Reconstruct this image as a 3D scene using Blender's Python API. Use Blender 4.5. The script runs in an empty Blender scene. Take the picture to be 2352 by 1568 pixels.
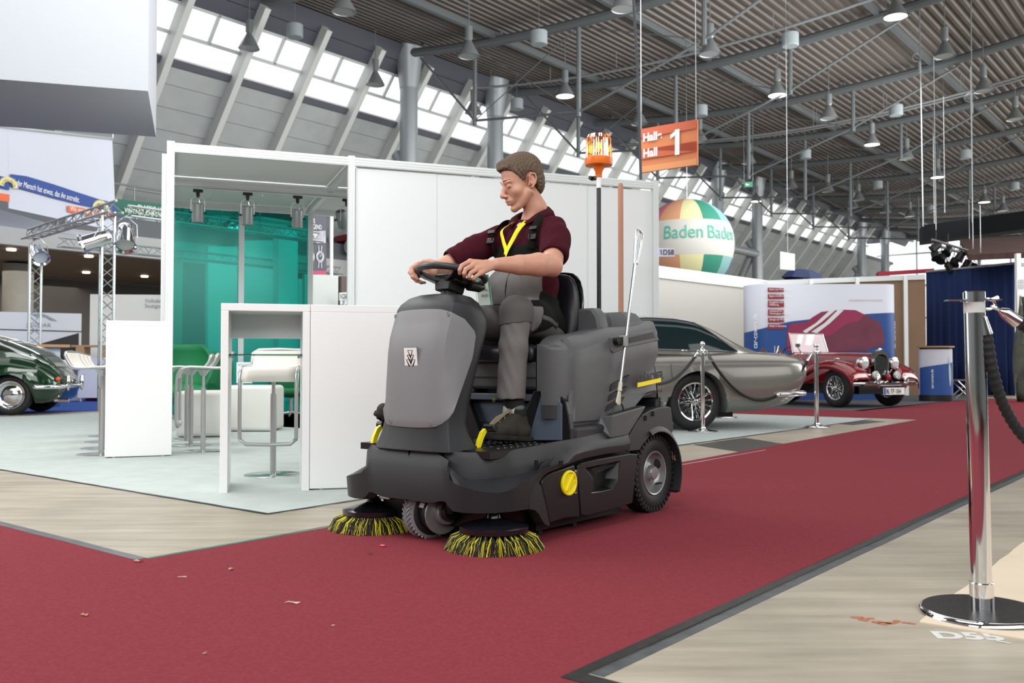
import bpy, bmesh, math, random
import numpy as np
from mathutils import Vector, Matrix
random.seed(7); np.random.seed(7)
S = bpy.context.scene
C = S.collection
PI = math.pi
# ---------------- camera ----------------
FPX = 2113.0; CAMH = .77; PIT = math.atan(56/2113.)
cam = bpy.data.cameras.new('camera'); camo = bpy.data.objects.new('camera', cam); C.objects.link(camo)
cam.sensor_width = 36; cam.lens = 36*FPX/2352
camo.location = (0, 0, CAMH); camo.rotation_euler = (PI/2+PIT, 0, 0)
cam.clip_start = .05; cam.clip_end = 400
cam.dof.use_dof = True; cam.dof.focus_distance = 4.6; cam.dof.aperture_fstop = 4.5
S.camera = camo
# ---------------- world, lights, exposure ----------------
w = bpy.data.worlds.new('world'); S.world = w; w.use_nodes = True
w.node_tree.nodes['Background'].inputs[0].default_value = (.96, .985, 1, 1)
w.node_tree.nodes['Background'].inputs[1].default_value = 2.2
S.view_settings.view_transform = 'Standard'; S.view_settings.look = 'None'
S.view_settings.exposure = -0.58; S.view_settings.gamma = 1; S.view_settings.use_curve_mapping = False
def area(name, loc, target, sx, sy, power, col=(1, 1, 1)):
    l = bpy.data.lights.new(name, 'AREA'); l.shape = 'RECTANGLE'; l.size = sx; l.size_y = sy; l.energy = power; l.color = col
    o = bpy.data.objects.new(name, l); C.objects.link(o); o.location = loc
    o.rotation_euler = (Vector(target)-Vector(loc)).to_track_quat('-Z', 'Y').to_euler(); return o
# added overhead softboxes and hall fill; strobes and gallery downlights stand among them
area('overhead_softbox', (-1.8, 1.8, 7.0), (-.2, 5, .4), 4.5, 3, 480, (1, .99, .97))  # added softbox above the sweeper for its upward faces
area('overhead_softbox', (-4.5, 8.0, 6.5), (-.2, 4.6, 1.0), 4, 2, 260, (1, 1, 1))  # added rim softbox, high behind the sweeper on the left
area('photo_lamp', (-3.5, -2.5, 2.6), (-.3, 4.6, .9), 2.2, 1.8, 90, (1, .98, .96))
area('photo_lamp', (-5.6, 4.6, 3.1), (-.5, 4.5, .8), 1.8, 1.4, 170, (1, .99, .97))
area('gallery_light', (-17, 27, 4.0), (-17, 27, 0), 5, 22, 900, (1, .86, .72))
area('hall_fill', (36, 34, 6.5), (3, 62, 9), 60, 7, 13000, (1, .99, .97))  # fill added inside the hall to brighten its far part
area('hall_fill', (6, 20, 8), (-15, 37, 5), 46, 4, 5000, (.98, 1, 1))  # added fill that lifts the window wall panels
area('hall_fill', (-7, 6, 6.5), (-17, 22, 4), 8, 4, 130, (.98, 1, 1))  # weak added fill for the left background
area('hall_fill', (14, 5, 4.5), (1, 9, .8), 6, 4, 220, (1, .99, .97))  # added fill from the right side
area('hall_fill', (2, -7, 7), (-14, 26, 9), 18, 7, 2200, (.97, 1, 1))  # added fill from behind the camera towards the window wall
area('ceiling_fill', (6, 16, 10.5), (5, 17, 0), 16, 12, 1200, (1, .98, .95))  # added fill under the ceiling, right of the sweeper
area('ceiling_fill', (-8, 14, 10.5), (-7, 14, 0), 12, 12, 900, (.98, 1, 1))  # added fill under the ceiling, left part of the hall
# ---------------- geometry of the place ----------------
U = (.629, .777); V = (.777, -.629)          # hall directions: along the aisle / across it
AU = math.atan2(-.629, .777)                 # rotation that turns local x into V and local y into U
cpi, spi = math.cos(PIT), math.sin(PIT)
def ray(px, py):
    x = (px-1176)/FPX; y = (784-py)/FPX
    return (x, cpi-y*spi, y*cpi+spi)
def proj(X, Y, Z):
    Z -= CAMH; d = Y*cpi+Z*spi; v = -Y*spi+Z*cpi
    return (1176+FPX*X/d, 784-FPX*v/d)
def atz(px, py, z=0.):
    r = ray(px, py); t = (z-CAMH)/r[2]; return Vector((r[0]*t, r[1]*t, z))
def aty(px, py, Y):
    r = ray(px, py); t = Y/r[1]; return Vector((r[0]*t, Y, CAMH+r[2]*t))
def atw(px, py, wv):                          # on the vertical plane at lateral distance wv from the camera
    r = ray(px, py); t = wv/(r[0]*V[0]+r[1]*V[1]); return Vector((r[0]*t, r[1]*t, CAMH+r[2]*t))
def H(wv, s, h): return Vector((U[0]*s+V[0]*wv, U[1]*s+V[1]*wv, h))   # hall coordinates -> world
O = (-.368, 4.14)                             # sweeper origin on the floor
def M(v, u, h): return Vector((O[0]+U[0]*u+V[0]*v, O[1]+U[1]*u+V[1]*v, h))
def w2m(p):
    a, b = p[0]-O[0], p[1]-O[1]; return Vector((a*V[0]+b*V[1], a*U[0]+b*U[1], p[2]))
def mv(px, py, v):                            # pixel -> sweeper-local point on plane v
    r = ray(px, py); k = O[0]*V[0]+O[1]*V[1]+v; t = k/(r[0]*V[0]+r[1]*V[1]); return w2m((r[0]*t, r[1]*t, CAMH+r[2]*t))
def mu(px, py, u):
    r = ray(px, py); k = O[0]*U[0]+O[1]*U[1]+u; t = k/(r[0]*U[0]+r[1]*U[1]); return w2m((r[0]*t, r[1]*t, CAMH+r[2]*t))
# ---------------- materials ----------------
def lin(c):
    if isinstance(c, str):
        c = [int(c[i:i+2], 16)/255 for i in (0, 2, 4)]
        c = [x/12.92 if x <= .04045 else ((x+.055)/1.055)**2.4 for x in c]
    return (*c[:3], 1)
MT = {}
def mat(name, col, rough=.5, metal=0., bump=0., bscale=200., var=0., vscale=5., coat=0., spec=.5, emit=0., trans=0., alpha=1., ior=1.45, sheen=0., stretch=None, col2=None, sss=0.):
    if name in MT: return MT[name]
    m = bpy.data.materials.new(name); m.use_nodes = True; nt = m.node_tree; n = nt.nodes; b = n['Principled BSDF']
    c = lin(col); b.inputs['Base Color'].default_value = c
    b.inputs['Roughness'].default_value = rough; b.inputs['Metallic'].default_value = metal
    b.inputs['Specular IOR Level'].default_value = spec; b.inputs['IOR'].default_value = ior
    b.inputs['Coat Weight'].default_value = coat; b.inputs['Coat Roughness'].default_value = .05
    b.inputs['Transmission Weight'].default_value = trans; b.inputs['Alpha'].default_value = alpha
    if sheen: b.inputs['Sheen Weight'].default_value = sheen
    if sss:
        b.inputs['Subsurface Weight'].default_value = sss; b.inputs['Subsurface Scale'].default_value = .01
    if emit: b.inputs['Emission Color'].default_value = c; b.inputs['Emission Strength'].default_value = emit
    if var or bump:
        tc = n.new('ShaderNodeTexCoord'); mp = n.new('ShaderNodeMapping'); nt.links.new(tc.outputs['Object'], mp.inputs[0])
        if stretch: mp.inputs['Scale'].default_value = stretch
    if var:
        t = n.new('ShaderNodeTexNoise'); t.inputs['Scale'].default_value = vscale; t.inputs['Detail'].default_value = 6
        nt.links.new(mp.outputs[0], t.inputs['Vector'])
        r = n.new('ShaderNodeMix'); r.data_type = 'RGBA'
        c2 = lin(col2) if col2 else tuple(x*(1-var) for x in c[:3])+(1,)
        c1 = c if col2 else tuple(min(1, x*(1+var)) for x in c[:3])+(1,)
        r.inputs[6].default_value = c2; r.inputs[7].default_value = c1
        rp = n.new('ShaderNodeMapRange'); rp.inputs[1].default_value = .3; rp.inputs[2].default_value = .7
        nt.links.new(t.outputs['Fac'], rp.inputs[0]); nt.links.new(rp.outputs[0], r.inputs[0]); nt.links.new(r.outputs[2], b.inputs['Base Color'])
    if bump:
        t = n.new('ShaderNodeTexNoise'); t.inputs['Scale'].default_value = bscale; t.inputs['Detail'].default_value = 3
        nt.links.new(mp.outputs[0], t.inputs['Vector'])
        k = n.new('ShaderNodeBump'); k.inputs['Strength'].default_value = bump; k.inputs['Distance'].default_value = .002
        nt.links.new(t.outputs['Fac'], k.inputs['Height']); nt.links.new(k.outputs[0], b.inputs['Normal'])
    MT[name] = m; return m
def glassmat(name, col, clear=.8, rough=.05):
    if name in MT: return MT[name]
    m = bpy.data.materials.new(name); m.use_nodes = True; nt = m.node_tree; n = nt.nodes; n.remove(n['Principled BSDF'])
    a = n.new('ShaderNodeBsdfTransparent'); a.inputs[0].default_value = lin(col)
    g = n.new('ShaderNodeBsdfGlossy'); g.inputs[1].default_value = rough; g.inputs[0].default_value = (1, 1, 1, 1)
    x = n.new('ShaderNodeMixShader'); x.inputs[0].default_value = 1-clear
    nt.links.new(a.outputs[0], x.inputs[1]); nt.links.new(g.outputs[0], x.inputs[2]); nt.links.new(x.outputs[0], n['Material Output'].inputs[0])
    MT[name] = m; return m
# ---------------- mesh builder ----------------
def rotz(a): return Matrix.Rotation(a, 3, 'Z')
def align(d):
    return Vector(d).normalized().to_track_quat('Z', 'Y').to_matrix()
class MB:
    def __init__(s): s.v = []; s.f = []; s.m = []; s.mi = 0
    def mat(s, i): s.mi = i; return s
    def add(s, vs, fs, mi=None):
        o = len(s.v); s.v += [tuple(p) for p in vs]
        for f in fs: s.f.append([i+o for i in f]); s.m.append(s.mi if mi is None else mi)
        return s
    def box(s, c, d, R=None, mi=None):
        x, y, z = d[0]/2, d[1]/2, d[2]/2; c = Vector(c)
        vs = [Vector(p) for p in ((-x, -y, -z), (x, -y, -z), (x, y, -z), (-x, y, -z), (-x, -y, z), (x, -y, z), (x, y, z), (-x, y, z))]
        if R is not None: vs = [R @ p for p in vs]
        return s.add([c+p for p in vs], [(0, 3, 2, 1), (4, 5, 6, 7), (0, 1, 5, 4), (1, 2, 6, 5), (2, 3, 7, 6), (3, 0, 4, 7)], mi)
    def bb(s, a, b, mi=None):
        return s.box([(a[i]+b[i])/2 for i in range(3)], [abs(b[i]-a[i]) for i in range(3)], None, mi)
    def loft(s, rings, close=True, caps=(True, True), mi=None):
        n = len(rings[0]); vs = [p for r in rings for p in r]; fs = []
        for i in range(len(rings)-1):
            for j in range(n if close else n-1):
                k = (j+1) % n; fs.append((i*n+j, i*n+k, (i+1)*n+k, (i+1)*n+j))
        if caps[0]: fs.append(tuple(range(n))[::-1])
        if caps[1]: fs.append(tuple((len(rings)-1)*n+j for j in range(n)))
        return s.add(vs, fs, mi)
    def tube(s, pts, r, n=10, closed=False, mi=None, caps=True, sy=1.):
        P = [Vector(p) for p in pts]; N = len(P); rr = r if isinstance(r, (list, tuple)) else [r]*N
        T = []
        for i in range(N):
            if closed: d = P[(i+1) % N]-P[i-1]
            else: d = P[min(i+1, N-1)]-P[max(i-1, 0)]
            T.append(d.normalized())
        a = Vector((0, 0, 1)) if abs(T[0].z) < .9 else Vector((1, 0, 0))
        nrm = (a-T[0]*a.dot(T[0])).normalized(); rings = []
        for i in range(N):
            nrm = (nrm-T[i]*nrm.dot(T[i])).normalized(); b = T[i].cross(nrm)
            rings.append([P[i]+(nrm*math.cos(2*PI*j/n)*sy+b*math.sin(2*PI*j/n))*rr[i] for j in range(n)])
        if closed:
            return s.loft(rings+[rings[0]], True, (False, False), mi)
        return s.loft(rings, True, (caps, caps), mi)
    def lathe(s, prof, c=(0, 0, 0), d=(0, 0, 1), n=24, mi=None, sx=1., sy=1., caps=True):
        R = align(d); c = Vector(c)
        rings = [[c+R @ Vector((r*sx*math.cos(2*PI*j/n), r*sy*math.sin(2*PI*j/n), z)) for j in range(n)] for r, z in prof]
        return s.loft(rings, True, (caps, caps), mi)
    def cyl(s, a, b, r, n=12, mi=None): return s.tube([a, b], r, n, mi=mi)
    def sphere(s, c, r, n=16, m=10, mi=None, R=None):
        c = Vector(c); r = r if isinstance(r, (list, tuple)) else (r, r, r); rings = []
        for i in range(1, m):
            t = PI*i/m; ring = [Vector((r[0]*math.sin(t)*math.cos(2*PI*j/n), r[1]*math.sin(t)*math.sin(2*PI*j/n), -r[2]*math.cos(t))) for j in range(n)]
            rings.append([c+(R @ p if R is not None else p) for p in ring])
        bot = Vector((0, 0, -r[2])); top = Vector((0, 0, r[2]))
        if R is not None: bot = R @ bot; top = R @ top
        o = len(s.v); s.loft(rings, True, (False, False), mi)
        k = len(s.v); s.v += [tuple(c+bot), tuple(c+top)]; mm = s.mi if mi is None else mi
        for j in range(n):
            s.f.append([k, o+(j+1) % n, o+j]); s.m.append(mm)
            b = o+(m-2)*n; s.f.append([k+1, b+j, b+(j+1) % n]); s.m.append(mm)
        return s
    def prism(s, poly, a, b, fn, mi=None):
        r0 = [fn(p[0], p[1], a) for p in poly]; r1 = [fn(p[0], p[1], b) for p in poly]
        return s.loft([r0, r1], True, (True, True), mi)
    def grid(s, rows, mi=None, closed=False):
        return s.loft(rows, closed, (False, False), mi)
    def mirror(s, ax=0):
        n = len(s.v); s.v += [tuple(-c if i == ax else c for i, c in enumerate(p)) for p in s.v[:n]]
        k = len(s.f)
        for i in range(k): s.f.append([j+n for j in s.f[i]][::-1]); s.m.append(s.m[i])
        return s
    def build(s, name, mats, parent=None, smooth=35, bevel=0., seg=2, sub=0, solid=0., weld=False, loc=None, rz=None, noback=False):
        me = bpy.data.meshes.new(name); me.from_pydata(s.v, [], s.f)
        if not isinstance(mats, (list, tuple)): mats = [mats]
        for m in mats: me.materials.append(m)
        me.polygons.foreach_set('material_index', s.m)
        bm = bmesh.new(); bm.from_mesh(me)
        if weld: bmesh.ops.remove_doubles(bm, verts=bm.verts, dist=weld if weld is not True else 1e-5)
        if not noback: bmesh.ops.recalc_face_normals(bm, faces=bm.faces)
        bm.to_mesh(me); bm.free()
        if smooth:
            me.shade_smooth()
            if smooth < 180: me.set_sharp_from_angle(angle=math.radians(smooth))
        o = bpy.data.objects.new(name, me); C.objects.link(o)
        if parent: o.parent = parent
        if loc is not None: o.location = loc
        if rz is not None: o.rotation_euler = (0, 0, rz)
        if solid: k = o.modifiers.new('thick', 'SOLIDIFY'); k.thickness = abs(solid); k.offset = -1 if solid > 0 else 1
        if bevel:
            k = o.modifiers.new('edge', 'BEVEL'); k.width = bevel; k.segments = seg; k.limit_method = 'ANGLE'; k.angle_limit = math.radians(32); k.harden_normals = False
        if sub: k = o.modifiers.new('smooth', 'SUBSURF'); k.levels = sub; k.render_levels = sub
        return o
def tag(o, label, cat=None, group=None, kind=None):
    if label: o['label'] = label
    if cat: o['category'] = cat
    if group: o['group'] = group
    if kind: o['kind'] = kind
    return o
def empty(name, loc, rz=0, label=None, cat=None, group=None):
    o = bpy.data.objects.new(name, None); o.empty_display_size = .1; C.objects.link(o); o.location = loc; o.rotation_euler = (0, 0, rz)
    return tag(o, label, cat, group)
def struct(o): o['kind'] = 'structure'; return o
def kids(o): return [c for c in bpy.data.objects if c.parent == o]
def dup(o, loc=None, rz=None, label=None, parent=None, group=None):
    c = o.copy(); C.objects.link(c)
    if parent: c.parent = parent
    if loc is not None: c.location = loc
    if rz is not None: c.rotation_euler = (0, 0, rz)
    if label: c['label'] = label
    if group: c['group'] = group
    for k in kids(o): dup(k, parent=c)
    return c
def text(name, body, size, mats, parent=None, M4=None, ext=.0, sx=1., bold=0., al='LEFT', sp=1., fit=0.):
    cu = bpy.data.curves.new(name, 'FONT'); cu.body = body; cu.size = size; cu.align_x = al; cu.extrude = ext; cu.offset = bold; cu.space_character = sp
    cu.space_line = .9
    t = bpy.data.objects.new(name, cu); C.objects.link(t); bpy.context.view_layer.update()
    me = bpy.data.meshes.new_from_object(t.evaluated_get(bpy.context.evaluated_depsgraph_get()))
    bpy.data.objects.remove(t); me.materials.clear(); me.materials.append(mats)
    if fit:
        xs_ = [v.co.x for v in me.vertices]; sx = fit/(max(xs_)-min(xs_))
    if sx != 1: me.transform(Matrix.Diagonal((sx, 1, 1, 1)))
    if M4 is not None: me.transform(M4)
    o = bpy.data.objects.new(name, me); C.objects.link(o)
    if parent: o.parent = parent
    return o
def frame(o, x, y):                            # matrix placing text: origin o, x = reading direction, y = up direction
    x = Vector(x).normalized(); y = Vector(y); y = (y-x*y.dot(x)).normalized(); z = x.cross(y)
    m = Matrix.Identity(4)
    for i in range(3): m[i][0] = x[i]; m[i][1] = y[i]; m[i][2] = z[i]; m[i][3] = o[i]
    return m
def plate(name, polys, fn, depth, mats, parent=None, bevel=0., smooth=35):   # flat plate with holes: polys[0] outline, others holes
    cu = bpy.data.curves.new(name, 'CURVE'); cu.dimensions = '2D'; cu.fill_mode = 'BOTH'; cu.extrude = depth/2
    for p in polys:
        sp_ = cu.splines.new('POLY'); sp_.points.add(len(p)-1); sp_.use_cyclic_u = True
        for i, q in enumerate(p): sp_.points[i].co = (q[0], q[1], 0, 1)
    t = bpy.data.objects.new(name, cu); C.objects.link(t); bpy.context.view_layer.update()
    me = bpy.data.meshes.new_from_object(t.evaluated_get(bpy.context.evaluated_depsgraph_get())); bpy.data.objects.remove(t)
    for v in me.vertices: v.co = fn(v.co.x, v.co.y, v.co.z)
    bm = bmesh.new(); bm.from_mesh(me); bmesh.ops.remove_doubles(bm, verts=bm.verts, dist=1e-5)
    bmesh.ops.dissolve_limit(bm, angle_limit=.02, verts=bm.verts, edges=bm.edges)
    bmesh.ops.recalc_face_normals(bm, faces=bm.faces); bm.to_mesh(me); bm.free()
    me.materials.clear(); me.materials.append(mats)
    me.shade_smooth(); me.set_sharp_from_angle(angle=math.radians(smooth))
    o = bpy.data.objects.new(name, me); C.objects.link(o)
    if parent: o.parent = parent
    if bevel:
        k = o.modifiers.new('edge', 'BEVEL'); k.width = bevel; k.segments = 2; k.limit_method = 'ANGLE'; k.angle_limit = math.radians(40)
    return o
def spline(P, n=8, closed=False):
    P = [Vector(p) for p in P]; N = len(P); out = []
    for i in range(N if closed else N-1):
        if closed: a, b, c, d = P[i-1], P[i], P[(i+1) % N], P[(i+2) % N]
        else: a, b, c, d = P[max(i-1, 0)], P[i], P[i+1], P[min(i+2, N-1)]
        for k in range(n):
            t = k/n; out.append(.5*((2*b)+(c-a)*t+(2*a-5*b+4*c-d)*t*t+(-a+3*b-3*c+d)*t**3))
    if not closed: out.append(P[-1])
    return out
chrome = mat('chrome', 'e8e8ea', .06, 1.)
steel = mat('brushed_steel', 'b4b6b8', .3, 1.)
alu = mat('aluminium', 'c4cac9', .35, .6)
black = mat('black_plastic', '141416', .4)
blackrub = mat('black_rubber', '121213', .6)
white = mat('white_lacquer', 'eeeeee', .35)
# ================= the hall =================
def hallmb(): return MB()
conc = mat('concrete', 'a9a090', .42, var=.14, vscale=1.6, bump=.25, bscale=25, stretch=(1, .35, 1))
def concrete_nodes(m):
    nt = m.node_tree; n = nt.nodes; b = n['Principled BSDF']
    src = b.inputs['Base Color'].links[0].from_socket
    tc = n.new('ShaderNodeTexCoord'); mp = n.new('ShaderNodeMapping'); mp.inputs['Rotation'].default_value = (0, 0, -.95); mp.inputs['Scale'].default_value = (.5, 5, 1)
    nt.links.new(tc.outputs['Object'], mp.inputs[0])
    t = n.new('ShaderNodeTexNoise'); t.inputs['Scale'].default_value = 2.2; t.inputs['Detail'].default_value = 8; t.inputs['Roughness'].default_value = .65
    nt.links.new(mp.outputs[0], t.inputs['Vector'])
    r = n.new('ShaderNodeMapRange'); r.inputs[1].default_value = .35; r.inputs[2].default_value = .68; r.inputs[3].default_value = .72; r.inputs[4].default_value = 1.08
    nt.links.new(t.outputs['Fac'], r.inputs[0])
    x = n.new('ShaderNodeVectorMath'); x.operation = 'SCALE'; nt.links.new(src, x.inputs[0]); nt.links.new(r.outputs[0], x.inputs['Scale'])
    nt.links.new(x.outputs[0], b.inputs['Base Color'])
    b.inputs['Specular IOR Level'].default_value = .35
concrete_nodes(conc)
mb = MB(); mb.box((4, 30, -.1), (110, 150, .2)); struct(mb.build('floor', conc, smooth=0))

def slab(name, pts, m, h, z0=0., **k):         # flat sheet on the floor from world points
    mb = MB(); mb.loft([[(p[0], p[1], z0) for p in pts], [(p[0], p[1], z0+h) for p in pts]]); return mb.build(name, m, smooth=0, **k)
red = mat('red_carpet', '7c333b', .95, var=.13, vscale=90, bump=.5, bscale=500, spec=.1)
nt = red.node_tree
# aisle carpet: cross aisle s<1.94, main aisle, far cross aisle
T = .004
aisle = [H(-30, -4, 0), H(11.8, -4, 0), H(11.8, 1.90, 0), H(-1.35, 1.90, 0), H(-1.35, 20.2, 0), H(-1.35, 24, 0), H(-5.1, 24, 0), H(-5.4, 15.95, 0),
         H(-16, 16.2, 0), H(-16, 13.75, 0), H(-3.78, 13.9, 0), H(-3.45, 1.95, 0), H(-30, 1.95, 0)]
o = slab('red_carpet', aisle, red, T); tag(o, 'dark red carpet laid along the aisle under the sweeper', 'carpet')
dgrey = mat('anthracite_carpet', '56585c', .9, var=.12, vscale=60, spec=.08)
o = slab('grey_carpet', [H(-5.25, 15.96, 0), H(-16, 16.22, 0), H(-16, 34, 0), H(-5.1, 34, 0), H(-5.1, 24, 0)], dgrey, .004); tag(o, 'dark grey carpet under the red open vintage car', 'carpet')
lgrey = mat('light_grey_carpet', 'a9b2b1', .85, var=.08, vscale=8, bump=.2, bscale=300, spec=.2)
o = slab('grey_carpet', [H(-12, 13.5, 0), H(-4.32, 13.72, 0), H(-4.36, 7.2, 0), H(-12, 7.2, 0)], lgrey, .004); tag(o, 'light grey carpet under the silver car and the rope posts', 'carpet')
mintg = mat('stand_carpet', 'b3bcb9', .8, var=.06, vscale=6, bump=.2, bscale=300, spec=.25)
o = slab('grey_carpet', [H(-4.0, 2.93, 0), H(-14.6, 2.93, 0), H(-14.6, 6.1, 0), H(-14.9, 8, 0), H(-19.5, 14, 0), H(-4.1, 7.1, 0)], mintg, .004); tag(o, 'pale grey carpet of the white exhibition stand', 'carpet')
blue = mat('blue_carpet', '2c4c92', .9, var=.15, vscale=40, spec=.2)
o = slab('blue_carpet', [H(-15.2, 2.0, 0), H(-15.4, 8, 0), H(-19.9, 14, 0), H(-27, 17, 0), H(-27, 2.0, 0)], blue, .004); tag(o, 'royal blue carpet under the green rounded car', 'carpet')
beige = mat('beige_sheet', 'd6c6b0', .8, var=.04, vscale=5)
pts = [H(-.80, 2.93, 0)]
for i in range(40):
    s_ = 2.93+i*.14; pts.append(H(-.80+random.uniform(-.006, .006), s_+.02, 0))
pts += [H(2.5, 8.5, 0), H(2.5, 2.93, 0)]
for i in range(24): pts.append(H(2.5-i*.135, 2.93+random.uniform(-.003, .003), 0))
o = slab('beige_carpet', pts, beige, .004); tag(o, 'cream carpet sheet under the large chrome rope post', 'carpet')
# adhesive tapes
tapeg = mat('grey_tape', '4d5255', .3, var=.25, vscale=14, stretch=(1, 1, 1), bump=.6, bscale=60)
tapes = mat('silver_tape', 'a0a6a6', .3, var=.2, vscale=40, bump=.5, bscale=120)
tapek = mat('black_tape', '232425', .35, var=.3, vscale=30, bump=.5, bscale=60)
tapen = mat('green_tape', '2f6a58', .4, var=.2, vscale=20)
def strip(a, b, wd, m, label, z=.0042, nseg=30, wob=.003):
    a = Vector(a); b = Vector(b); d = (b-a).normalized(); n = Vector((-d.y, d.x, 0)); r0 = []; r1 = []
    for i in range(nseg+1):
        p = a.lerp(b, i/nseg); q = random.uniform(-wob, wob); k = random.uniform(-wob, wob)
        r0.append(p+n*(wd/2+q)); r1.append(p-n*(wd/2+k))
    pts = r0+r1[::-1]
    o = slab('adhesive_tape', pts, m, .0006, z); tag(o, label, 'tape'); return o
strip(H(-1.33, 1.86, 0), H(-1.33, 20, 0), .035, tapek, 'black tape along the right edge of the red aisle carpet')
strip(H(-1.29, 1.93, 0), H(-1.29, 20, 0), .045, tapeg, 'glossy grey tape beside the black one at the right carpet edge', z=.0005)
strip(H(-1.345, 1.88, 0), H(4, 1.88, 0), .06, tapek, 'black tape at the lower right corner of the red carpet', z=.0050)
strip(H(-3.46, 1.93, 0), H(-9, 1.93, 0), .05, tapeg, 'grey tape along the left cross aisle edge of the red carpet')
strip(H(-3.45, 1.95, 0), H(-3.45, 3.2, 0), .025, tapen, 'green tape on the carpet edge left of the sweeper')
strip(H(-3.45, 3.2, 0), H(-3.5, 8.0, 0), .02, tapes, 'silver tape on the aisle carpet edge behind the sweeper')
strip(H(-4.0, 2.93, 0), H(-9.5, 2.93, 0), .02, tapek, 'dark tape along the front edge of the stand carpet', nseg=60)
strip(H(-4.0, 2.93, 0), H(-4.07, 5, 0), .015, tapek, 'black tape on the short side of the stand carpet', z=.0048)
strip(H(-4.36, 7.25, 0), H(-4.33, 13.6, 0), .03, tapek, 'black tape along the light grey carpet behind the sweeper')
mb = MB(); q = [H(-3.62, 7.7, 0), H(-3.62, 8.75, 0), H(-4.28, 9.25, 0), H(-4.28, 8.1, 0)]
o = slab('floor_duct_cover', q, mat('duct', '3c3b38', .5, var=.15, vscale=20), .002); tag(o, 'dark metal duct cover in the concrete beside the aisle', 'duct cover')
o = slab('floor_duct_cover', [atz(1905, 972), atz(1985, 965), atz(2035, 968), atz(1960, 976)], mat('duct', '3c3b38'), .002); tag(o, 'small dark duct patch beside the far end of the grey carpet', 'duct cover')

# ---- ceiling: sagging corrugated deck on steel beams ----
D = 25.; EY = CAMH
def ceil_h(wv): return EY+.457*D+.205*(wv+.62*D)**2/D
deck = mat('deck', '645d59', .5, .3, var=.12, vscale=.6)
mb = MB(); s0, s1 = -14., 92.; rows = []; x = -25.4; p = .30
prof = []
while x < 12:
    for dx, dz in ((0, 0), (.11, 0), (.15, .08), (.26, .08)): prof.append((x+dx, dz))
    x += p
for s_ in np.linspace(s0, s1, 3): rows.append([H(a, s_, ceil_h(a)+b) for a, b in prof])
mb.grid(rows); mb.grid([[q+Vector((0, 0, .5)) for q in r] for r in rows]); struct(mb.build('ceiling', deck, smooth=0, noback=True))
beamm = mat('beam_paint', '6e7375', .4, .3)
lightsteel = mat('light_steel', '9a9fa1', .4, .4)
beams = [D*(.978+.2575*k) for k in range(-2, 11)]
for i, s_ in enumerate(beams):
    pts = [H(a, s_, ceil_h(a)-.28) for a in np.linspace(-25.2, 11, 28)]
    mb = MB(); mb.tube(pts, .17, 10)
    for a in np.linspace(-24, 2, 8): mb.cyl(H(a, s_, ceil_h(a)-.2), H(a, s_, ceil_h(a)+.02), .06, 6)
    o = mb.build('trim_%d' % (i+1), beamm); struct(o)
# purlin running along the aisle on top of the wall
k_ = len(beams)
for a, hh in ((-25.3, -.35), (-20.5, -.12), (-15.5, -.12), (-9.5, -.12)):
    k_ += 1; mb = MB(); mb.box(H(a, 50, ceil_h(a)+hh), (.16, 84, .22), rotz(AU)); struct(mb.build('trim_%d' % k_, beamm, smooth=0))
# tie trusses under the beams near the wall
for j, s_ in enumerate(beams[2:9]):
    mb = MB(); zl = EY+.40*D; top = lambda a: ceil_h(a)-.4
    ends = [(-24.2, 0), (-21.5, -2.5), (-17.0, -2.7), (-12.5, -1.4), (-8.5, 0)]
    P = [H(a, s_+(0 if q == 0 else .0), ceil_h(a)-.5+q) for a, q in ends]
    for a, b in zip(P, P[1:]): mb.cyl(a, b, .045, 8)
    for a, q in ends[1:-1]: mb.cyl(H(a, s_, ceil_h(a)-.5+q-.15), H(a, s_, ceil_h(a)-.3), .08, 8)
    mb.cyl(P[1], H(-17, s_, ceil_h(-17)-.4), .02, 6); mb.cyl(P[2], H(-21.5, s_, ceil_h(-21.5)-.4), .02, 6); mb.cyl(P[3], H(-17, s_, ceil_h(-17)-.4), .02, 6)
    o = mb.build('tie_truss', beamm); tag(o, 'grey steel tie rods with hanging posts under the ceiling beam, '+['left of the nearest column', 'at the nearest column', 'right of the nearest column', 'between hall sign and nearest column pair', 'behind the hall sign', 'at the middle column pair', 'beyond the middle column pair'][j], 'steel truss', 'tie trusses under the ceiling beams')
# light pipe runs hung below the deck
for s_, dz, r_, lb_ in ((beams[4]+2.3, .9, .05, 'lower left of a close pair above the hall sign'), (beams[4]+2.7, .9, .04, 'upper right of a close pair above the hall sign'), (beams[3]-2.6, .7, .05, 'the single one crossing nearest the camera')):
    mb = MB(); mb.tube([H(a, s_, ceil_h(a)-dz) for a in np.linspace(-25, 1, 20)], r_, 8)
    for a in np.linspace(-24, 0, 9): mb.cyl(H(a, s_, ceil_h(a)-dz), H(a, s_, ceil_h(a)), .012, 5)
    o = mb.build('ceiling_pipe', lightsteel); tag(o, 'pale pipe run below the ceiling, '+lb_, 'pipe', 'pipe runs under the ceiling')

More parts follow.
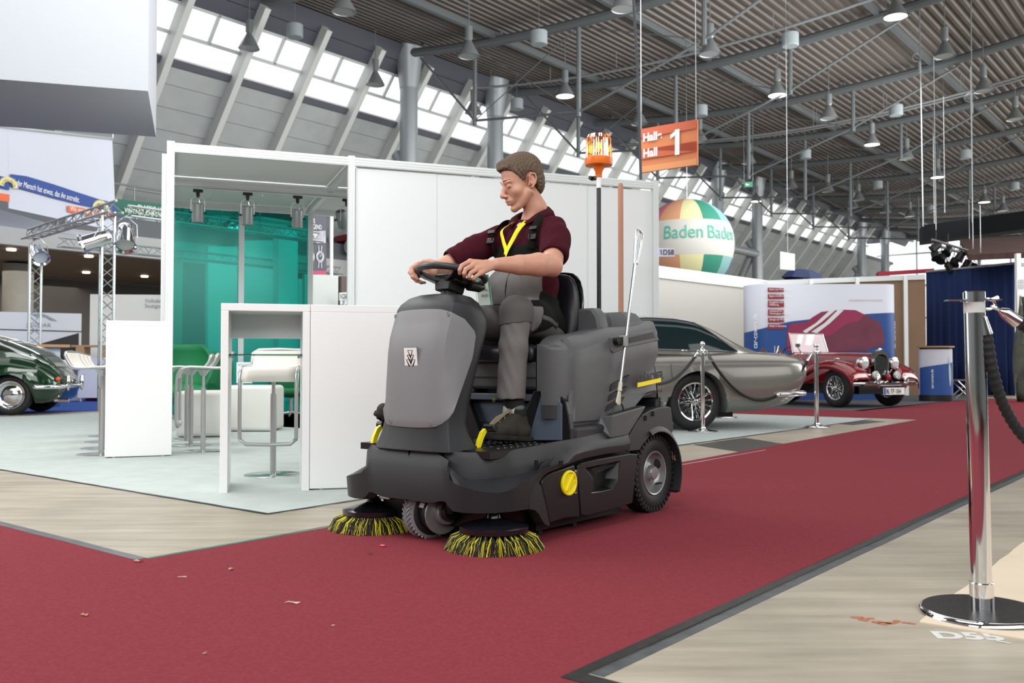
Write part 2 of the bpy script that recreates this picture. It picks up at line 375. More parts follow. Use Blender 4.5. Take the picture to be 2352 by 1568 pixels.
# ---- sloping window wall ----
def W(s_, hp, off=0.): return H(-(D+(.472*D-hp)*.77)+.792*off, s_, EY+hp-.61*off)
HT, HM, HL, HG = .472*D, .415*D, .388*D, 4.2
HU = .447*D
wallg = mat('wall_panel', 'a3a8a8', .55, var=.05, vscale=2)
mb = MB(); r = []
hh = HL; sl = 0
while hh > 3.9:                                 # stepped horizontal cladding boards
    nx = max(hh-.62, 3.9); mb.loft([[W(8, hh, 0), W(8, nx, .05), W(8, nx, -.1), W(8, hh, -.1)], [W(90, hh, 0), W(90, nx, .05), W(90, nx, -.1), W(90, hh, -.1)]]); hh = nx
struct(mb.build('wall_left', wallg, smooth=0))
darkb = mat('dark_band', '4d4f58', .5)
mb = MB()
for a, b in ((HU, HU+.4), (HU+.42, HT+.3)): mb.loft([[W(8, a, .05), W(8, b, .05), W(8, b, -.2), W(8, a, -.2)], [W(90, a, .05), W(90, b, .05), W(90, b, -.2), W(90, a, -.2)]])
struct(mb.build('wall_left', darkb, smooth=0))
mb = MB(); a, b = HL-.12, HL+.06; mb.loft([[W(8, a, .12), W(8, b, .12), W(8, b, -.1), W(8, a, -.1)], [W(90, a, .12), W(90, b, .12), W(90, b, -.1), W(90, a, -.1)]])
struct(mb.build('trim_30', mat('sill', '5a5c64', .5), smooth=0))
glass = glassmat('window_glass', (1, 1, 1), .97)
framem = mat('window_frame_paint', 'c2c6c6', .4)
ribm = mat('rib_paint', 'c9cbc8', .45)
s_ = .718*D-3*2.54; n = 1
def bar(mb, p, q, wd, th):                       # flat bar on the sloping wall between (s,h) points
    ds = Vector((q[0]-p[0], q[1]-p[1])); L = ds.length; ds /= L; nn = Vector((-ds.y, ds.x))*wd/2
    c = [(p[0]+nn.x, p[1]+nn.y), (p[0]-nn.x, p[1]-nn.y), (q[0]-nn.x, q[1]-nn.y), (q[0]+nn.x, q[1]+nn.y)]
    mb.loft([[W(x, y, -.02) for x, y in c], [W(x, y, th) for x, y in c]])
for k in range(28):
    a, b = s_+k*2.54, s_+(k+1)*2.54
    mb = MB(); mb.add([W(a, HL), W(b, HL), W(b, HU), W(a, HU)], [(0, 1, 2, 3)])
    g = mb.build('window_%d' % (k+1), glass, smooth=0); struct(g)
    f = MB()
    for y, t in ((HL+.03, .08), (HM, .09), (HU-.03, .08)): bar(f, (a, y), (b, y), t, .06)
    m_ = (a+b)/2; bar(f, (m_, HM), (m_, HU), .10, .06)
    f.build('frame', framem, g, smooth=0)
    mb = MB(); c = a
    mb.loft([[W(c-.11, hp, -.05) for hp in (4.0, HT)]+[W(c-.11, hp, .42) for hp in (HT, 4.0)], [W(c+.11, hp, -.05) for hp in (4.0, HT)]+[W(c+.11, hp, .42) for hp in (HT, 4.0)]])
    struct(mb.build('trim_%d' % (31+k), ribm, smooth=0))
# ---- far end wall: glazed ----
mb = MB(); mb.box(H(-11, 90, 6.3), (34, .1, 12.5), rotz(AU)); g = mb.build('window_40', glass, smooth=0); struct(g)
f = MB()
for a in np.arange(-27, 6, 2.6): f.box(H(a, 89.9, 6.3), (.12, .12, 12.6), rotz(AU))
for h_ in (2.6, 5.2, 8.2, 11.2): f.box(H(-11, 89.9, h_), (34, .12, .15), rotz(AU))
f.build('frame', framem, g, smooth=0)
mb = MB(); mb.box(H(-11, 90.2, 14), (36, .3, 3), rotz(AU)); struct(mb.build('wall_back', darkb, smooth=0))
mb = MB(); mb.box(H(12.1, 38, 8), (.2, 106, 16), rotz(AU)); struct(mb.build('wall_right', wallg, smooth=0))
mb = MB(); mb.box(H(-10, -14, 8), (50, .2, 16), rotz(AU)); struct(mb.build('wall_front', wallg, smooth=0))
# ---- steel column pairs ----
colm = mat('column_paint', '989ea1', .35, .25)
def column(s_, wv, label, brace=0):
    t = empty('steel_column', H(wv, s_, 0), AU, label, 'column')
    mb = MB(); ht = ceil_h(wv)-.3; mb.cyl((0, 0, 0), (0, 0, ht), .34, 24)
    mb.build('shaft', colm, t)
    mb = MB(); mb.lathe([(.36, ht-1.3), (.5, ht-.2), (.62, ht+.3)], n=20); mb.build('capital', colm, t)
    mb = MB(); mb.tube([(-.25, 0, 7.6+.77), (-2.8, 0, 3.0)], .26, 16); mb.tube([(-.25, 0, 8.4), (-.6, 0, 8.9)], .26, 16); mb.build('raking_strut', colm, t)
    return t
names = [('thick grey steel column nearest the white wall', 'second thick grey column rising behind the rider'),
         ('grey steel column just left of the hanging hall sign line, above the balloon', 'grey steel column right of the balloon'),
         ('left column of the farthest pair at the bright end', 'right column of the farthest pair at the bright end')]
for k in range(3):
    a, b = D*(.985+1.035*k), D*(1.19+1.035*k+.02*k)
    column(a, -25, names[k][0]); column(b, -25, names[k][1])
    for wv, h_, lab in ((-25, 8.0, 'upper'), (-27.4, 5.4, 'lower')):
        mb = MB(); mb.cyl(H(wv, a-.9, h_), H(wv, b+.4, h_), .26, 18)
        o = mb.build('cross_tube', colm); tag(o, '%s thick horizontal tube joining the %s column pair' % (lab, ('nearest', 'middle', 'farthest')[k]), 'tube')
# ---- gallery on the left ----
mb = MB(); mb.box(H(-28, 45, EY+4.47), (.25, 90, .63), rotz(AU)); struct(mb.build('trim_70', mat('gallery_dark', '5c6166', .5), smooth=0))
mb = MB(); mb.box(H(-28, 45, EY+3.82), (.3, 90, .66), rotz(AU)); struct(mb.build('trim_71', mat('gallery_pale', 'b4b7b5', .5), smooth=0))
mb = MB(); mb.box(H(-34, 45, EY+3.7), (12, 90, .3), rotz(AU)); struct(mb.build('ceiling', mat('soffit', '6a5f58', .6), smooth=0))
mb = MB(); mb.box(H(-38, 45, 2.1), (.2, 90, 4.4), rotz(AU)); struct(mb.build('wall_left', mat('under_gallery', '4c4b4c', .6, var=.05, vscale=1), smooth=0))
dl = mat('downlight_glow', 'ffe6c0', .4, emit=14)
for i, (px, py) in enumerate(((26, 575), (204, 590), (198, 627), (332, 636))):
    p = atz(px, py, EY+3.5); mb = MB(); mb.lathe([(.13, .06), (.13, 0)], p, n=14); o = mb.build('downlight', dl)
    tag(o, ('round downlight at the far left under the gallery', 'front round downlight under the gallery above the truss', 'downlight under the gallery behind the truss, lower one', 'rightmost round downlight under the gallery')[i], 'ceiling light')
mb = MB(); p = H(-33.5, 13.2, 0); q = ray(40, 640)
mb.cyl(atw(40, 760, -33).xy.to_3d(), atw(40, 760, -33).xy.to_3d()+Vector((0, 0, 4.25)), .48, 24)
o = mb.build('concrete_column', mat('conc_col', '8d908c', .7, var=.05, vscale=3)); tag(o, 'round concrete column under the gallery at the left edge', 'column')
# gallery railing
mb = MB()
for k in range(24): mb.cyl(H(-27.9, 12+k*1.6, EY+4.7), H(-27.9, 12+k*1.6, EY+5.75), .025, 6)
mb.cyl(H(-27.9, 12, EY+5.75), H(-27.9, 50, EY+5.75), .035, 8); mb.cyl(H(-27.9, 12, EY+5.25), H(-27.9, 50, EY+5.25), .02, 8)
o = mb.build('gallery_railing', lightsteel); tag(o, 'steel railing along the upper gallery at the left', 'railing')
# ---- pendant lamps and loudspeakers below the ceiling ----
lampm = mat('lamp_housing', '8d9293', .3, .5); glow = mat('lamp_glow', 'fff6e6', .3, emit=9); dullg = mat('lamp_off', '9aa0a0', .15)
def lamp_proto(lit, nm, label):
    t = empty(nm, (0, 0, 0), 0, label, 'pendant lamp')
    mb = MB(); mb.lathe([(.05, .95), (.12, .93), (.12, .55), (.08, .5), (.12, .42), (.3, .1), (.34, 0), (.32, 0), (.27, .12)], n=20); mb.build('housing', lampm, t)
    mb = MB(); mb.lathe([(.31, .02), (.31, .03)], n=20); mb.build('lens', glow if lit else dullg, t)
    mb = MB(); mb.cyl((0, 0, .9), (0, 0, 2.2), .015, 6); mb.build('suspension_rod', lampm, t)
    return t
lit = [(2057, 40, 'largest and nearest, top right'), (1786, 220, 'right of the hall sign top'), (1298, 222, 'above the rider, left of the beacon'), (2003, 333, 'right of centre of the far ceiling'), (2153, 408, 'above the black canopy box'), (2261, 465, 'farthest right above the black canopy'), (1737, 463, 'low beside the right steel column')]
off = [(790, 28), (1432, 22), (1077, 130), (1631, 125), (2170, 130), (1904, 272), (2259, 210), (1468, 285), (1607, 325), (2083, 365), (572, 112), (862, 195), (1087, 260), (1818, 432), (1902, 440), (1972, 460), (2034, 488), (2332, 275), (1720, 375), (2090, 498), (2304, 485), (1960, 478)]
spk = [(677, 72), (1238, 88), (1815, 92), (1610, 255), (1187, 240), (2058, 254), (1850, 355), (2217, 355), (1655, 450), (2016, 425), (2330, 428), (2137, 480)]
def lampz(px, py, drop):
    z = 12.2
    for _ in range(8):
        p = atz(px, py, z); wv = p.x*V[0]+p.y*V[1]; z = ceil_h(max(-25, min(3, wv)))-drop
    return atz(px, py, z)
offl = ['at the top edge, left of the nearest steel column', 'at the top edge, just left of the long dark rod', 'high between the two nearest steel columns', 'high above the right end of the hall sign', 'upper right, between the two coiled suspension cables', 'midway between the two glowing lamps right of the hall sign', 'upper right, just right of the right suspension cable', 'at the left edge of the hall sign behind the rod', 'at the right edge of the hall sign',
        'between the glowing lamps left of the left suspension cable', 'farthest left, in front of the bright windows', 'before the windows just left of the nearest column', 'low between the two nearest columns before the windows', 'far back, first one right of the exit sign', 'far back, second one right of the exit sign', 'far back, third one right of the exit sign', 'far back, above the farthest columns', 'at the right edge of the picture', 'above the small green exit sign', 'just above the left end of the black canopy', 'just above the middle of the black canopy', 'far back and low, before the farthest column pair']
spkl = ['left one over the bright windows', 'above the rider near the top', 'large one at the top, right of the hall sign', 'just above the hall sign right end', 'between the second column and the beacon', 'at the left suspension cable, upper one', 'above and right of the exit sign', 'just left of the right suspension cable', 'over the balloon', 'far back, left of the left suspension cable', 'at the right edge above the black canopy', 'just above the left part of the black canopy']
L0 = lamp_proto(True, 'pendant_lamp', ''); L1 = lamp_proto(False, 'pendant_lamp', '')
for i, (px, py, s2) in enumerate(lit):
    p = lampz(px, py, 2.0); lab = 'glowing bell pendant lamp, '+s2
    if i == 0: L0.location = p; L0['label'] = lab
    else: dup(L0, p, label=lab)
for i, (px, py) in enumerate(off):
    p = lampz(px, py, 2.0); lab = 'unlit grey bell pendant lamp, '+offl[i]
    if i == 0: L1.location = p; L1['label'] = lab; L1['group'] = 'unlit pendant lamps'
    else: dup(L1, p, label=lab, group='unlit pendant lamps')
t = empty('loudspeaker', (0, 0, 0), 0, 'short pale cylinder loudspeaker hanging under the corrugated ceiling', 'loudspeaker', 'cylinder loudspeakers under the ceiling')
mb = MB(); mb.lathe([(.24, -.2), (.26, -.18), (.26, .2), (.24, .22)], n=20); mb.build('case', mat('speaker_grey', '8f979a', .4), t)
mb = MB(); mb.cyl((0, 0, .2), (0, 0, 1.3), .008, 5); mb.build('wire', lampm, t)
for i, (px, py) in enumerate(spk):
    p = lampz(px, py, 1.4)
    lab = 'pale cylinder loudspeaker under the ceiling, '+spkl[i]
    if i == 0: t.location = p; t['label'] = lab
    else: dup(t, p, label=lab)
# ================= ride-on sweeper =================
SW = empty('ride_on_sweeper', (O[0], O[1], 0), AU, 'grey and black ride-on floor sweeper with yellow bristled side brushes driven on the red carpet', 'floor sweeper')
char = mat('charcoal_plastic', '242528', .36, bump=.35, bscale=900, spec=.4)
gray = mat('grey_plastic', '77787a', .45, bump=.3, bscale=900, spec=.45)
grayd = mat('grey_plastic_body', '4f5052', .42, bump=.3, bscale=900, spec=.5)
dark = mat('dark_plastic', '151416', .38, spec=.5)
slate = mat('slate_plastic', '4e5866', .45, bump=.3, bscale=900)
yel = mat('yellow_plastic', 'f3e21a', .35)
silver = mat('silver_paint', '9a9a9c', .35, .6)
rub = mat('tyre_rubber', '1d1d1e', .6, bump=.2, bscale=300)
def pl(f, pts, k): return [f(x, y, k) for x, y in pts]
def interp(tab, x):
    if x <= tab[0][0]: return tab[0][1]
    for a, b in zip(tab, tab[1:]):
        if x <= b[0]: return a[1]+(b[1]-a[1])*(x-a[0])/max(1e-9, b[0]-a[0])
    return tab[-1][1]
# ---- plan outlines of the chassis, parameter s along the widest one ----
def outl(s, uF, vS, R, kside=None):
    a1 = .322; a2 = .586
    if s <= a1: return (s/a1*(vS-R), uF+.004*(s/a1)**2*0)
    if s <= a2:
        t = (s-a1)/(a2-a1)*PI/2; return (vS-R+R*math.sin(t), uF+R-R*math.cos(t))
    u0 = uF+R; u = u0+(s-a2)*((.90-u0)/(1.473-a2)); return (vS, u)
def oD(s):
    v, u = outl(s, -.155, .49, .168)
    if u > .3: v = .49-.025*min(1, (u-.3)/.25)
    return v, u
def oA(s):
    v, u = outl(s, -.105, .405, .2)
    return (v+.045*max(0, min(1, (u-.1)/.45)), u)
def oB(s):
    a = oA(s); d = oD(s)
    k = 1-max(0, min(1, (s-.24)/.05)) if s < .3 else 0
    k2 = max(0, min(1, (s-.78)/.17))
    base = (a[0]+.02, a[1]-.012 if s < .45 else a[1])
    k = max(k, k2)
    tgt = (d[0], d[1]+(.02 if s < .3 else 0))
    return tuple(base[i]*(1-k)+tgt[i]*k for i in (0, 1))
SS = [0, .06, .12, .17, .21, .24, .262, .285, .31, .34, .37, .41, .45, .49, .53, .57, .61, .65, .69, .73, .77, .805, .85, .9, .96, 1.03, 1.12, 1.22, 1.32, 1.40, 1.47, 1.52]
def drape(fn, pts):                            # heights of a photographed edge over the plan outline
    out = []
    for px, py in pts:
        best = None
        for a, b in zip(SS, SS[1:]):
            for k in range(6):
                s = a+(b-a)*k/6; q = fn(s); X = M(q[0], q[1], .3); xx = proj(*X)[0]
                d = abs(xx-px)
                if best is None or d < best[0]: best = (d, s, q)
        _, s, q = best; Wp = M(q[0], q[1], 0); r = ray(px, py); t = (Wp.x*r[0]+Wp.y*r[1])/(r[0]**2+r[1]**2)
        out.append((s, CAMH+r[2]*t))
    return sorted(out)
hA = drape(oA, [(1048, 1038), (1096, 1039), (1144, 1037), (1191, 1031), (1239, 1023), (1287, 1013), (1340, 1004), (1381, 994), (1440, 985)])
hA = [(0, .415), (.2, .415)]+[x for x in hA if x[0] > .22]
hA2 = drape(oA, [(1120, 1058), (1175, 1056), (1239, 1045), (1303, 1033), (1340, 1024), (1383, 1014), (1443, 1000)])
hA2 = [(0, .403), (.24, .398)]+[x for x in hA2 if x[0] > .3]
hB = drape(oB, [(1038, 1076), (1048, 1088), (1061, 1097), (1080, 1101), (1112, 1100), (1144, 1097), (1191, 1088), (1247, 1076), (1279, 1066), (1319, 1058), (1360, 1046)])
hB = [(0, .372), (.245, .372)]+[x for x in hB if x[0] > .262]
hD = drape(oD, [(1024, 1092), (1040, 1108), (1064, 1118), (1096, 1127), (1136, 1132), (1159, 1130), (1175, 1124), (1191, 1114), (1207, 1103), (1239, 1084), (1279, 1067)])
hD = [(0, .334), (.215, .331)]+[x for x in hD if x[0] > .23]
hE = drape(oD, [(1021, 1149), (1032, 1165), (1040, 1174), (1064, 1178), (1112, 1179), (1159, 1177), (1191, 1173), (1215, 1169)])
hE = [(0, .19), (.15, .185)]+[x for x in hE if x[0] > .17]
hP = drape(oD, [(1242, 1116), (1249, 1095), (1263, 1084), (1319, 1061), (1340, 1054), (1392, 1042), (1443, 1036), (1467, 1033)])   # top of the side doors
sL = .70                                       # s of the last column of the nose skirt
def chassis_half():
    mb = MB(); cols = [s for s in SS]
    rows = [[], [], [], [], [], []]
    for s in cols:
        a = oA(s); a2 = oA(s); b = oB(s); d = oD(s)
        n = .045
        ia = (a[0]-n*(1 if s > .45 else .3), a[1]+n*(1 if s < .5 else .2))
        fe = .02 if s < .26 else 0
        rows[0].append(Vector((ia[0], ia[1], interp(hA, s)-.004)))
        rows[1].append(Vector((a[0]-.006, a[1]+.004, interp(hA, s))))
        rows[2].append(Vector((a2[0]+.010, a2[1]-(.022 if s < .26 else .008), interp(hA2, s))))
        hb = interp(hB, s); hd = interp(hD, s)
        if s > 1.0: hb = hd = min(interp(hA2, s)-.02, interp(hP, s)+.035); b = d
        if s > .85: hb = max(hb, interp(hP, s)+.02); hd = min(hd, hb-.004); hd = max(hd, interp(hP, s)+.01)
        rows[3].append(Vector((b[0], b[1], hb)))
        rows[4].append(Vector((d[0], d[1], hd)))
        bot = interp(hE, s) if s <= sL else interp(hP, s)
        rows[5].append(Vector((d[0]-.006, d[1]+(.004 if s < .5 else 0), bot)))
    mb.grid(rows)
    # inner return lip
    lip = [Vector((max(0, p.x-.03), p.y+.03, p.z)) for p in rows[5]]; lip2 = [Vector((p.x, p.y, p.z+.05)) for p in lip]
    mb.grid([rows[5], lip, lip2])
    # skirt leg behind the brush
    leg = [mv(*p, .483) for p in ((1230, 1100), (1242, 1116), (1255, 1171), (1262, 1205), (1258, 1207), (1250, 1203), (1244, 1194), (1236, 1179), (1228, 1171), (1215, 1169), (1215, 1100))]
    leg2 = [Vector((p.x-.05, p.y, p.z)) for p in leg]
    leg = [Vector((.486, p.y, p.z)) for p in leg]
    mb.loft([leg2, leg])
    return mb
mb = chassis_half(); mb.mirror(0); mb.build('chassis', char, SW, smooth=42, weld=2e-4)
# floor pan with studs
mb = MB(); mb.box((0, .42, .395), (.80, .95, .03))
for i in range(9):
    for j in range(12): mb.lathe([(.012, .41), (.009, .414)], ((i-4)*.08, .10+j*.045, 0), n=8)
mb.build('footwell_mat', dark, SW, smooth=0)
mb = MB(); mb.bb((-.33, .02, .06), (.33, 1.1, .36)); mb.bb((-.40, .30, .12), (.40, 1.05, .39)); mb.bb((-.30, -.09, .19), (.30, .1, .38))
mb.build('underbody', dark, SW, smooth=0, bevel=.01)
# ---- steering column housing ----
CH = [(.41, -.128, -.10, -.06, .03), (.50, -.128, -.095, -.05, .012), (.55, -.127, -.094, -.05, .017), (.69, -.12, -.07, -.02, .06), (.83, -.11, -.03, .045, .11), (.90, -.098, -.010, .055, .14), (.95, -.08, .004, .05, .155), (1.0, -.062, .01, .05, .15)]
def cparam(h): return [interp([(r[0], r[k]) for r in CH], h) for k in (1, 2, 3, 4)]
def cring(h, off=0., full=True):
    f, c, g, r = cparam(h)
    half = [(0, f-off), (.12, f+.003-off), (.172, f+.018-off), (.197+off, c), (.213+off, g), (.215, r-.03), (.205, r), (.15, r+.05), (0, r+.055)]
    if h < .50: half = [(v+(.5-h)*.35*(1 if v > .1 else v*8), u+(.5-h)*(-.2 if i < 4 else .1)) for i, (v, u) in enumerate(half)]
    return [Vector((v, u, h)) for v, u in half]+[Vector((-v, u, h)) for v, u in half[-2:0:-1]]
mb = MB(); rings = [cring(h) for h in (.40, .43, .47, .52, .6, .69, .76, .83, .9, .95, .985)]
def toprow(f, hw, c, r, hf, hs, hr):
    half = [(0, f, hf), (hw*.6, f+.004, hf), (hw*.87, f+.02, hf-.004), (hw, c, hs), (hw+.012, c+.04, hs-.006), (hw+.012, r-.03, hr+.01), (hw, r, hr), (hw*.7, r+.05, hr+.006), (0, r+.055, hr+.01)]
    return [Vector(p) for p in half]+[Vector((-p[0], p[1], p[2])) for p in half[-2:0:-1]]
rings += [toprow(-.062, .196, .0, .15, 1.028, 1.02, .998), toprow(-.045, .19, .0, .15, 1.052, 1.045, 1.012), toprow(-.012, .165, .02, .15, 1.082, 1.068, 1.045), toprow(.015, .13, .04, .145, 1.093, 1.088, 1.07), toprow(.04, .08, .06, .12, 1.097, 1.094, 1.085)]
mb.loft(rings); mb.build('steering_column_housing', char, SW, smooth=30, bevel=.004)
# grey front cover
def cpos(c, h, off=.006):
    f, cc, g, r = cparam(h)
    g = interp([(.55, -.10), (.604, -.064), (.687, -.02), (.808, .043), (.901, .063), (.94, .045), (.99, .0)], h)
    p = [(0, f-off), (.06, f-off), (.12, f+.003-off), (.150, f+.010-off), (.175, f+.022-off), (.200+off/2, cc), (.216+off/2, g)][c]
    return Vector((p[0], p[1], h))
cb = [.500, .501, .504, .508, .520, .545, .575]; ct = [1.022, 1.021, 1.018, 1.012, 1.003, .975, .925]
rows = []
NR = 14
for i in range(NR+1):
    row = []
    for c in list(range(6, 0, -1)): q = cpos(c, cb[c]+(ct[c]-cb[c])*i/NR); row.append(Vector((-q.x, q.y, q.z)))
    for c in range(7): row.append(cpos(c, cb[c]+(ct[c]-cb[c])*i/NR))
    rows.append(row)
mb = MB(); mb.grid(rows); cov = mb.build('front_cover', gray, SW, smooth=28, solid=.010, bevel=.002)
sm = MB()
for v, h in ((-.16, .995), (.16, .995), (-.122, .522), (.122, .522)):
    f = cparam(h)[0]; y = f-.006+(.012 if abs(v) > .13 else .003)
    sm.lathe([(.011, -.004), (.011, .002), (.007, .002), (.007, .0005)], (v, y, h), (0, -1, 0), 16)
    sm.lathe([(.0045, .0), (.004, .003)], (v, y, h), (0, -1, 0), 6)
    sm.build('screw', silver, SW, smooth=40); sm = MB()
# badge with chevrons
bc = mu(948, 826, -.118); bc = Vector((.0, -.118, .795))
bf = frame((0, -.1190, .790), (1, 0, 0), (0, -.10, 1))
def bpt(x, y, z): return bf @ Vector((x*1.33, y*1.42, z))
def brect(a, b_, z0, z1): mb = MB(); mb.loft([[bpt(x, y, z) for x, y in ((-a, -b_), (a, -b_), (a, b_), (-a, b_))] for z in (z0, z1)]); return mb
bd = brect(.032, .045, -.004, .002).build('badge', silver, SW, smooth=0)
brect(.0295, .0425, .001, .003).build('plate', mat('badge_white', 'e9eae8', .3), bd, smooth=0)
mb = MB()
def vee(top, hw, bot, t, tb):
    out = [(-hw, top), (hw, top), (0, bot)]; inn = [(-hw+t*2.0, top-t), (hw-t*2.0, top-t), (0, bot+tb)]
    for i in range(3):
        j = (i+1) % 3; q = [out[i], out[j], inn[j], inn[i]]; mb.loft([[bpt(x, y, z) for x, y in q] for z in (.0029, .0037)])
vee(.035, .0125, .007, .0014, .010); vee(.0205, .0165, -.012, .0014, .013); vee(.006, .0215, -.038, .0014, .017)
mb.build('emblem', mat('ink', '111111', .5), bd, smooth=0)
# ---- steering wheel ----
SC = Vector((0, .14, 1.19)); tilt = .20
Rw = Matrix.Rotation(-tilt, 3, 'X')
mb = MB(); a0 = Vector((0, .06, 1.07)); dirv = (Rw @ Vector((0, 0, 1)))
mb.cyl(SC-dirv*.14, SC-dirv*.03, .028, 20); mb.build('steering_shaft', steel, SW)
mb = MB(); mb.tube([SC-dirv*.115, SC-dirv*.06], [.034, .042], 20)
mb.add(*[[SC+Rw @ Vector(p) for p in ((-.045, -.05, -.085), (.045, -.05, -.085), (.045, .05, -.085), (-.045, .05, -.085), (-.05, -.06, -.01), (.05, -.06, -.01), (.05, .06, -.01), (-.05, .06, -.01))], [(0, 3, 2, 1), (4, 5, 6, 7), (0, 1, 5, 4), (1, 2, 6, 5), (2, 3, 7, 6), (3, 0, 4, 7)]])
mb.build('steering_hub', black, SW, bevel=.006)
swp = []
for i in range(56):
    t = 2*PI*i/56; swp.append(SC+Rw @ Vector((.155*math.sin(t), .155*math.cos(t), .0)))
mb = MB(); mb.tube(swp, .0155, 12, closed=True)
rimm = mat('wheel_rim_grip', '2f3033', .38, bump=.2, bscale=900); mb.build('steering_wheel_rim', rimm, SW, smooth=180)
mb = MB()
for t0, wd in ((0, .05), (2.15, .035), (-2.15, .035)):
    d = Vector((math.sin(t0), -math.cos(t0)*-1, 0)); d = Vector((math.sin(t0), math.cos(t0), 0)); n = Vector((d.y, -d.x, 0))
    rings = []
    for k, (r_, z_, w_) in enumerate(((.03, -.035, wd*1.1), (.07, -.036, wd), (.11, -.024, wd*.8), (.154, -.002, wd*.75))):
        c = d*r_+Vector((0, 0, z_)); rings.append([SC+Rw @ (c+n*w_*x+Vector((0, 0, .009*y))) for x, y in ((-1, -1), (1, -1), (1.05, 0), (1, 1), (-1, 1), (-1.05, 0))])
    mb.loft(rings)
mb.build('steering_wheel_spokes', black, SW, bevel=.003)
mb = MB(); c = SC+Rw @ Vector((.02, .0, -.03)); mb.box(c+Vector((0, .0, 0)), (.13, .11, .035), Rw); mb.build('display_pod', black, SW, bevel=.008)
mb = MB(); c = SC+Rw @ Vector((.08, .04, -.04)); mb.tube([c, c+Vector((.01, .06, -.01)), c+Vector((.012, .09, -.005))], [.028, .022, .012], 12); mb.build('control_lever', black, SW)
# ---- seat ----
seatm = mat('seat_vinyl', '1c1b20', .35, bump=.1, bscale=300, spec=.5)
def rbox(name, cuts, m, bev, parent=SW, **k):
    mb = MB()
    for a, b in cuts: mb.bb(a, b)
    return mb.build(name, m, parent, bevel=bev, seg=4, **k)
mb = MB(); rings = []
for u, hw, zb, zt in ((.435, .21, .79, .855), (.445, .235, .785, .876), (.475, .245, .785, .882), (.52, .245, .785, .872), (.56, .25, .785, .868), (.72, .25, .785, .875), (.80, .24, .79, .89)):
    ring = []
    for v, z in ((-1, .15), (-1, .7), (-.9, 1), (-.55, .93), (0, .86), (.55, .93), (.9, 1), (1, .7), (1, .15), (.9, 0), (0, 0), (-.9, 0)): ring.append(Vector((v*hw, u, zb+(zt-zb)*z)))
    rings.append(ring)
mb.loft(rings); mb.build('seat_cushion', seatm, SW, smooth=60, sub=1)
mb = MB(); rings = []
for h, hw, u0, th in ((.84, .19, .80, .06), (.92, .215, .815, .07), (1.04, .225, .83, .065), (1.15, .215, .84, .055), (1.22, .185, .85, .045), (1.25, .13, .855, .03)):
    ring = []
    for v, y in ((-1, .6), (-.93, .1), (-.6, -.1), (0, .12), (.6, -.1), (.93, .1), (1, .6), (.9, 1), (0, 1.1), (-.9, 1)): ring.append(Vector((v*hw, u0+y*th, h)))
    rings.append(ring)
mb.loft(rings); mb.build('seat_backrest', seatm, SW, smooth=60, sub=1)
mb = MB(); rings = []
for h, hw, u0 in ((.86, .2, .885), (1.04, .235, .905), (1.17, .225, .91), (1.235, .19, .91), (1.262, .13, .908)):
    rings.append([Vector((v*hw, u0+y, h)) for v, y in ((-1, -.01), (-.9, .012), (0, .025), (.9, .012), (1, -.01), (.9, -.018), (0, -.008), (-.9, -.018))])
mb.loft(rings); mb.build('seat_shell', mat('glossy_black', '0c0c0f', .15, coat=.5), SW, smooth=60, sub=1)
# seat plinth
mb = MB(); rings = []
for h, u, hw in ((.655, .50, .30), (.67, .485, .31), (.71, .48, .31), (.715, .472, .31), (.785, .465, .31), (.79, .475, .30)):
    rings.append([Vector((v*hw, y, h)) for v, y in ((-1, u+.03), (-.93, u+.005), (-.6, u), (.6, u), (.93, u+.005), (1, u+.03), (1, .8), (-1, .8))])
mb.loft(rings); mb.build('seat_plinth', grayd, SW, smooth=30, bevel=.004)
mb = MB(); mb.bb((-.36, .52, .40), (.30, .8, .60)); mb.build('battery_box', slate, SW, bevel=.012)
mb = MB(); mb.bb((-.34, .485, .60), (.22, .52, .635)); mb.bb((-.30, .50, .635), (-.18, .55, .66)); mb.build('release_bar', slate, SW, bevel=.006)
mb = MB(); mb.bb((-.30, .56, .60), (.30, .78, .67)); mb.build('seat_gap_shade', dark, SW, smooth=0)  # dark box stands in for the shaded gap under the plinth
c = mu(1130, 917, .47); mb = MB()
for a, b in (((-.008, -.011), (.008, -.009)), ((-.008, .009), (.008, .011)), ((-.008, -.011), (-.006, .011)), ((.006, -.011), (.008, .011)), ((-.004, -.002), (.005, .002))):
    mb.bb((c.x+a[0], .4835, c.z+a[1]), (c.x+b[0], .4855, c.z+b[1]))
mb.build('unlock_symbol', mat('symbol_yellow', 'a9a52a', .5), SW, smooth=0)
# ---- slate inset panels between footwell and rear body ----
for sx in (1, -1):
    p = [mu(*q, .468) for q in ((1243, 905), (1262, 907), (1279, 915), (1290, 930), (1290, 1011), (1213, 1011))]
    mb = MB(); mb.loft([[Vector((q.x*sx, q.y, q.z)) for q in p], [Vector((q.x*sx, q.y+.01, q.z)) for q in p]]); mb.build('footwell_side_panel', slate, SW, smooth=0, bevel=.003)
    p = [mu(*q, .475) for q in ((1225, 898), (1262, 896), (1284, 904), (1299, 922), (1305, 950), (1310, 985), (1311, 1014), (1180, 1014))]
    mb = MB(); mb.loft([[Vector((q.x*sx, q.y, q.z)) for q in p], [Vector((q.x*sx, q.y+.03, q.z)) for q in p]]); mb.build('footwell_side_frame', dark, SW, smooth=0, bevel=.004)
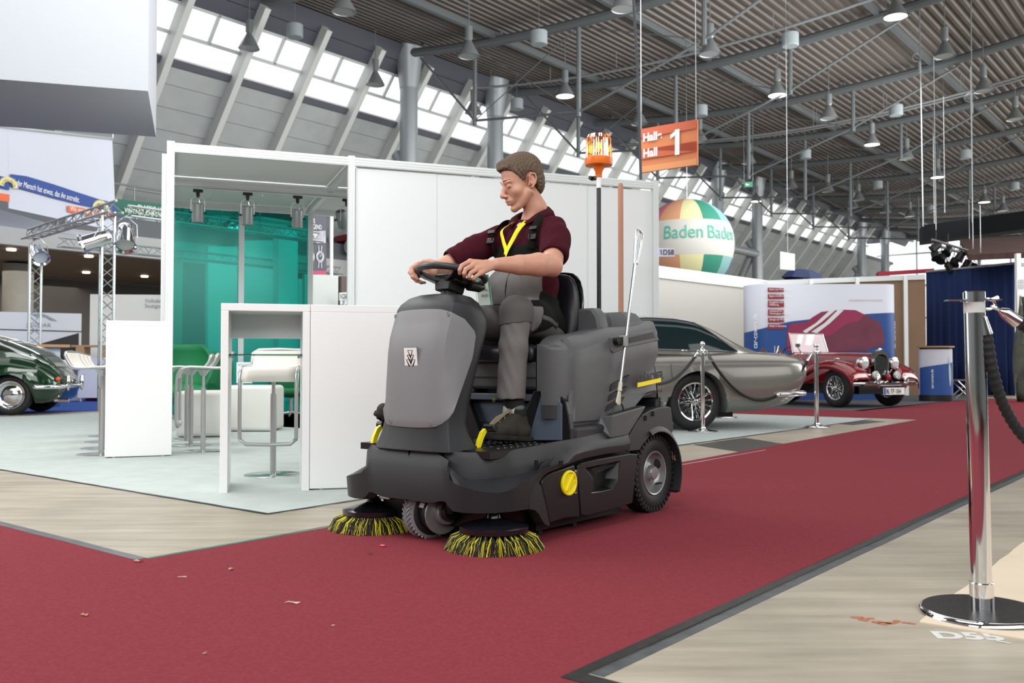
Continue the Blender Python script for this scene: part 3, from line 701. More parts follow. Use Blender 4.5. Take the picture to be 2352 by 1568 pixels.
# warning triangle
c = mu(1272, 927, .468); mb = MB()
tri = lambda s, z, y: [Vector((c.x+s*x, y, c.z+s*q)) for x, q in ((-1, -.6), (1, -.6), (0, 1))]
mb.loft([tri(.0125, 0, c.y-.002), tri(.0125, 0, c.y+.004)]); wt = mb.build('warning_sticker', mat('sticker_yellow', 'f2b61c', .4), SW, smooth=0)
mb = MB(); mb.bb((c.x-.004, c.y-.0028, c.z-.004), (c.x+.004, c.y-.002, c.z)); mb.bb((c.x-.002, c.y-.0028, c.z), (c.x+.001, c.y-.002, c.z+.003)); mb.build('warning_symbol', mat('ink', '111111', .5), wt, smooth=0)
# ---- rear body: two side pods, tank block ----
crease = [(p.y, p.z) for p in (mv(*q, .42) for q in ((1306, 888), (1309, 850), (1313, 822), (1324, 806), (1352, 797), (1380, 786), (1410, 776), (1450, 764), (1500, 754)))]
ridge = [(p.y, p.z) for p in (mv(*q, .32) for q in ((1247, 855), (1251, 830), (1262, 800), (1280, 782), (1305, 770), (1330, 764), (1375, 752), (1428, 750), (1490, 735)))]
l1 = [(p.y, p.z) for p in (mv(*q, .42) for q in ((1395, 864), (1432, 842), (1483, 820), (1522, 809)))]
l2 = [(p.y, p.z) for p in (mv(*q, .41) for q in ((1400, 890), (1440, 873), (1473, 854), (1521, 836)))]
def pod(sx):
    mb = MB(); rings = []
    for u in (.450, .4505, .453, .458, .465, .475, .488, .50, .508, .52, .54, .60, .68, .78, .88, .98, 1.08, 1.18, 1.26, 1.31, 1.335):
        hc = interp(crease, u); hr = interp(ridge, u) if u > .66 else interp([(.45, .80), (.4505, .81), (.453, .83), (.458, .85), (.465, .867), (.475, .88), (.50, .897), (.56, .92), (.66, interp(ridge, .66))], u); k = min(1, (u-.45)/.09)
        e = max(0, (u-1.26)/.075)
        vo = .285+.135*math.sqrt(max(.0, 1-(1-k)**2)); vo -= .03*e*e
        hc = min(hc, hr-.045); vr = .265+(.36-.265)*math.sqrt(max(0, 1-(1-k)**2))
        hb = .49 if u < .98 else .49+min(.13, (u-.98)*.6)
        if u < .54: hb = .652 if u < .503 else .49
        q = max(0, min(1, (u-.84)/.12))
        a1 = interp(l1, u) if u > .8 else hc-.08; a2 = interp(l2, u) if u > .8 else hc-.15
        a1 = min(a1, hc-.03); a2 = min(a2, a1-.03)
        hc = max(hc, hb+.2)
        hr = max(hr, hc+.02)
        ring = [(.26, hb), (vo-.03, hb), (vo-.004, hb+.02), (vo-.014*q, hb+.10 if a2 > hb+.12 else (hb+a2)/2), (vo-.018*q, a2), (vo+.008*q, a1), (vo+.002*q, hc-.012), (vo-.006, hc+.006), (vr+.01, hr-.006), (vr-.012, hr), (.26, hr)]
        rings.append([Vector((x*sx, u, z)) for x, z in ring])
    mb.loft(rings); return mb
for sx in (1, -1): pod(sx).build('rear_body_side', grayd, SW, smooth=48, bevel=.003)
# tank block in the middle / top
tt = [(p.y, p.z) for p in (mv(*q, .33) for q in ((1330, 707), (1356, 707), (1371, 724), (1400, 722), (1418, 721), (1424, 711), (1481, 712)))]
mb = MB(); rings = []
for u, ht, hw in ((.86, 1.052, .33), (.875, 1.062, .335), (.945, 1.064, .335), (.975, 1.046, .27), (1.095, 1.048, .27), (1.125, 1.053, .348), (1.20, 1.056, .352), (1.26, 1.05, .355), (1.30, 1.02, .36), (1.325, .95, .365), (1.345, .84, .38), (1.35, .62, .40)):
    rings.append([Vector((x*hw, u, z)) for x, z in ((-1, .60), (-1, ht-.09), (-.96, ht-.035), (-.86, ht), (.86, ht), (.96, ht-.035), (1, ht-.09), (1, .60))])
mb.loft(rings); mb.build('tank_hood', grayd, SW, smooth=34, bevel=.005)
# small moulded mark on the tank
# handle slot, vents
def sideplate(name, pts, v, dv, m, parent=SW, bevel=.002, sx=1):
    q = [mv(*p, v) for p in pts]; a = [Vector((sx*v, p.y, p.z)) for p in q]; b = [Vector((sx*(v+dv), p.y, p.z)) for p in q]
    mb = MB(); mb.loft([a, b]); return mb.build(name, m, parent, smooth=0, bevel=bevel)
for sx in (1,):
    sideplate('handle_recess_frame', [(1398, 775), (1436, 768), (1500, 757), (1510, 782), (1440, 797), (1404, 811), (1399, 804)], .414, .013, grayd, sx=sx, bevel=.004)
    sideplate('handle_slot_shade', [(1444, 775), (1499, 762), (1504, 775), (1444, 788)], .424, .0045, dark, sx=sx)  # raised dark plate, its colour stands for the shade in the slot
    for pts in ([(1397, 883), (1440, 860), (1432, 875), (1394, 899)], [(1393, 907), (1435, 886), (1428, 900), (1389, 922)], [(1388, 930), (1427, 911), (1420, 924), (1384, 945)]):
        sideplate('air_vent', pts, .402, .022, dark, sx=sx)  # dark plates on the surface stand in for shaded vent slots
# tool tray
tp = [mv(1381, 955, .42), mv(1407, 954, .478), mv(1484, 932, .462), mv(1374, 982, .42), mv(1404, 1006, .470), mv(1443, 999, .462), mv(1480, 940, .46)]
bk_ = [Vector((.39, p.y, p.z)) for p in tp]
mb = MB(); mb.add(tp+bk_, [(0, 3, 4, 1), (1, 4, 5, 6, 2), (0, 1, 2, 9, 7), (3, 10, 11, 4), (4, 11, 12, 5), (5, 12, 13, 6), (2, 6, 13, 9), (0, 7, 10, 3)]); mb.build('tool_tray', grayd, SW, smooth=0, bevel=.005)
ti = [tp[0]+Vector((.004, .008, .0008)), tp[1]+Vector((-.012, .012, .0012)), tp[2]+Vector((-.014, -.02, .0012))]
ti = [ti[0], ti[1], ti[2], Vector((.425, ti[2].y, ti[2].z)), Vector((.425, ti[0].y+.01, ti[0].z))]
mb = MB(); mb.loft([ti, [q+Vector((0, 0, .0015)) for q in ti]]); mb.build('tray_shade', dark, SW, smooth=0)  # dark sheet on the closed top stands for the tray's shaded hollow
# dark shelf under the pods
mb = MB(); mb.bb((-.44, .50, .40), (.44, 1.02, .49)); mb.build('body_ledge', char, SW, bevel=.02, seg=3)
# ---- rear quarter: fender plate and flare ----
fen = [(1440, 985), (1443, 999), (1460, 970), (1474, 952), (1488, 944), (1491, 942), (1512, 936), (1534, 933), (1540, 936), (1543, 960), (1546, 987)]
arch = [(1537, 1000), (1528, 990), (1518, 986), (1509, 986), (1502, 989), (1492, 1000), (1483, 1012), (1474, 1023), (1467, 1034), (1440, 1037), (1430, 1010)]
for sx in (1, -1):
    q = [mv(*p, .45) for p in fen+arch]; a = [Vector((sx*.33, p.y, p.z)) for p in q]; b = [Vector((sx*.455, p.y, p.z)) for p in q]
    mb = MB(); mb.loft([a, b]); mb.build('rear_fender', char, SW, smooth=0, bevel=.005)
    WC = Vector((sx*.36, 1.258, .207)); rings = []
    for i in range(22):
        t = math.radians(112-i*(112+28)/21); r0 = .222; r1 = .232+.02*math.sin(max(0, t))
        d = Vector((0, math.cos(t), math.sin(t))); 
        w_ = .468
        c0 = Vector((sx*w_, 1.238, .205))
        rings.append([c0+d*r0-Vector((sx*.08, 0, 0)), c0+d*r0, c0+d*(r0+.010)+Vector((0, 0, 0)), c0+d*(r1+.028)-Vector((sx*.035, 0, 0)), c0+d*(r1+.028)-Vector((sx*.08, 0, 0))])
    mb = MB(); mb.loft(rings); mb.build('wheel_arch_flare', char, SW, smooth=40)
mb = MB(); mb.bb((-.40, 1.33, .22), (.40, 1.40, .60)); mb.build('rear_bumper', char, SW, bevel=.02, seg=3)
for k, (px, py) in enumerate(((1232, 1063), (1289, 1064), (1483, 960), (1500, 950))):
    v_ = (.462, .484, .457, .457)[k]; c = mv(px, py, v_); mb = MB()
    w_ = .009 if k != 1 else .011
    for a, b in (((-w_, -.013), (w_, -.0115)), ((-w_, .0115), (w_, .013)), ((-w_, -.013), (-w_+.0015, .013)), ((w_-.0015, -.013), (w_, .013)), ((-.001, -.009), (.001, .009)), ((-w_*.6, -.004), (-w_*.2, .006))):
        mb.bb((v_-.004, c.y+a[0], c.z+a[1]), (v_+.002, c.y+b[0], c.z+b[1]))
    mb.build('moulded_symbol', dark, SW, smooth=0)
# ---- side doors ----
door1 = [(1244, 1112), (1245, 1106), (1249, 1097), (1258, 1089), (1272, 1083), (1320, 1067), (1330, 1137), (1333, 1187), (1300, 1190), (1274, 1198), (1263, 1203)]
door2 = [(1326, 1069), (1337, 1063), (1380, 1053), (1424, 1045), (1448, 1041), (1465, 1042), (1459, 1100), (1453, 1155), (1424, 1166), (1380, 1177), (1348, 1185), (1335, 1184)]
hole = [(1341, 1071), (1352, 1084), (1362, 1098), (1363, 1118), (1356, 1133), (1382, 1129), (1408, 1123), (1420, 1100), (1423, 1080), (1427, 1050)]
fn = lambda v: (lambda x, y, z: Vector((v+z, x, y)))
for sx in (1, -1):
    q = [(p.y, p.z) for p in (mv(*c, .468) for c in door1)]
    plate('side_door', [q], (lambda x, y, z: Vector((sx*(.458+z), x, y))), .02, dark, SW, bevel=.006)
    q = [(p.y, p.z) for p in (mv(*c, .468) for c in door2)]; h_ = [(p.y, p.z) for p in (mv(*c, .468) for c in [(1346, 1076), (1356, 1088), (1363, 1100), (1364, 1118), (1360, 1130), (1382, 1127), (1407, 1121), (1418, 1100), (1423, 1060)])]
    d2 = plate('side_door', [q, h_], (lambda x, y, z: Vector((sx*(.456+z), x, y))), .026, dark, SW, bevel=.005)
    mb = MB(); cx = sum(a[0] for a in h_)/len(h_); cy = sum(a[1] for a in h_)/len(h_)
    r0 = [Vector((sx*.466, a[0], a[1])) for a in h_]; r1 = [Vector((sx*.415, cx+(a[0]-cx)*.82, cy+(a[1]-cy)*.8)) for a in h_]
    mb.loft([r0, r1], True, (False, True)); mb.build('recess', dark, d2, smooth=30)
    if sx == 1:
        for k in range(3):
            a = mv(1357+k*3, 1078+k*4, .45); b = mv(1421-k*4, 1057+k*5, .45); mb = MB(); mb.tube([Vector((.452, a.y, a.z)), Vector((.452, b.y, b.z))], .0035, 6); mb.build('louvre', char, d2)
# yellow knob
kc = mv(1309, 1109, .478); kn = MB(); kx = Vector((.466, kc.y, kc.z))
kn.lathe([(.056, 0), (.058, .008), (.056, .014), (.048, .016), (.044, .004), (0.001, .004)], kx, (1, 0, 0), 36, caps=False)
kn.box(kx+Vector((.010, 0, 0)), (.014, .016, .088), Matrix.Rotation(-.6, 3, 'X')); kn.box(kx+Vector((.008, .016, -.010)), (.010, .012, .06), Matrix.Rotation(-.95, 3, 'X'))
kn.build('yellow_knob', yel, SW, smooth=40, bevel=.002)
mb = MB(); mb.bb((.4685, kc.y+.045, kc.z-.055), (.470, kc.y+.075, kc.z+.055)); sc = mb.build('scale_sticker', mat('sticker_dark', '3a333c', .4), SW, smooth=0)
mb = MB()
for i in range(12): mb.bb((.4700, kc.y+.048, kc.z-.052+i*.009), (.4708, kc.y+.056+(.008 if i in (0, 11) else 0), kc.z-.049+i*.009))
mb.build('scale_marks', yel, sc, smooth=0)
# ---- rear wheels ----
def rear_wheel(sx):
    w_ = empty('rear_wheel', (sx*.37, 1.258, .2075), 0); w_.parent = SW
    mb = MB(); pr = [(.112, -.045), (.125, -.055), (.165, -.058), (.192, -.048), (.200, -.035), (.203, 0), (.200, .035), (.192, .048), (.165, .058), (.125, .055), (.112, .045), (.112, -.045)]
    mb.lathe(pr, (0, 0, 0), (sx, 0, 0), 48, caps=False)
    for i in range(40):
        t = 2*PI*i/40
        for side in (-1, 1):
            tt_ = t+(PI/40 if side > 0 else 0); R = Matrix.Rotation(-tt_, 3, 'X'); mb.box(R @ Vector((side*.032, 0, .2005)), (.040, .016, .012), R @ Matrix.Rotation(side*.35, 3, 'Z'))
            mb.box(R @ Vector((side*.052, 0, .188)), (.010, .015, .022), R)
    mb.build('tyre', rub, w_, smooth=40)
    mb = MB(); mb.lathe([(.116, .052), (.113, .055), (.107, .052), (.104, .03), (.098, .012), (.085, .004), (.06, .012), (.045, .02), (.040, .022), (.036, .046), (.033, .052), (.001, .053)], (0, 0, 0), (sx, 0, 0), 40, caps=False)
    mb.lathe([(.116, .052), (.11, -.05)], (0, 0, 0), (sx, 0, 0), 40, caps=False)
    mb.build('rim', silver, w_, smooth=40)
    mb = MB(); mb.cyl((sx*.02, .06, -.065), (sx*.065, .045, -.055), .005, 8); mb.build('valve', black, w_)
    return w_
rear_wheel(1); rear_wheel(-1)
mb = MB(); mb.cyl((-.34, 1.258, .2075), (.34, 1.258, .2075), .03, 12); mb.build('rear_axle', dark, SW)
mb = MB()
for sx in (1, -1): mb.bb((sx*.30, 1.03, .16), (sx*.36, 1.36, .44))
mb.build('wheel_housing', dark, SW, smooth=0)
# ---- front drive wheel ----
fw = empty('front_wheel', (.02, -.0, .118), -.0); fw.parent = SW; fw.rotation_euler = (0, 0, math.radians(-13))
ft = mat('grey_tyre', '85868a', .6, bump=.2, bscale=300)
mb = MB(); mb.lathe([(.075, -.036), (.105, -.036), (.116, -.028), (.118, 0), (.116, .028), (.105, .036), (.075, .036)], (-.035, 0, 0), (1, 0, 0), 48, caps=False)
for i in range(38):
    t = 2*PI*i/38
    for side in (-1, 1):
        R = Matrix.Rotation(-t-(.08 if side > 0 else 0), 3, 'X'); mb.box(R @ Vector((-.035+side*.016, 0, .1175)), (.034, .0085, .008), R @ Matrix.Rotation(side*.55, 3, 'Z'))
mb.build('tyre', ft, fw, smooth=40)
mb = MB(); mb.lathe([(.106, .030), (.100, .040), (.075, .040)], (-.035, 0, 0), (1, 0, 0), 48, caps=False); mb.build('tyre_sidewall', rub, fw, smooth=60)
mb = MB(); mb.cyl((-.06, 0, 0), (.075, 0, .004), .083, 36); mb.build('hub_motor', dark, fw, bevel=.004)
mb = MB(); mb.cyl((.073, 0, .004), (.082, 0, .004), .092, 36); mb.cyl((.082, 0, .004), (.115, 0, .01), .05, 24); mb.build('motor_flange', silver, fw, bevel=.002)
mb = MB(); mb.cyl((.10, 0, .008), (.15, 0, .02), .038, 20); mb.tube([(.14, 0, .02), (.17, 0, .10)], .03, 12); mb.cyl((0, 0, .1), (0, 0, .25), .05, 20); mb.build('motor_fork', dark, fw)
mb = MB(); q = [Vector((.022+x, -.079+abs(x)*0, .03+z)) for x, z in ((-.02, -.008), (.02, -.008), (.02, .014), (-.02, .014))]
R = Matrix.Rotation(-.45, 3, 'X'); mb.add([Vector((p.x-.0, 0, 0))+R @ Vector((0, -.0845, p.z-.03)) for p in q], [(0, 1, 2, 3)])
mb.build('motor_label', white, fw, smooth=0, solid=.0005)
mb = MB(); mb.tube([(-.19, -.02, .235), (-.10, -.03, .225), (-.03, 0, .235)], .02, 12); mb.build('hose_red', mat('red_hose', 'b01c30', .4), SW)
mb = MB(); mb.tube([(-.21, -.0, .215), (-.125, -.02, .215)], .026, 14); mb.box((-.27, .0, .185), (.07, .05, .07)); mb.build('brush_linkage', steel, SW, bevel=.004)
# ---- side brushes ----
byel = mat('bristle_yellow', 'e8dc22', .5); bblk = mat('bristle_black', '17171a', .5)
def brush(sx, slant):
    b = empty('side_brush', (sx*.372, .005, 0), 0); b.parent = SW
    mb = MB(); mb.lathe([(.142, .072), (.147, .076), (.147, .096), (.141, .100), (.10, .112), (.05, .125), (.035, .13), (.03, .15)], n=48); mb.build('brush_disc', mat('gloss_disc', '17151a', .18, coat=.3), b, smooth=40)
    mb = MB(); mb.cyl((0, 0, .13), (0, 0, .19), .016, 16); mb.build('spindle', steel, b)
    mb = MB(); mb.mi = 0
    for i in range(34):                        # tufts of bristles
        t0 = 2*PI*i/34; yellow = i % 2 == 0 or True
        for k in range(30):
            isy = k < (11 if i % 2 == 0 else 7)
            a = t0+random.gauss(0, .012); a2 = t0+random.gauss(0, .085); r0 = .115+random.random()*.022; r2 = .20+random.random()*.016
            z2 = random.random()*.006+.002
            p0 = Vector((r0*math.cos(a), r0*math.sin(a), .074)); p2 = Vector((r2*math.cos(a2), r2*math.sin(a2), z2))
            p1 = (p0+p2)/2+Vector((math.cos(a)*.012, math.sin(a)*.012, .008+random.random()*.006))
            mb.tube([p0, p1, p2], [.0013, .0012, .0009], 3, mi=0 if isy else 1, caps=False)
    mb.build('bristles', [byel, bblk], b, smooth=180); 
    return b
for sx in (1, -1):
    b = brush(sx, 0)
# main roller skirt under the body
mb = MB(); mb.bb((-.36, .33, .012), (.36, .36, .12)); mb.bb((-.36, .60, .012), (.36, .63, .12)); mb.bb((-.37, .30, .03), (-.34, 1.0, .12)); mb.bb((.34, .30, .03), (.37, 1.0, .12)); mb.build('dust_skirt', blackrub, SW, smooth=0)
# ---- pedals ----
for sx, (px, py), tag_ in ((1, (1104, 1034), ''), (-1, (873, 1020), '')):
    v_ = .215 if sx > 0 else -.325
    y0 = .07 if sx > 0 else -.055
    mb = MB(); P = [(y0+.0, .41), (y0+.022, .41), (y0+.045, .455), (y0+.075, .492), (y0+.068, .500), (y0+.03, .478), (y0+.008, .44)]
    mb.loft([[Vector((v_-.008, y, z)) for y, z in P], [Vector((v_+.008, y, z)) for y, z in P]]); pdl = mb.build('pedal_arm', yel, SW, smooth=0, bevel=.001)
    mb = MB(); mb.cyl((v_-.01*sx, y0+.07, .493), (v_+(.055 if sx > 0 else -.03), y0+.07, .493), .0165, 18); mb.build('pedal_roller', black, pdl, bevel=.003)
    mb = MB(); mb.lathe([(.05, .410), (.048, .418), (.02, .42)], (v_-.06*sx, y0+.01+(.03 if sx < 0 else 0), 0), n=24, sx=1.3 if sx > 0 else .8); mb.build('pedal_boot', blackrub, SW)
# ---- beacon on its pole ----
bp = w2m(M(0, 0, 0)); BV = .15; BU = 1.143
bp = (BV, BU)
bc_ = empty('beacon', (BV, BU, 1.02), 0); bc_.parent = SW
poletop = mv(1376, 432, BV).z-1.02; whit = mv(1376, 412, BV).z-1.02; btop = mv(1378, 320, BV).z-1.02
mb = MB(); mb.cyl((0, 0, 0), (0, 0, poletop), .0125, 20); mb.build('pole', mat('pole_black', '25262a', .3), bc_)
mb = MB(); mb.lathe([(.024, 0), (.022, .03), (.015, .04)], n=16); mb.build('pole_socket', black, bc_)
mb = MB(); mb.cyl((0, 0, poletop), (0, 0, whit+.02), .0125, 20); mb.build('pole_top', white, bc_)
mb = MB(); mb.box((-.02, 0, whit+.01), (.06, .018, .022)); mb.cyl((-.045, -.02, whit+.012), (-.045, .02, whit+.012), .011, 10); mb.build('clamp_screw', black, bc_, bevel=.003)
k = whit+.012; hB_ = btop-k
orange = mat('orange_base', 'e8731c', .35); amber = glassmat('amber_lens', (1.0, .55, .02), .72, .08)
mb = MB(); mb.lathe([(.018, k), (.020, k+.03), (.034, k+.055), (.072, k+.062), (.074, k+.066), (.074, k+.10), (.07, k+.104), (.001, k+.106)], n=36, caps=False); mb.build('beacon_base', orange, bc_, smooth=40)
mb = MB(); n = 72; rings = []
for r_, z_ in ((.072, k+.10), (.0715, k+.12), (.070, k+.17), (.067, k+.205), (.058, k+.228), (.042, hB_+k-.004), (.02, hB_+k+.001), (.001, hB_+k+.001)):
    rings.append([Vector(((r_*(1-.03*(j % 2)))*math.cos(2*PI*j/n), (r_*(1-.03*(j % 2)))*math.sin(2*PI*j/n), z_)) for j in range(n)])
mb.loft(rings, True, (False, False)); mb.build('amber_lens', amber, bc_, smooth=20)
mb = MB(); mb.lathe([(.012, k+.1), (.012, k+.14), (.018, k+.165), (.010, k+.185)], n=14); o = mb.build('bulb', mat('bulb_glow', 'ffc23a', .3, emit=30), bc_)
mb = MB(); mb.lathe([(.04, k+.105), (.038, k+.13), (.03, k+.15)], (0, .01, 0), n=20, caps=False); mb.build('reflector', chrome, bc_)
# ---- lettering on the rear side ----
def sidetext(name, body, a, b, size, v, m, parent=SW, sx=1., bold=0.):
    pa = mv(*a, v); pb = mv(*b, v); Mx = frame(Vector((v, pa.y, pa.z)), Vector((0, pb.y-pa.y, pb.z-pa.z)), (0, 0, 1)); return text(name, body, size, m, parent, Mx, .0004, sx, bold)
ink = mat('ink', '111111', .5)
sv = .434
sidetext('brand_lettering', 'KÄRCHER', (1470, 882), (1518, 871), .062, sv, ink, sx=.86, bold=.0022)
pa, pb = mv(1465, 889, sv), mv(1518, 877, sv); mb = MB(); d = (pb-pa)
mb.loft([[Vector((sv-.003, p.y, p.z)) for p in (pa, pb, pb+Vector((0, 0, .022)), pa+Vector((0, 0, .022)))], [Vector((sv+.001, p.y, p.z)) for p in (pa, pb, pb+Vector((0, 0, .022)), pa+Vector((0, 0, .022)))]]); mb.build('brand_bar', mat('logo_yellow', 'ffe600', .4), SW, smooth=0)
sidetext('type_lettering', 'Professional', (1492, 906), (1520, 900), .03, sv, ink, sx=.9)
# ================= white exhibition stand =================
BD = math.radians(20.9); cb_, sb_ = math.cos(BD), math.sin(BD); P0 = (-3.775, 10.09)
KS = 1.075
def B(t, y, h): return Vector((KS*(P0[0]+cb_*t-sb_*y), KS*(P0[1]+sb_*t+cb_*y), CAMH+KS*(h-CAMH)))
RB = rotz(BD)
def bfront(px, py, y):                         # pixel -> stand coordinates (t, h) on the plane at depth y
    r = ray(px, py); n = (-sb_, cb_); q = B(0, y, 0)/KS; k = q.x*n[0]+q.y*n[1]; s = k/(r[0]*n[0]+r[1]*n[1]); X = r[0]*s-P0[0]; Y = r[1]*s-P0[1]
    return X*cb_+Y*sb_, CAMH+r[2]*s
prof = mat('stand_profile', 'dfe3e3', .4, .1); panelm = mat('stand_panel', 'e3e6e7', .5); fab = mat('canopy_fabric', 'e9eae6', .8)
HS = 3.23
def bb_(mb, t0, y0, h0, t1, y1, h1): c = B((t0+t1)/2, (y0+y1)/2, (h0+h1)/2); mb.box(c, (KS*abs(t1-t0), KS*abs(y1-y0), KS*abs(h1-h0)), RB)
def groove(mb, t0, y0, h0, t1, y1, h1):        # profile bar with grooves
    bb_(mb, t0, y0, h0, t1, y1, h1)
ST = empty('exhibition_stand', B(0, 0, 0), BD, 'white exhibition stand frame with canopy, green film panels and long white wall behind the rider', 'exhibition stand')
def sub(mb, name, m, par=ST, **k):
    inv = Matrix.Translation(B(0, 0, 0)) @ Matrix.Rotation(BD, 4, 'Z'); inv = inv.inverted()
    mb.v = [tuple(inv @ Vector(p)) for p in mb.v]; return mb.build(name, m, par, **k)
def beam(name, t0, y0, h0, t1, y1, h1):
    mb = MB(); bb_(mb, t0, y0, h0, t1, y1, h1)
    horiz = abs(h1-h0) < .3
    if horiz:                                   # raised lips of the aluminium profile
        for z in (h0+.02, (h0+h1)/2, h1-.02):
            if abs(t1-t0) > abs(y1-y0): bb_(mb, t0, y0-.006, z-.008, t1, y0, z+.008)
            else: bb_(mb, t1, y0, z-.008, t1+.006, y1, z+.008); bb_(mb, t0-.006, y0, z-.008, t0, y1, z+.008)
    else:
        for x in (t0+.012, (t0+t1)/2, t1-.012): bb_(mb, x-.006, y0-.006, h0, x+.006, y0, h1)
    return sub(mb, name, prof, smooth=0)
for t, y in ((0, 0), (2.0, 0), (6.08, 0), (0, 3.5), (1.03, 3.5), (2.05, 3.5)): beam('post', t-.03, y-.03, 0, t+.05, y+.04, HS+.015 if y == 0 else HS-.12)
beam('post', -.08, .35, 0, -.03, .42, HS-.05)
beam('fascia_beam', 0, -.02, HS-.10, 2.0, .03, HS); beam('fascia_beam', 2.05, -.02, HS-.10, 6.1, .03, HS)
beam('fascia_beam', 0, 3.48, HS-.14, 4.0, 3.53, HS-.02); beam('fascia_beam', 0, 0, HS-.12, .05, 3.5, HS-.02)
beam('canopy_beam', 0, 1.62, HS-.16, 3.2, 1.68, HS-.06); beam('canopy_beam', 2.0, 0, HS-.13, 2.07, 3.5, HS-.03)
beam('light_track', .42, 1.60, HS-.20, 2.6, 1.64, HS-.16)
for a, b in (((.05, .03), (1.99, 1.61)), ((2.08, .03), (3.4, 1.61)), ((.05, 1.69), (1.99, 3.47)), ((2.08, 1.69), (3.4, 3.47))):
    mb = MB(); bb_(mb, a[0], a[1], HS-.04, b[0], b[1], HS-.032); sub(mb, 'canopy_panel', fab, smooth=0)
edges = [2.05, bfront(1005, 600, 0)[0], bfront(1005, 600, 0)[0]+1.02, bfront(1350, 500, 0)[0], 6.05]
for a, b in zip(edges, edges[1:]):
    mb = MB(); bb_(mb, a+.012, 0, .02, b-.012, .03, HS-.12); sub(mb, 'wall_panel', panelm, smooth=0, bevel=.003)
    mb = MB(); bb_(mb, b-.012, .008, .02, b+.012, .03, HS-.12); sub(mb, 'panel_joint', prof, smooth=0)
def teal_mat():
    m = bpy.data.materials.new('teal_film'); m.use_nodes = True; nt = m.node_tree; n = nt.nodes; n.remove(n['Principled BSDF'])
    a = n.new('ShaderNodeBsdfTransparent'); a.inputs[0].default_value = (.0, .60, .54, 1)
    t = n.new('ShaderNodeBsdfTranslucent'); t.inputs[0].default_value = (.0, .50, .45, 1)
    g = n.new('ShaderNodeBsdfGlossy'); g.inputs[1].default_value = .25; g.inputs[0].default_value = (.35, .9, .8, 1)
    d = n.new('ShaderNodeBsdfDiffuse'); d.inputs[0].default_value = (.0, .34, .30, 1)
    x = n.new('ShaderNodeMixShader'); x.inputs[0].default_value = .12; nt.links.new(a.outputs[0], x.inputs[1]); nt.links.new(d.outputs[0], x.inputs[2])
    y = n.new('ShaderNodeMixShader'); y.inputs[0].default_value = .10; nt.links.new(x.outputs[0], y.inputs[1]); nt.links.new(g.outputs[0], y.inputs[2])
    nt.links.new(y.outputs[0], n['Material Output'].inputs[0]); return m
teal = teal_mat()
for a, b in ((.05, 1.0), (1.08, 2.02)):
    mb = MB(); bb_(mb, a, 3.50, .06, b, 3.506, HS-.15); sub(mb, 'green_film_panel', teal, smooth=0)
# ---- spotlights on the track ----
spm = mat('spot_grey', '8f9594', .35, .3)
sp0 = None
def spot():
    t = empty('track_spotlight', (0, 0, 0), 0, '', 'spotlight')
    mb = MB(); mb.box((0, 0, -.02), (.13, .035, .04)); mb.lathe([(.02, -.11), (.03, -.04)], n=12); mb.build('adapter', black, t)
    mb = MB(); mb.lathe([(.075, -.46), (.078, -.45), (.078, -.215), (.065, -.20), (.065, -.455), (.001, -.44)], n=28); mb.build('housing', spm, t, smooth=40)
    mb = MB(); P = [(-.088, 0, -.32)]+[(-.088*math.cos(a), 0, -.16+.06*math.sin(a)) for a in np.linspace(0, PI, 9)]+[(.088, 0, -.32)]; mb.tube(P, .006, 6); mb.build('bracket', alu, t)
    mb = MB(); mb.cyl((-.115, 0, -.32), (-.08, 0, -.32), .014, 8); mb.cyl((.08, 0, -.32), (.115, 0, -.32), .014, 8); mb.build('knob', black, t)
    mb = MB(); mb.tube([(.0, 0, -.08), (.03, .01, -.20), (.09, 0, -.23), (.14, 0, -.14), (.19, 0, -.10), (.2, 0, -.02)], .0035, 5); mb.build('safety_wire', chrome, t)
    mb = MB(); mb.lathe([(.001, -.43), (.062, -.445)], n=20); mb.build('lens', mat('lens_glass', 'cfd6d4', .1, .3), t)
    return t
sp0 = spot()
labs = ['leftmost grey track spotlight under the stand canopy', 'second grey track spotlight from the left, over the green film joint', 'third grey track spotlight from the left, lens edge visible', 'rightmost grey track spotlight, tilted with its lens showing']
for i, (px, py) in enumerate(((455, 420), (569, 430), (684, 437), (797, 444))):
    tt_, _ = bfront(px, py, 1.62); p = B(tt_, 1.62, HS-.20)
    o = sp0 if i == 0 else dup(sp0, p, label=labs[i]); o.location = p; o['label'] = labs[i]; o.rotation_euler = (.08*(i > 1), -.0, BD)
    if i == 3:
        for k in kids(o):
            if k.name.startswith(('housing', 'lens', 'knob')): k.location = (-.01, 0, -.02); k.rotation_euler = (.45, -.32, 0); k.location = (-.11, .14, .01)
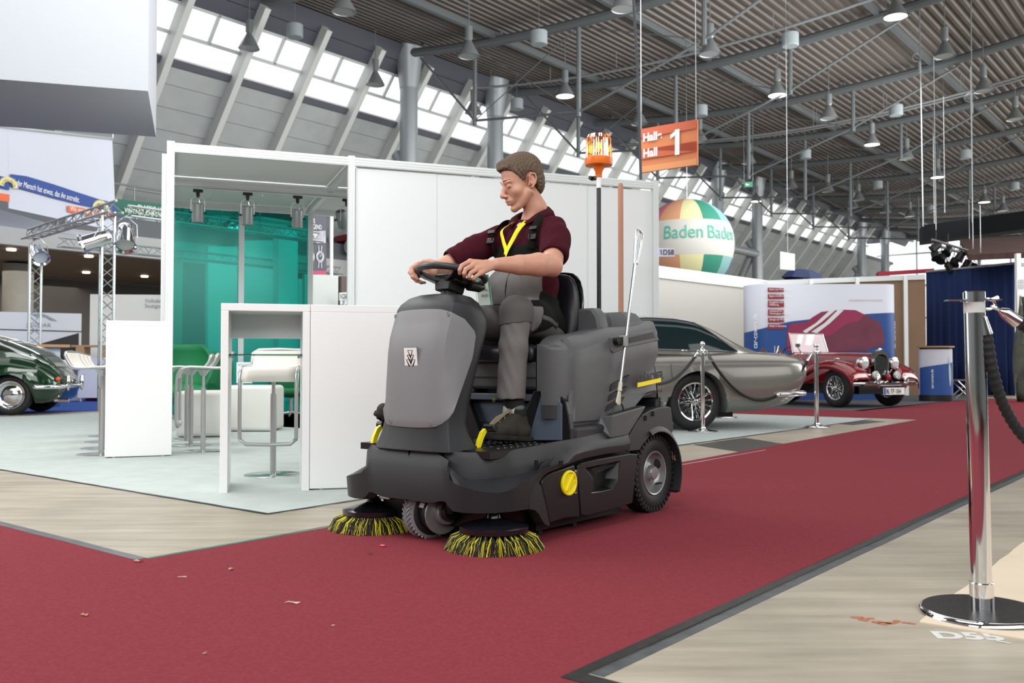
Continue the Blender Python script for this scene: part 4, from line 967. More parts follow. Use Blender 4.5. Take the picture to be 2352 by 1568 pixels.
# ---- white bar counters ----
def counter_panel(label, corner, length, depth, hgt=1.15, th=.045, open_=False):
    t = empty('bar_counter', corner, BD, label, 'counter')
    R_ = None
    if open_:
        for x in (0, length-th): mb = MB(); mb.bb((x, 0, 0), (x+th, depth, hgt-th)); mb.build('side_panel', white, t, smooth=0, bevel=.003)
        mb = MB(); mb.bb((0, 0, hgt-th), (length, depth, hgt)); mb.build('top', white, t, smooth=0, bevel=.003)
        mb = MB(); mb.bb((th, depth-.04, hgt-.20), (length-th, depth-.02, hgt-th)); mb.build('back_rail', white, t, smooth=0)
        mb = MB(); mb.bb((th, .03, .835), (length-th, depth-.05, .843)); mb.build('glass_shelf', glassmat('shelf_glass', (.35, .6, .55), .75), t, smooth=0)
        mb = MB()
        for x in (th, length-th-.02):
            for y in (.06, depth-.1): mb.bb((x, y, .82), (x+.02, y+.02, .835))
        mb.build('shelf_bracket', alu, t, smooth=0)
    else:
        mb = MB(); mb.bb((0, 0, .012), (length, th, hgt-th)); mb.build('front_panel', white, t, smooth=0, bevel=.003)
        mb = MB(); mb.bb((0, th, .012), (th, depth, hgt-th)); mb.bb((length-th, th, .012), (length, depth, hgt-th)); mb.build('side_panel', white, t, smooth=0, bevel=.003)
        mb = MB(); mb.bb((0, 0, hgt-th), (length, depth, hgt)); mb.build('top', white, t, smooth=0, bevel=.003)
        mb = MB()
        for x in (.06, length-.08): mb.bb((x, .01, 0), (x+.02, .03, .012))
        mb.build('foot', alu, t, smooth=0)
    return t
c0 = atz(504, 1134); counter_panel('white bar table like an open frame with a glass shelf and a stool inside', c0, .528, .48, open_=True).rotation_euler.z = math.radians(14.6)
c1 = atz(711, 1127); t_ = counter_panel('white closed bar table beside the open one, left of the sweeper', c1, .92, .48, 1.15); t_.rotation_euler.z = math.radians(14)
c2 = atz(240, 1053); counter_panel('white bar table standing at the left with stools behind it', c2, .522, .48, 1.15).rotation_euler.z = math.radians(21.5)
# ---- bar stools ----
seatw = mat('stool_seat', 'ece6de', .4); satin = mat('satin_steel', 'b9bab9', .32, .8)
def stool(label):
    t = empty('bar_stool', (0, 0, 0), 0, label, 'bar stool')
    mb = MB(); mb.lathe([(.20, 0), (.20, .006), (.195, .009), (.03, .014), (.001, .014)], n=40, caps=False); mb.build('base', mat('stool_base', 'c0c8c6', .18, .9), t)
    mb = MB(); mb.cyl((0, 0, .01), (0, 0, .56), .022, 16); mb.cyl((0, 0, .56), (0, 0, .575), .020, 12); mb.build('column', satin, t)
    mb = MB(); mb.cyl((0, 0, .57), (0, 0, .74), .013, 12); mb.lathe([(.02, .68), (.05, .725), (.06, .735)], n=16); mb.build('gas_lift', satin, t)
    # one bent loop: footrest, seat rails, back
    prof_ = spline([(-.21, .27), (-.215, .32), (-.215, .55), (-.20, .70), (-.14, .755), (-.02, .758), (.12, .752), (.19, .765), (.235, .83), (.245, .86)], 5)
    L_ = [Vector((-.19, p.x, p.y)) for p in [Vector((a[0], a[1], 0)) for a in prof_]]
    mb = MB()
    loop = [Vector((-.19, p[0], p[1])) for p in prof_]+[Vector((-.15, .25, .885)), Vector((0, .252, .89)), Vector((.15, .25, .885))]+[Vector((.19, p[0], p[1])) for p in prof_[::-1]]+[Vector((.15, -.208, .235)), Vector((0, -.208, .232)), Vector((-.15, -.208, .235))]
    mb.tube(loop, .0135, 8, closed=True); mb.build('loop_frame', satin, t, smooth=180)
    rows = []
    for p in spline([(-.205, .66), (-.20, .70), (-.15, .75), (-.02, .755), (.12, .75), (.185, .765), (.225, .82), (.24, .878)], 5): rows.append([Vector((x, p[0], p[1])) for x in (-.182, -.12, 0, .12, .182)])
    mb = MB(); mb.grid(rows); mb.build('seat', seatw, t, smooth=60, solid=.010)
    return t
s0 = stool('white bar stool seen from the front inside the open white bar table')
s0.location = atz(627, 1091); s0.rotation_euler.z = math.radians(5)
RZL = math.radians(-82)
for (px, py, rz, lab) in ((466, 1037, -75, 'bar stool between the two white bar tables, the front one'), (438, 1023, -75, 'bar stool just behind the front one between the white bar tables'), (428, 1011, -75, 'bar stool base farthest back between the white bar tables'),
        (232, 1044, 100, 'front bar stool of the row left of the left white bar table'), (238, 1030, 100, 'second bar stool of the row at the left white bar table'), (243, 1015, 100, 'third bar stool of the row at the left white bar table'), (248, 1002, 100, 'farthest bar stool of the row at the left white bar table')):
    dup(s0, atz(px, py), math.radians(rz), lab)
# ---- upholstered cubes, egg chairs, poster ----
cubem = mat('cube_vinyl', 'dcdcd6', .5)
def cube(label, p, s=.49, rz=BD, sx=1.):
    mb = MB(); mb.bb((0, 0, .01), (s*sx, s, s)); o = mb.build('cube_stool', cubem, bevel=.045, seg=4, loc=p, rz=rz, smooth=60); tag(o, label, 'stool'); return o
cube('white upholstered cube seat behind the two bar stools', atz(402, 1006), .5, BD*.4)
cube('white upholstered cube seat with a leaflet on top, inside the open bar table view', atz(505, 992), .54, -BD*.1, 1.12)
greenm = mat('egg_green', '2f8f5e', .6, var=.05, vscale=3)
def egg(label, p, rz, sc=1., low=False):
    t = empty('egg_chair', p, rz, label, 'chair')
    rings = []
    for i in range(10):
        z = .34+.70*i/9; r_ = .40*math.sqrt(max(.05, 1-((z-.72)/.46)**2)); op = 2.2-.9*(i/9)**2
        rings.append([Vector((r_*math.sin(q)*sc, r_*math.cos(q)*.9*sc, z*sc)) for q in np.linspace(-op, op, 15)])
    mb = MB(); mb.grid(rings); mb.build('shell', greenm, t, smooth=180, solid=.04)
    mb = MB(); mb.sphere((0, .0, .40*sc), (.33*sc, .30*sc, .12), 18, 8); mb.build('seat', greenm, t, smooth=180)
    mb = MB(); mb.cyl((0, 0, .04), (0, 0, .32), .025, 12); mb.build('stem', satin, t)
    for k in range(4):
        mb = MB(); mb.tube([(0, 0, .06), (.33*math.cos(k*PI/2+.4), .33*math.sin(k*PI/2+.4), .015)], [.02, .012], 8); mb.build('leg', satin, t)
    return t
egg('green egg chair behind the open bar table at the right', atz(668, 955), 2.9, 1.0)
egg('green egg chair at the left behind the bar stools', atz(420, 962), .5, 1.05)
egg('green egg chair between the cube seat and the film panel', atz(478, 955), -.3, .95)
p = atz(548, 986)
q = Vector((p.x*1.0, p.y, .556)); ptm = frame(q+Vector((-.105, .25, 0)), (1, .1, 0), (0, 0, 1))
mb = MB(); mb.loft([[ptm @ Vector((x, y, z)) for x, y in ((0, 0), (.19, 0), (.19, .26), (0, .26))] for z in (-.004, .004)]); o = mb.build('table_sign', mat('paper', 'dfe8e8', .6), smooth=0); tag(o, 'small white sign with a round seal reading MITGLIED standing on the cube seat', 'sign')
greyink = mat('grey_ink', '7d9298', .6)
text('lettering', 'MITGLIED', .034, greyink, o, ptm @ Matrix.Translation((.012, .215, .0052)), .0003, 1.)
mb = MB(); R1 = [ptm @ Vector((.095+.075*math.cos(a), .115+.075*math.sin(a), .005)) for a in np.linspace(0, 2*PI, 30)[:-1]]; mb.tube(R1, .002, 4, closed=True); R1 = [ptm @ Vector((.095+.055*math.cos(a), .115+.055*math.sin(a), .005)) for a in np.linspace(0, 2*PI, 30)[:-1]]; mb.tube(R1, .0012, 4, closed=True)
for a, b in (((.095, .155), (.08, .075)), ((.095, .155), (.11, .075)), ((.075, .12), (.115, .12)), ((.078, .095), (.065, .14)), ((.112, .095), (.125, .14))): mb.tube([ptm @ Vector((*a, .005)), ptm @ Vector((*b, .005))], .002, 4)
mb.build('seal', greyink, o)

def ones(M4, size, sx, m, par, x0=0.):          # the flag and foot of a printed figure one
    mb = MB(); h = size*.68; z = size*.012+.001
    for q in (((.16, 1.0), (.16, .86), (-.02, .72), (-.02, .86)),): mb.add([M4 @ Vector((x0+x*size*sx, y*h, z)) for x, y in q], [(0, 1, 2, 3)])
    return mb.build('figure_flag', m, par, smooth=0, noback=True)
# ================= things seen behind and left of the stand =================
def quad_plate(name, pts, m, th=.02, **k):     # upright plate from four world corners
    a, b, c, d = [Vector(p) for p in pts]; n = (b-a).cross(d-a).normalized()*th
    mb = MB(); mb.loft([[p-n for p in (a, b, c, d)], [a, b, c, d]]); return mb.build(name, m, smooth=0, **k)
whitep = mat('white_print', 'c3c7d2', .7); navy = mat('navy_print', '23448a', .6); orp = mat('orange_print', 'd9653a', .6)
# large white suspended box, top left
def up(px, py, Z_): return aty(px, py, Z_)
a = aty(340, 208, 13.4); b = aty(358, 315, 16.1); zb = (a.z+b.z)/2; a.z = b.z = zb
l0 = aty(-160, 172, 12.6); l0.z = zb; l1 = l0+(b-a)*1.0
mb = MB(); bot = [l0, a, b, l1]; mb.loft([bot, [p+Vector((0, 0, 4.2)) for p in bot]])
o = mb.build('suspended_box', mat('box_fabric', 'a3a6ac', .7), smooth=0); tag(o, 'huge white fabric box hanging at the top left', 'hanging box')
mb = MB()
for p in bot: mb.cyl(p+Vector((0, 0, 4.1)), p+Vector((0, 0, 5.5)), .012, 6)
o2 = mb.build('wire', steel, o)
# hanging banners with blue band
def banner(label, w_, tl, tr, br, bl, band, orange_, txt):
    P = [atw(*q, w_) for q in (tl, tr, br, bl)]
    o = quad_plate('hanging_banner', [P[3], P[2], P[1], P[0]], whitep, .03); tag(o, label, 'banner')
    n = (P[1]-P[0]).cross(P[3]-P[0]).normalized(); n = n if n.y < 0 else -n
    def on(px, py, e=.02): return atw(px, py, w_)+Vector((0, 0, 0))+n*e
    rows = [[on(*p, .034) for p in band[0]], [on(*p, .034) for p in band[1]]]
    mb = MB(); mb.grid(rows); mb.build('blue_band', navy, o, smooth=0)
    mb = MB(); mb.grid([[on(*p, .038) for p in orange_[0]], [on(*p, .038) for p in orange_[1]]]); mb.build('orange_band', orp, o, smooth=0)
    mb = MB(); mb.tube([on(*tl)+Vector((0, 0, .03)), on(*tr)+Vector((0, 0, .03))], .03, 8)
    for q in (tl, tr): mb.cyl(on(*q), on(*q)+Vector((0, 0, 5)), .01, 5)
    mb.build('top_rail', alu, o)
    return o, on
ob, on = banner('white hanging banner with a blue and an orange slogan band and a sunflower', -20.5, (17, 296), (258, 322), (267, 531), (20, 478),
    ([(22, 400), (60, 405), (120, 423), (180, 443), (230, 459), (264, 466)], [(21, 428), (60, 438), (120, 455), (180, 470), (230, 480), (265, 487)]),
    ([(153, 472), (210, 482), (264, 488)], [(154, 487), (210, 496), (265, 503)]), '')
whm = mat('print_white', 'f0f2f4', .6)
def textline(name, body, a, b, size, m, parent, e=.05, sx=1.):
    pa = on(*a, e); pb = on(*b, e); return text(name, body, size, m, parent, frame(pa, pb-pa, (0, 0, 1)), .0, sx, fit=(pb-pa).length)
textline('slogan', 'Jeder Mensch hat etwas, das ihn antreibt.', (28, 424), (180, 466), .185, whm, ob, sx=.68)
textline('slogan', 'Wir machen den Weg frei.', (158, 484), (258, 500), .143, whm, ob, .055, sx=.72)
sun = mat('sunflower', 'e8dc9c', .7); sunc = mat('sunflower_centre', '6b4a22', .8)
c = on(229, 480, .06); ex = (on(260, 486)-on(229, 480)).normalized(); mb = MB()
for k in range(22):
    t0 = PI*k/21; d = ex*math.cos(t0)+Vector((0, 0, 1))*math.sin(t0); nn = ex*-math.sin(t0)+Vector((0, 0, 1))*math.cos(t0)
    mb.add([c+d*.09-nn*.02, c+d*.15-nn*.02, c+d*.21, c+d*.15+nn*.02, c+d*.09+nn*.02], [(0, 1, 2, 3, 4)])
mb.build('sunflower_petals', sun, ob, smooth=0, noback=True)
mb = MB(); mb.add([c]+[c+(ex*math.cos(PI*k/16)+Vector((0, 0, 1))*math.sin(PI*k/16))*.11+Vector((0, -.01, 0)) for k in range(17)], [(0, k+1, k+2) for k in range(16)]); mb.build('sunflower_centre', sunc, ob, smooth=0)
ob2, on = banner('second white hanging banner cut off at the left edge', -20.5, (-150, 270), (18, 296), (20, 452), (-150, 430),
    ([(-150, 372), (-60, 392), (20, 409)], [(-150, 398), (-60, 418), (20, 437)]), ([(-60, 435), (-20, 441), (20, 447)], [(-60, 452), (-20, 458), (20, 464)]), '')
c = on(17, 428, .06); mb = MB()
for k in range(22):
    t0 = PI*k/21; d = ex*math.cos(t0)+Vector((0, 0, 1))*math.sin(t0); nn = ex*-math.sin(t0)+Vector((0, 0, 1))*math.cos(t0)
    mb.add([c+d*.09-nn*.02, c+d*.15-nn*.02, c+d*.21, c+d*.15+nn*.02, c+d*.09+nn*.02], [(0, 1, 2, 3, 4)])
mb.build('sunflower_petals', sun, ob2, smooth=0, noback=True)
# white slanted lower banner edge
P = [atw(*q, -22) for q in ((-40, 512), (236, 548), (150, 524), (-40, 470))]
o = quad_plate('hanging_banner', P, whitep, .03); tag(o, 'white lower banner strip behind the slogan banners above the gallery edge', 'banner')
# green fascia sign
P = [atw(*q, -22) for q in ((262, 500), (376, 500), (376, 466), (262, 456))]
P = [atw(262, 494, -22), atw(384, 514, -22), atw(384, 470, -22), atw(262, 456, -22)]
o = quad_plate('hanging_sign', P, mat('sign_green', '14604f', .6), .05); tag(o, 'dark green sign reading CLASSIC and VINTAGE CHRONO above the truss', 'sign')
cream = mat('cream_ink', 'dfe2cf', .6)
n = (P[1]-P[0]).cross(P[3]-P[0]).normalized()*-.07; n = n if n.y < 0 else -n
pa = atw(312, 480, -22)+n; pb = atw(372, 488, -22)+n
text('lettering', 'CLASSIC HE', .16, cream, o, frame(pa, pb-pa, (0, 0, 1)), 0, 1.0, .004, sp=1.15, fit=(pb-pa).length)
pa = atw(283, 488, -22)+n; pb = atw(376, 500, -22)+n; text('lettering', 'VINTAGE CHRONO', .16, cream, o, frame(pa, pb-pa, (0, 0, 1)), 0, .92, .004, sp=1.1, fit=(pb-pa).length)
# ---- silver lighting truss ----
trm = mat('truss_alu', 'b5bcbd', .3, .8)
def truss(label, a, b, sz, n, grp=None, tri=True):
    a = Vector(a); b = Vector(b); d = (b-a).normalized(); R = align(d); mb = MB()
    offs = [R @ Vector(q)*sz*.85 for q in ((-.5, -.29, 0), (.5, -.29, 0), (0, .58, 0))]
    for o_ in offs: mb.cyl(a+o_, b+o_, .024, 8)
    for i in range(n):
        for k in range(3):
            p = a.lerp(b, i/n)+offs[k]; q = a.lerp(b, (i+.5)/n)+offs[(k+1) % 3]; r_ = a.lerp(b, (i+1)/n)+offs[k]
            mb.cyl(p, q, .010, 5); mb.cyl(q, r_, .010, 5)
    o = mb.build('lighting_truss', trm); tag(o, label, 'truss'); return o
A = aty(78, 553, 18.3); A.z = 3.28; Bq = aty(243, 510, 15.6); Bq.z = 3.28
hz = 3.35
A2 = Vector((A.x, A.y, 0)); B2 = Vector((Bq.x, Bq.y, 0))
truss('silver truss upright nearer the left edge', A2, A2+Vector((0, 0, 3.15)), .28, 8)
truss('silver truss upright rising behind the left bar table', B2, B2+Vector((0, 0, 3.4)), .28, 9)
dAB = (B2-A2).normalized()
truss('silver truss beam rising from the far left upright to the near one', A2-dAB*.4+Vector((0, 0, 3.4)), B2+dAB*.45+Vector((0, 0, 3.40)), .26, 10)
dU = Vector((U[0], U[1], 0))
truss('silver truss beam under the green sign', B2+Vector((.25, .3, 3.42)), B2+Vector((.25, .3, 3.42))+dU*4.2, .26, 10)
truss('lower silver truss beam running back behind the spotlights', A2+Vector((.2, .6, 3.3)), A2+Vector((.2, .6, 3.3))+dU*7.5, .24, 18)
# par cans
def parcan(label, p, d, s=1.):
    t = empty('par_can', p, 0, label, 'spotlight'); R = align(d)
    mb = MB(); mb.lathe([(.04*s, -.2*s), (.085*s, -.16*s), (.10*s, -.05*s), (.105*s, .12*s), (.125*s, .14*s), (.125*s, .16*s)], (0, 0, 0), d, 24, caps=False); mb.build('can', chrome, t, smooth=40)
    mb = MB(); mb.tube([R @ Vector((.125*s, 0, 0)), R @ Vector((.12*s, 0, -.1))*1+Vector((0, 0, .1*s)), Vector((0, 0, .25*s)), R @ Vector((-.12*s, 0, -.1))+Vector((0, 0, .1*s)), R @ Vector((-.125*s, 0, 0))], .008, 6); mb.build('yoke', steel, t)
    mb = MB(); mb.lathe([(.001, .10*s), (.10*s, .11*s)], (0, 0, 0), d, 20); mb.build('lens', mat('lens_glass', 'cfd6d4', .1, .3), t); return t
parcan('chrome spotlight on the far left truss upright', aty(90, 583, 18.0), (.5, -.6, -.5), 1.3)
parcan('chrome spotlight lying across the near truss upright', aty(218, 552, 15.4), (-.9, -.2, -.35), 1.4)
parcan('round chrome spotlight hanging under the truss beam', aty(288, 545, 15.8), (.2, -.5, -.7), 1.5)
# ---- printed white wall with leaping cat, counter, white booth ----
wd = Vector((math.cos(BD*1.3), math.sin(BD*1.3), 0))
p = aty(186, 840, 20.4); p.z = 0
def WJ(s_, h_, e=0): return p-wd*s_+Vector((0, 0, h_))+Vector((wd.y, -wd.x, 0))*e
mb = MB(); mb.loft([[WJ(0, 0), WJ(4.5, 0), WJ(4.5, 1.93), WJ(0, 1.93)], [WJ(0, 0, -.1), WJ(4.5, 0, -.1), WJ(4.5, 1.93, -.1), WJ(0, 1.93, -.1)]])
o = mb.build('printed_wall', mat('wall_print', 'c9ccd2', .6), smooth=0); tag(o, 'pale printed display wall with a leaping cat emblem behind the green car', 'display wall')
mb = MB(); mb.add([WJ(.05, .75, .012), WJ(1.55, .75, .012), WJ(.9, 1.22, .012), WJ(.05, 1.5, .012)], [(0, 1, 2, 3)]); mb.build('dark_picture', mat('dark_print', '2a2426', .6), o, smooth=0)
mb = MB(); mb.add([WJ(0, 1.52, .012), WJ(4.5, 1.58, .012), WJ(4.5, 1.60, .012), WJ(0, 1.54, .012)], [(0, 1, 2, 3)]); mb.build('dark_line', mat('dark_print', '2a2426'), o, smooth=0)
gi = mat('faint_ink', '8c8e96', .6)
text('lettering', 'JAGUAR', .12, gi, o, frame(WJ(.58+.5, 1.62, .014), wd, (0, 0, 1)), 0, 1.1)
text('lettering', 'ALIVE ARE YOU', .12, gi, o, frame(WJ(3.1, 1.73, .014), wd, (0, 0, 1)), 0, .75)
cat = [(0, .10), (.05, .13), (.12, .12), (.2, .13), (.28, .10), (.36, .055), (.46, .0), (.50, -.03), (.44, -.02), (.38, .02), (.42, -.03), (.36, -.01), (.28, .05), (.2, .07), (.14, .06), (.12, .02), (.10, .05), (.06, .08)]
mb = MB(); mb.add([WJ(.98-x, 1.78+y, .014) for x, y in cat], [tuple(range(len(cat)))]); mb.build('leaping_cat', gi, o, smooth=0)
p2 = aty(205, 840, 20.9); p2.z = 0; wq = Vector((1, .12, 0)).normalized()
mb = MB(); q = [p2, p2+wq*1.75, p2+wq*1.75+Vector((0, 0, 2.4)), p2+Vector((0, 0, 2.4))]; n_ = Vector((wq.y, -wq.x, 0))
mb.loft([q, [a+Vector((-n_.x, -n_.y, 0))*1.2 for a in q]]); o = mb.build('white_cabin', mat('cabin_white', 'dcdcd8', .6), smooth=0); tag(o, 'plain off-white cabin wall with small grey lettering behind the truss', 'booth')
text('lettering', 'Volksbank\nStuttgart eG', .13, gi, o, frame(p2+wq*1.2+n_*.012+Vector((0, 0, 2.22)), wq, (0, 0, 1)), 0, .9)
mb = MB(); mb.loft([[p2+wq*1.85+n_*.02+Vector((x, 0, z)) for x, z in ((0, 0), (.16, 0), (.16, 3.5), (0, 3.5))], [p2+wq*1.85-n_*.1+Vector((x, 0, z)) for x, z in ((0, 0), (.16, 0), (.16, 3.5), (0, 3.5))]]); o = mb.build('wood_post', mat('pale_wood', 'c9a88c', .6), smooth=0); tag(o, 'pale wooden upright panel beside the stand post', 'panel')
# counter with wooden top
p = atz(72, 936); q = atz(137, 934); d = (q-p); 
t = empty('reception_counter', p, math.atan2(d.y, d.x), 'pale blue counter with a wooden top behind the green car', 'counter'); L_ = d.length
mb = MB(); mb.bb((0, 0, .1), (L_, .6, 1.12)); mb.build('body', mat('pale_blue', 'a9b8c4', .5), t, smooth=0)
mb = MB(); mb.bb((-.3, -.12, 1.12), (L_+.13, .7, 1.17)); mb.build('top', mat('oak', 'a98257', .5), t, smooth=0)
mb = MB(); mb.bb((0, -.01, 0), (L_, .6, .14)); mb.build('plinth', mat('navy_plinth', '12326e', .5), t, smooth=0)
# shelves/boxes
t = empty('side_cabinet', atz(178, 922), .1, 'white cabinet with open wooden shelves beside the bar stools', 'cabinet')
mb = MB(); mb.bb((0, 0, .08), (1.2, .5, .95)); mb.build('body', mat('cabinet_lilac', 'cfcfe0', .5), t, smooth=0)
for x in (0, .5, .95): mb = MB(); mb.bb((-.05+x, 0, .95), (.12+x, .4, 1.18)); mb.build('box_side', mat('oak_light', 'b08a68', .6), t, smooth=0)
mb = MB(); mb.bb((-.15, 0, 1.18), (1.2, .45, 1.22)); mb.build('shelf_top', mat('oak_light', 'b08a68'), t, smooth=0)
for x in (.05, .6, 1.1): mb = MB(); mb.cyl((x, .05, 0), (x, .05, .1), .03, 8); mb.build('leg', alu, t)
mb = MB(); mb.bb((0, .45, 0), (1.3, .5, .12)); mb.build('red_skirting', mat('pink_red', 'b5385a', .6), t, smooth=0)
o = tag(MB().box(aty(165, 838, 20)+Vector((0, 0, 0)), (.5, .4, .22)).build('white_bowl', white, bevel=.04), 'low white box on the dark stand between counter and cabinet', 'box')
# ---- things seen through the stand on the right: watch banner, cabins, number label ----
P = [aty(709, 629, 19.5), aty(750, 629, 20), aty(748, 470, 20), aty(709, 472, 19.5)]
o = quad_plate('tall_banner', P, mat('banner_dark', '4a4a55', .6), .02); tag(o, 'tall dark banner with two watches seen inside the stand', 'banner')
mb = MB(); mb.cyl(Vector((P[0].x-.02, P[0].y+.06, 0)), P[3]+Vector((-.02, .06, .1)), .03, 8); mb.cyl(P[3]+Vector((-.02, .06, .05)), P[2]+Vector((0, .06, .05)), .02, 8); mb.build('stand_pole', alu, o)
n = Vector((.02, -.04, 0)); ww = mat('watch_white', 'd5d5da', .6)
ex = (P[1]-P[0]).normalized()
def bp2(px, py): return aty(px, py, 19.5+.5*(px-709)/41)+Vector((0, -.035, 0))
mb = MB()
for cx, cy in ((714, 590), (736, 590)):
    c = bp2(cx, cy)
    for r_ in (.115, .085): mb.tube([c+(ex*math.cos(a)+Vector((0, 0, 1))*math.sin(a))*r_ for a in np.linspace(0, 2*PI, 24)[:-1]], .009, 5, closed=True)
    for k in (-1, 1):
        for s_ in (-1, 1): mb.tube([c+ex*.04*k+Vector((0, 0, .12*s_)), c+ex*.05*k+Vector((0, 0, .24*s_))], .008, 5)
    mb.tube([c, c+ex*.05+Vector((0, 0, .04))], .005, 5); mb.tube([c, c+Vector((0, 0, .06))], .005, 5)
mb.build('watch_drawing', ww, o)
text('lettering', 'ELYS', .17, ww, o, frame(bp2(713, 490), ex, (0, 0, 1)), 0, 1, .004); text('lettering', 'THE\nLEGEND', .14, ww, o, frame(bp2(711, 512), ex, (0, 0, 1)), 0, .75)
mb = MB(); mb.add([bp2(709, 629), bp2(750, 629), bp2(750, 622), bp2(709, 623)], [(0, 1, 2, 3)]); mb.build('pink_foot', mat('pink_red', 'b5385a'), o, smooth=0)
mb = MB(); mb.add([bp2(710, 560), bp2(749, 558), bp2(749, 530), bp2(710, 533)], [(0, 1, 2, 3)]); mb.build('grey_picture', mat('pic_grey', '9a9aa2', .6, var=.3, vscale=6), o, smooth=0)
a = aty(760, 840, 22.5); mb = MB(); mb.cyl((a.x, a.y, 0), (a.x, a.y, 4.6), .04, 10); o = mb.build('flag_pole', white); tag(o, 'thin white pole beside the watch banner', 'pole')
P = [aty(700, 760, 18.5), aty(777, 760, 19), aty(777, 633, 19), aty(700, 629, 18.5)]
P[0].z = P[1].z = 0; o = quad_plate('cabin_wall', P, mat('cabin_grey', 'b9bdbb', .6), .1); tag(o, 'light grey cabin wall under the watch banner', 'booth')
P = [aty(784, 760, 21), aty(860, 760, 21.5), aty(860, 636, 21.5), aty(784, 634, 21)]; P[0].z = P[1].z = 0
o = quad_plate('cabin_wall', P, mat('dark_interior', '5b4c48', .7), .1); tag(o, 'dark brown booth interior right of the grey cabin', 'booth')
P = [aty(779, 690, 18.8), aty(799, 689, 18.8), aty(799, 671, 18.8), aty(779, 672, 18.8)]; o = quad_plate('number_sign', P, white, .01); tag(o, 'small white booth number sign reading 1C58', 'sign')
text('lettering', '1C58', .13, mat('ink2', '4a4d50', .6), o, frame(aty(780.5, 685, 18.76), (1, 0, 0), (0, 0, 1)), 0, .55, .003); ones(frame(aty(780.5, 685, 18.76), (1, 0, 0), (0, 0, 1)), .13, .55, mat('ink2', '4a4d50'), o)
mb = MB(); mb.cyl(Vector(((P[0].x+P[1].x)/2, P[0].y+.05, 0)), Vector(((P[0].x+P[1].x)/2, P[0].y+.05, P[2].z)), .03, 8); mb.build('post', alu, o)
P = [aty(781, 699, 20), aty(840, 699, 20), aty(840, 688, 20), aty(781, 690, 20)]; o = quad_plate('shelf_board', P, white, .3); tag(o, 'white shelf edge behind the booth number sign', 'shelf')
mb = MB(); mb.box(((P[0].x+P[1].x)/2, P[0].y+.2, P[0].z/2), (.4, .25, P[0].z)); mb.build('support', mat('dark_interior', '5b4c48'), o)
# pale things glimpsed through the green film
for k, (x0, x1, y0, Z_, col, lab) in enumerate(((478, 545, 566, 24, 'd8dad8', 'white display wall behind the left green film panel'), (640, 684, 527, 20, 'dedede', 'tall white pillar behind the right green film panel'), (560, 632, 552, 25, 'c8caca', 'pale booth wall behind the right green film panel'), (390, 416, 570, 21, 'e8e8e8', 'white upright panel behind the left edge of the green film'), (686, 706, 640, 22, 'cfd2d2', 'low pale booth wall behind the green film at the right'))):
    P = [aty(x0, 840, Z_), aty(x1, 840, Z_+.6), aty(x1, y0, Z_+.6), aty(x0, y0, Z_)]; P[0].z = P[1].z = 0
    o = quad_plate('display_panel', P, mat('pale_%d' % k, col, .6), .15); tag(o, lab, 'display panel')
# ================= vehicles =================
def smooth_tab(tab, x): return interp(tab, x)
def car_shell(xs, tabs, wheels, Ra, zw):
    """lower body: tabs w (half width), zb (sill), zs (shoulder), zd (deck centre)"""
    rings = []
    for x in xs:
        w_, zb, zs, zd = [interp(tabs[k], x) for k in ('w', 'zb', 'zs', 'zd')]
        half = [(0, zb), (.55*w_, zb), (.86*w_, zb+.01), (.955*w_, zb+.09), (.99*w_, zb+(zs-zb)*.30), (w_, zb+(zs-zb)*.55), (.985*w_, zb+(zs-zb)*.78), (.93*w_, zb+(zs-zb)*.93), (.80*w_, zs+(zd-zs)*.35), (.45*w_, zs+(zd-zs)*.85), (0, zd)]
        for xc in wheels:
            dx = abs(x-xc)
            if dx < Ra:
                az = zw+math.sqrt(Ra*Ra-dx*dx); half = [(y, max(z, min(az, zs-.04)) if y > .5*w_ else z) for y, z in half]
        rings.append([Vector((x, y, z)) for y, z in half]+[Vector((x, -y, z)) for y, z in half[-2:0:-1]])
    mb = MB(); mb.loft(rings); return mb
def green_ring(x, tabs, f0=0., f1=1., off=0., n=7):
    wb, zb, wt, zt = [interp(tabs[k], x) for k in ('wb', 'zb', 'wt', 'zt')]
    out = []
    for i in range(n+1):
        f = f0+(f1-f0)*i/n
        y = wb+(wt-wb)*f**1.25; z = zb+(zt-zb)*math.sin(f*PI/2)**.92
        out.append(Vector((x, y+off*.9, z+off*.3)))
    return out
def greenhouse(xs, tabs):
    rings = []
    for x in xs:
        h = green_ring(x, tabs); zt = interp(tabs['zt'], x); wt = interp(tabs['wt'], x)
        top = [Vector((x, wt*k, zt+.02*(1-k*k)*min(1, max(0, zt-.95)*5))) for k in (.6, .2)]
        half = h+top; rings.append(half+[Vector((p.x, -p.y, p.z)) for p in half[::-1]])
    mb = MB(); mb.loft(rings); return mb
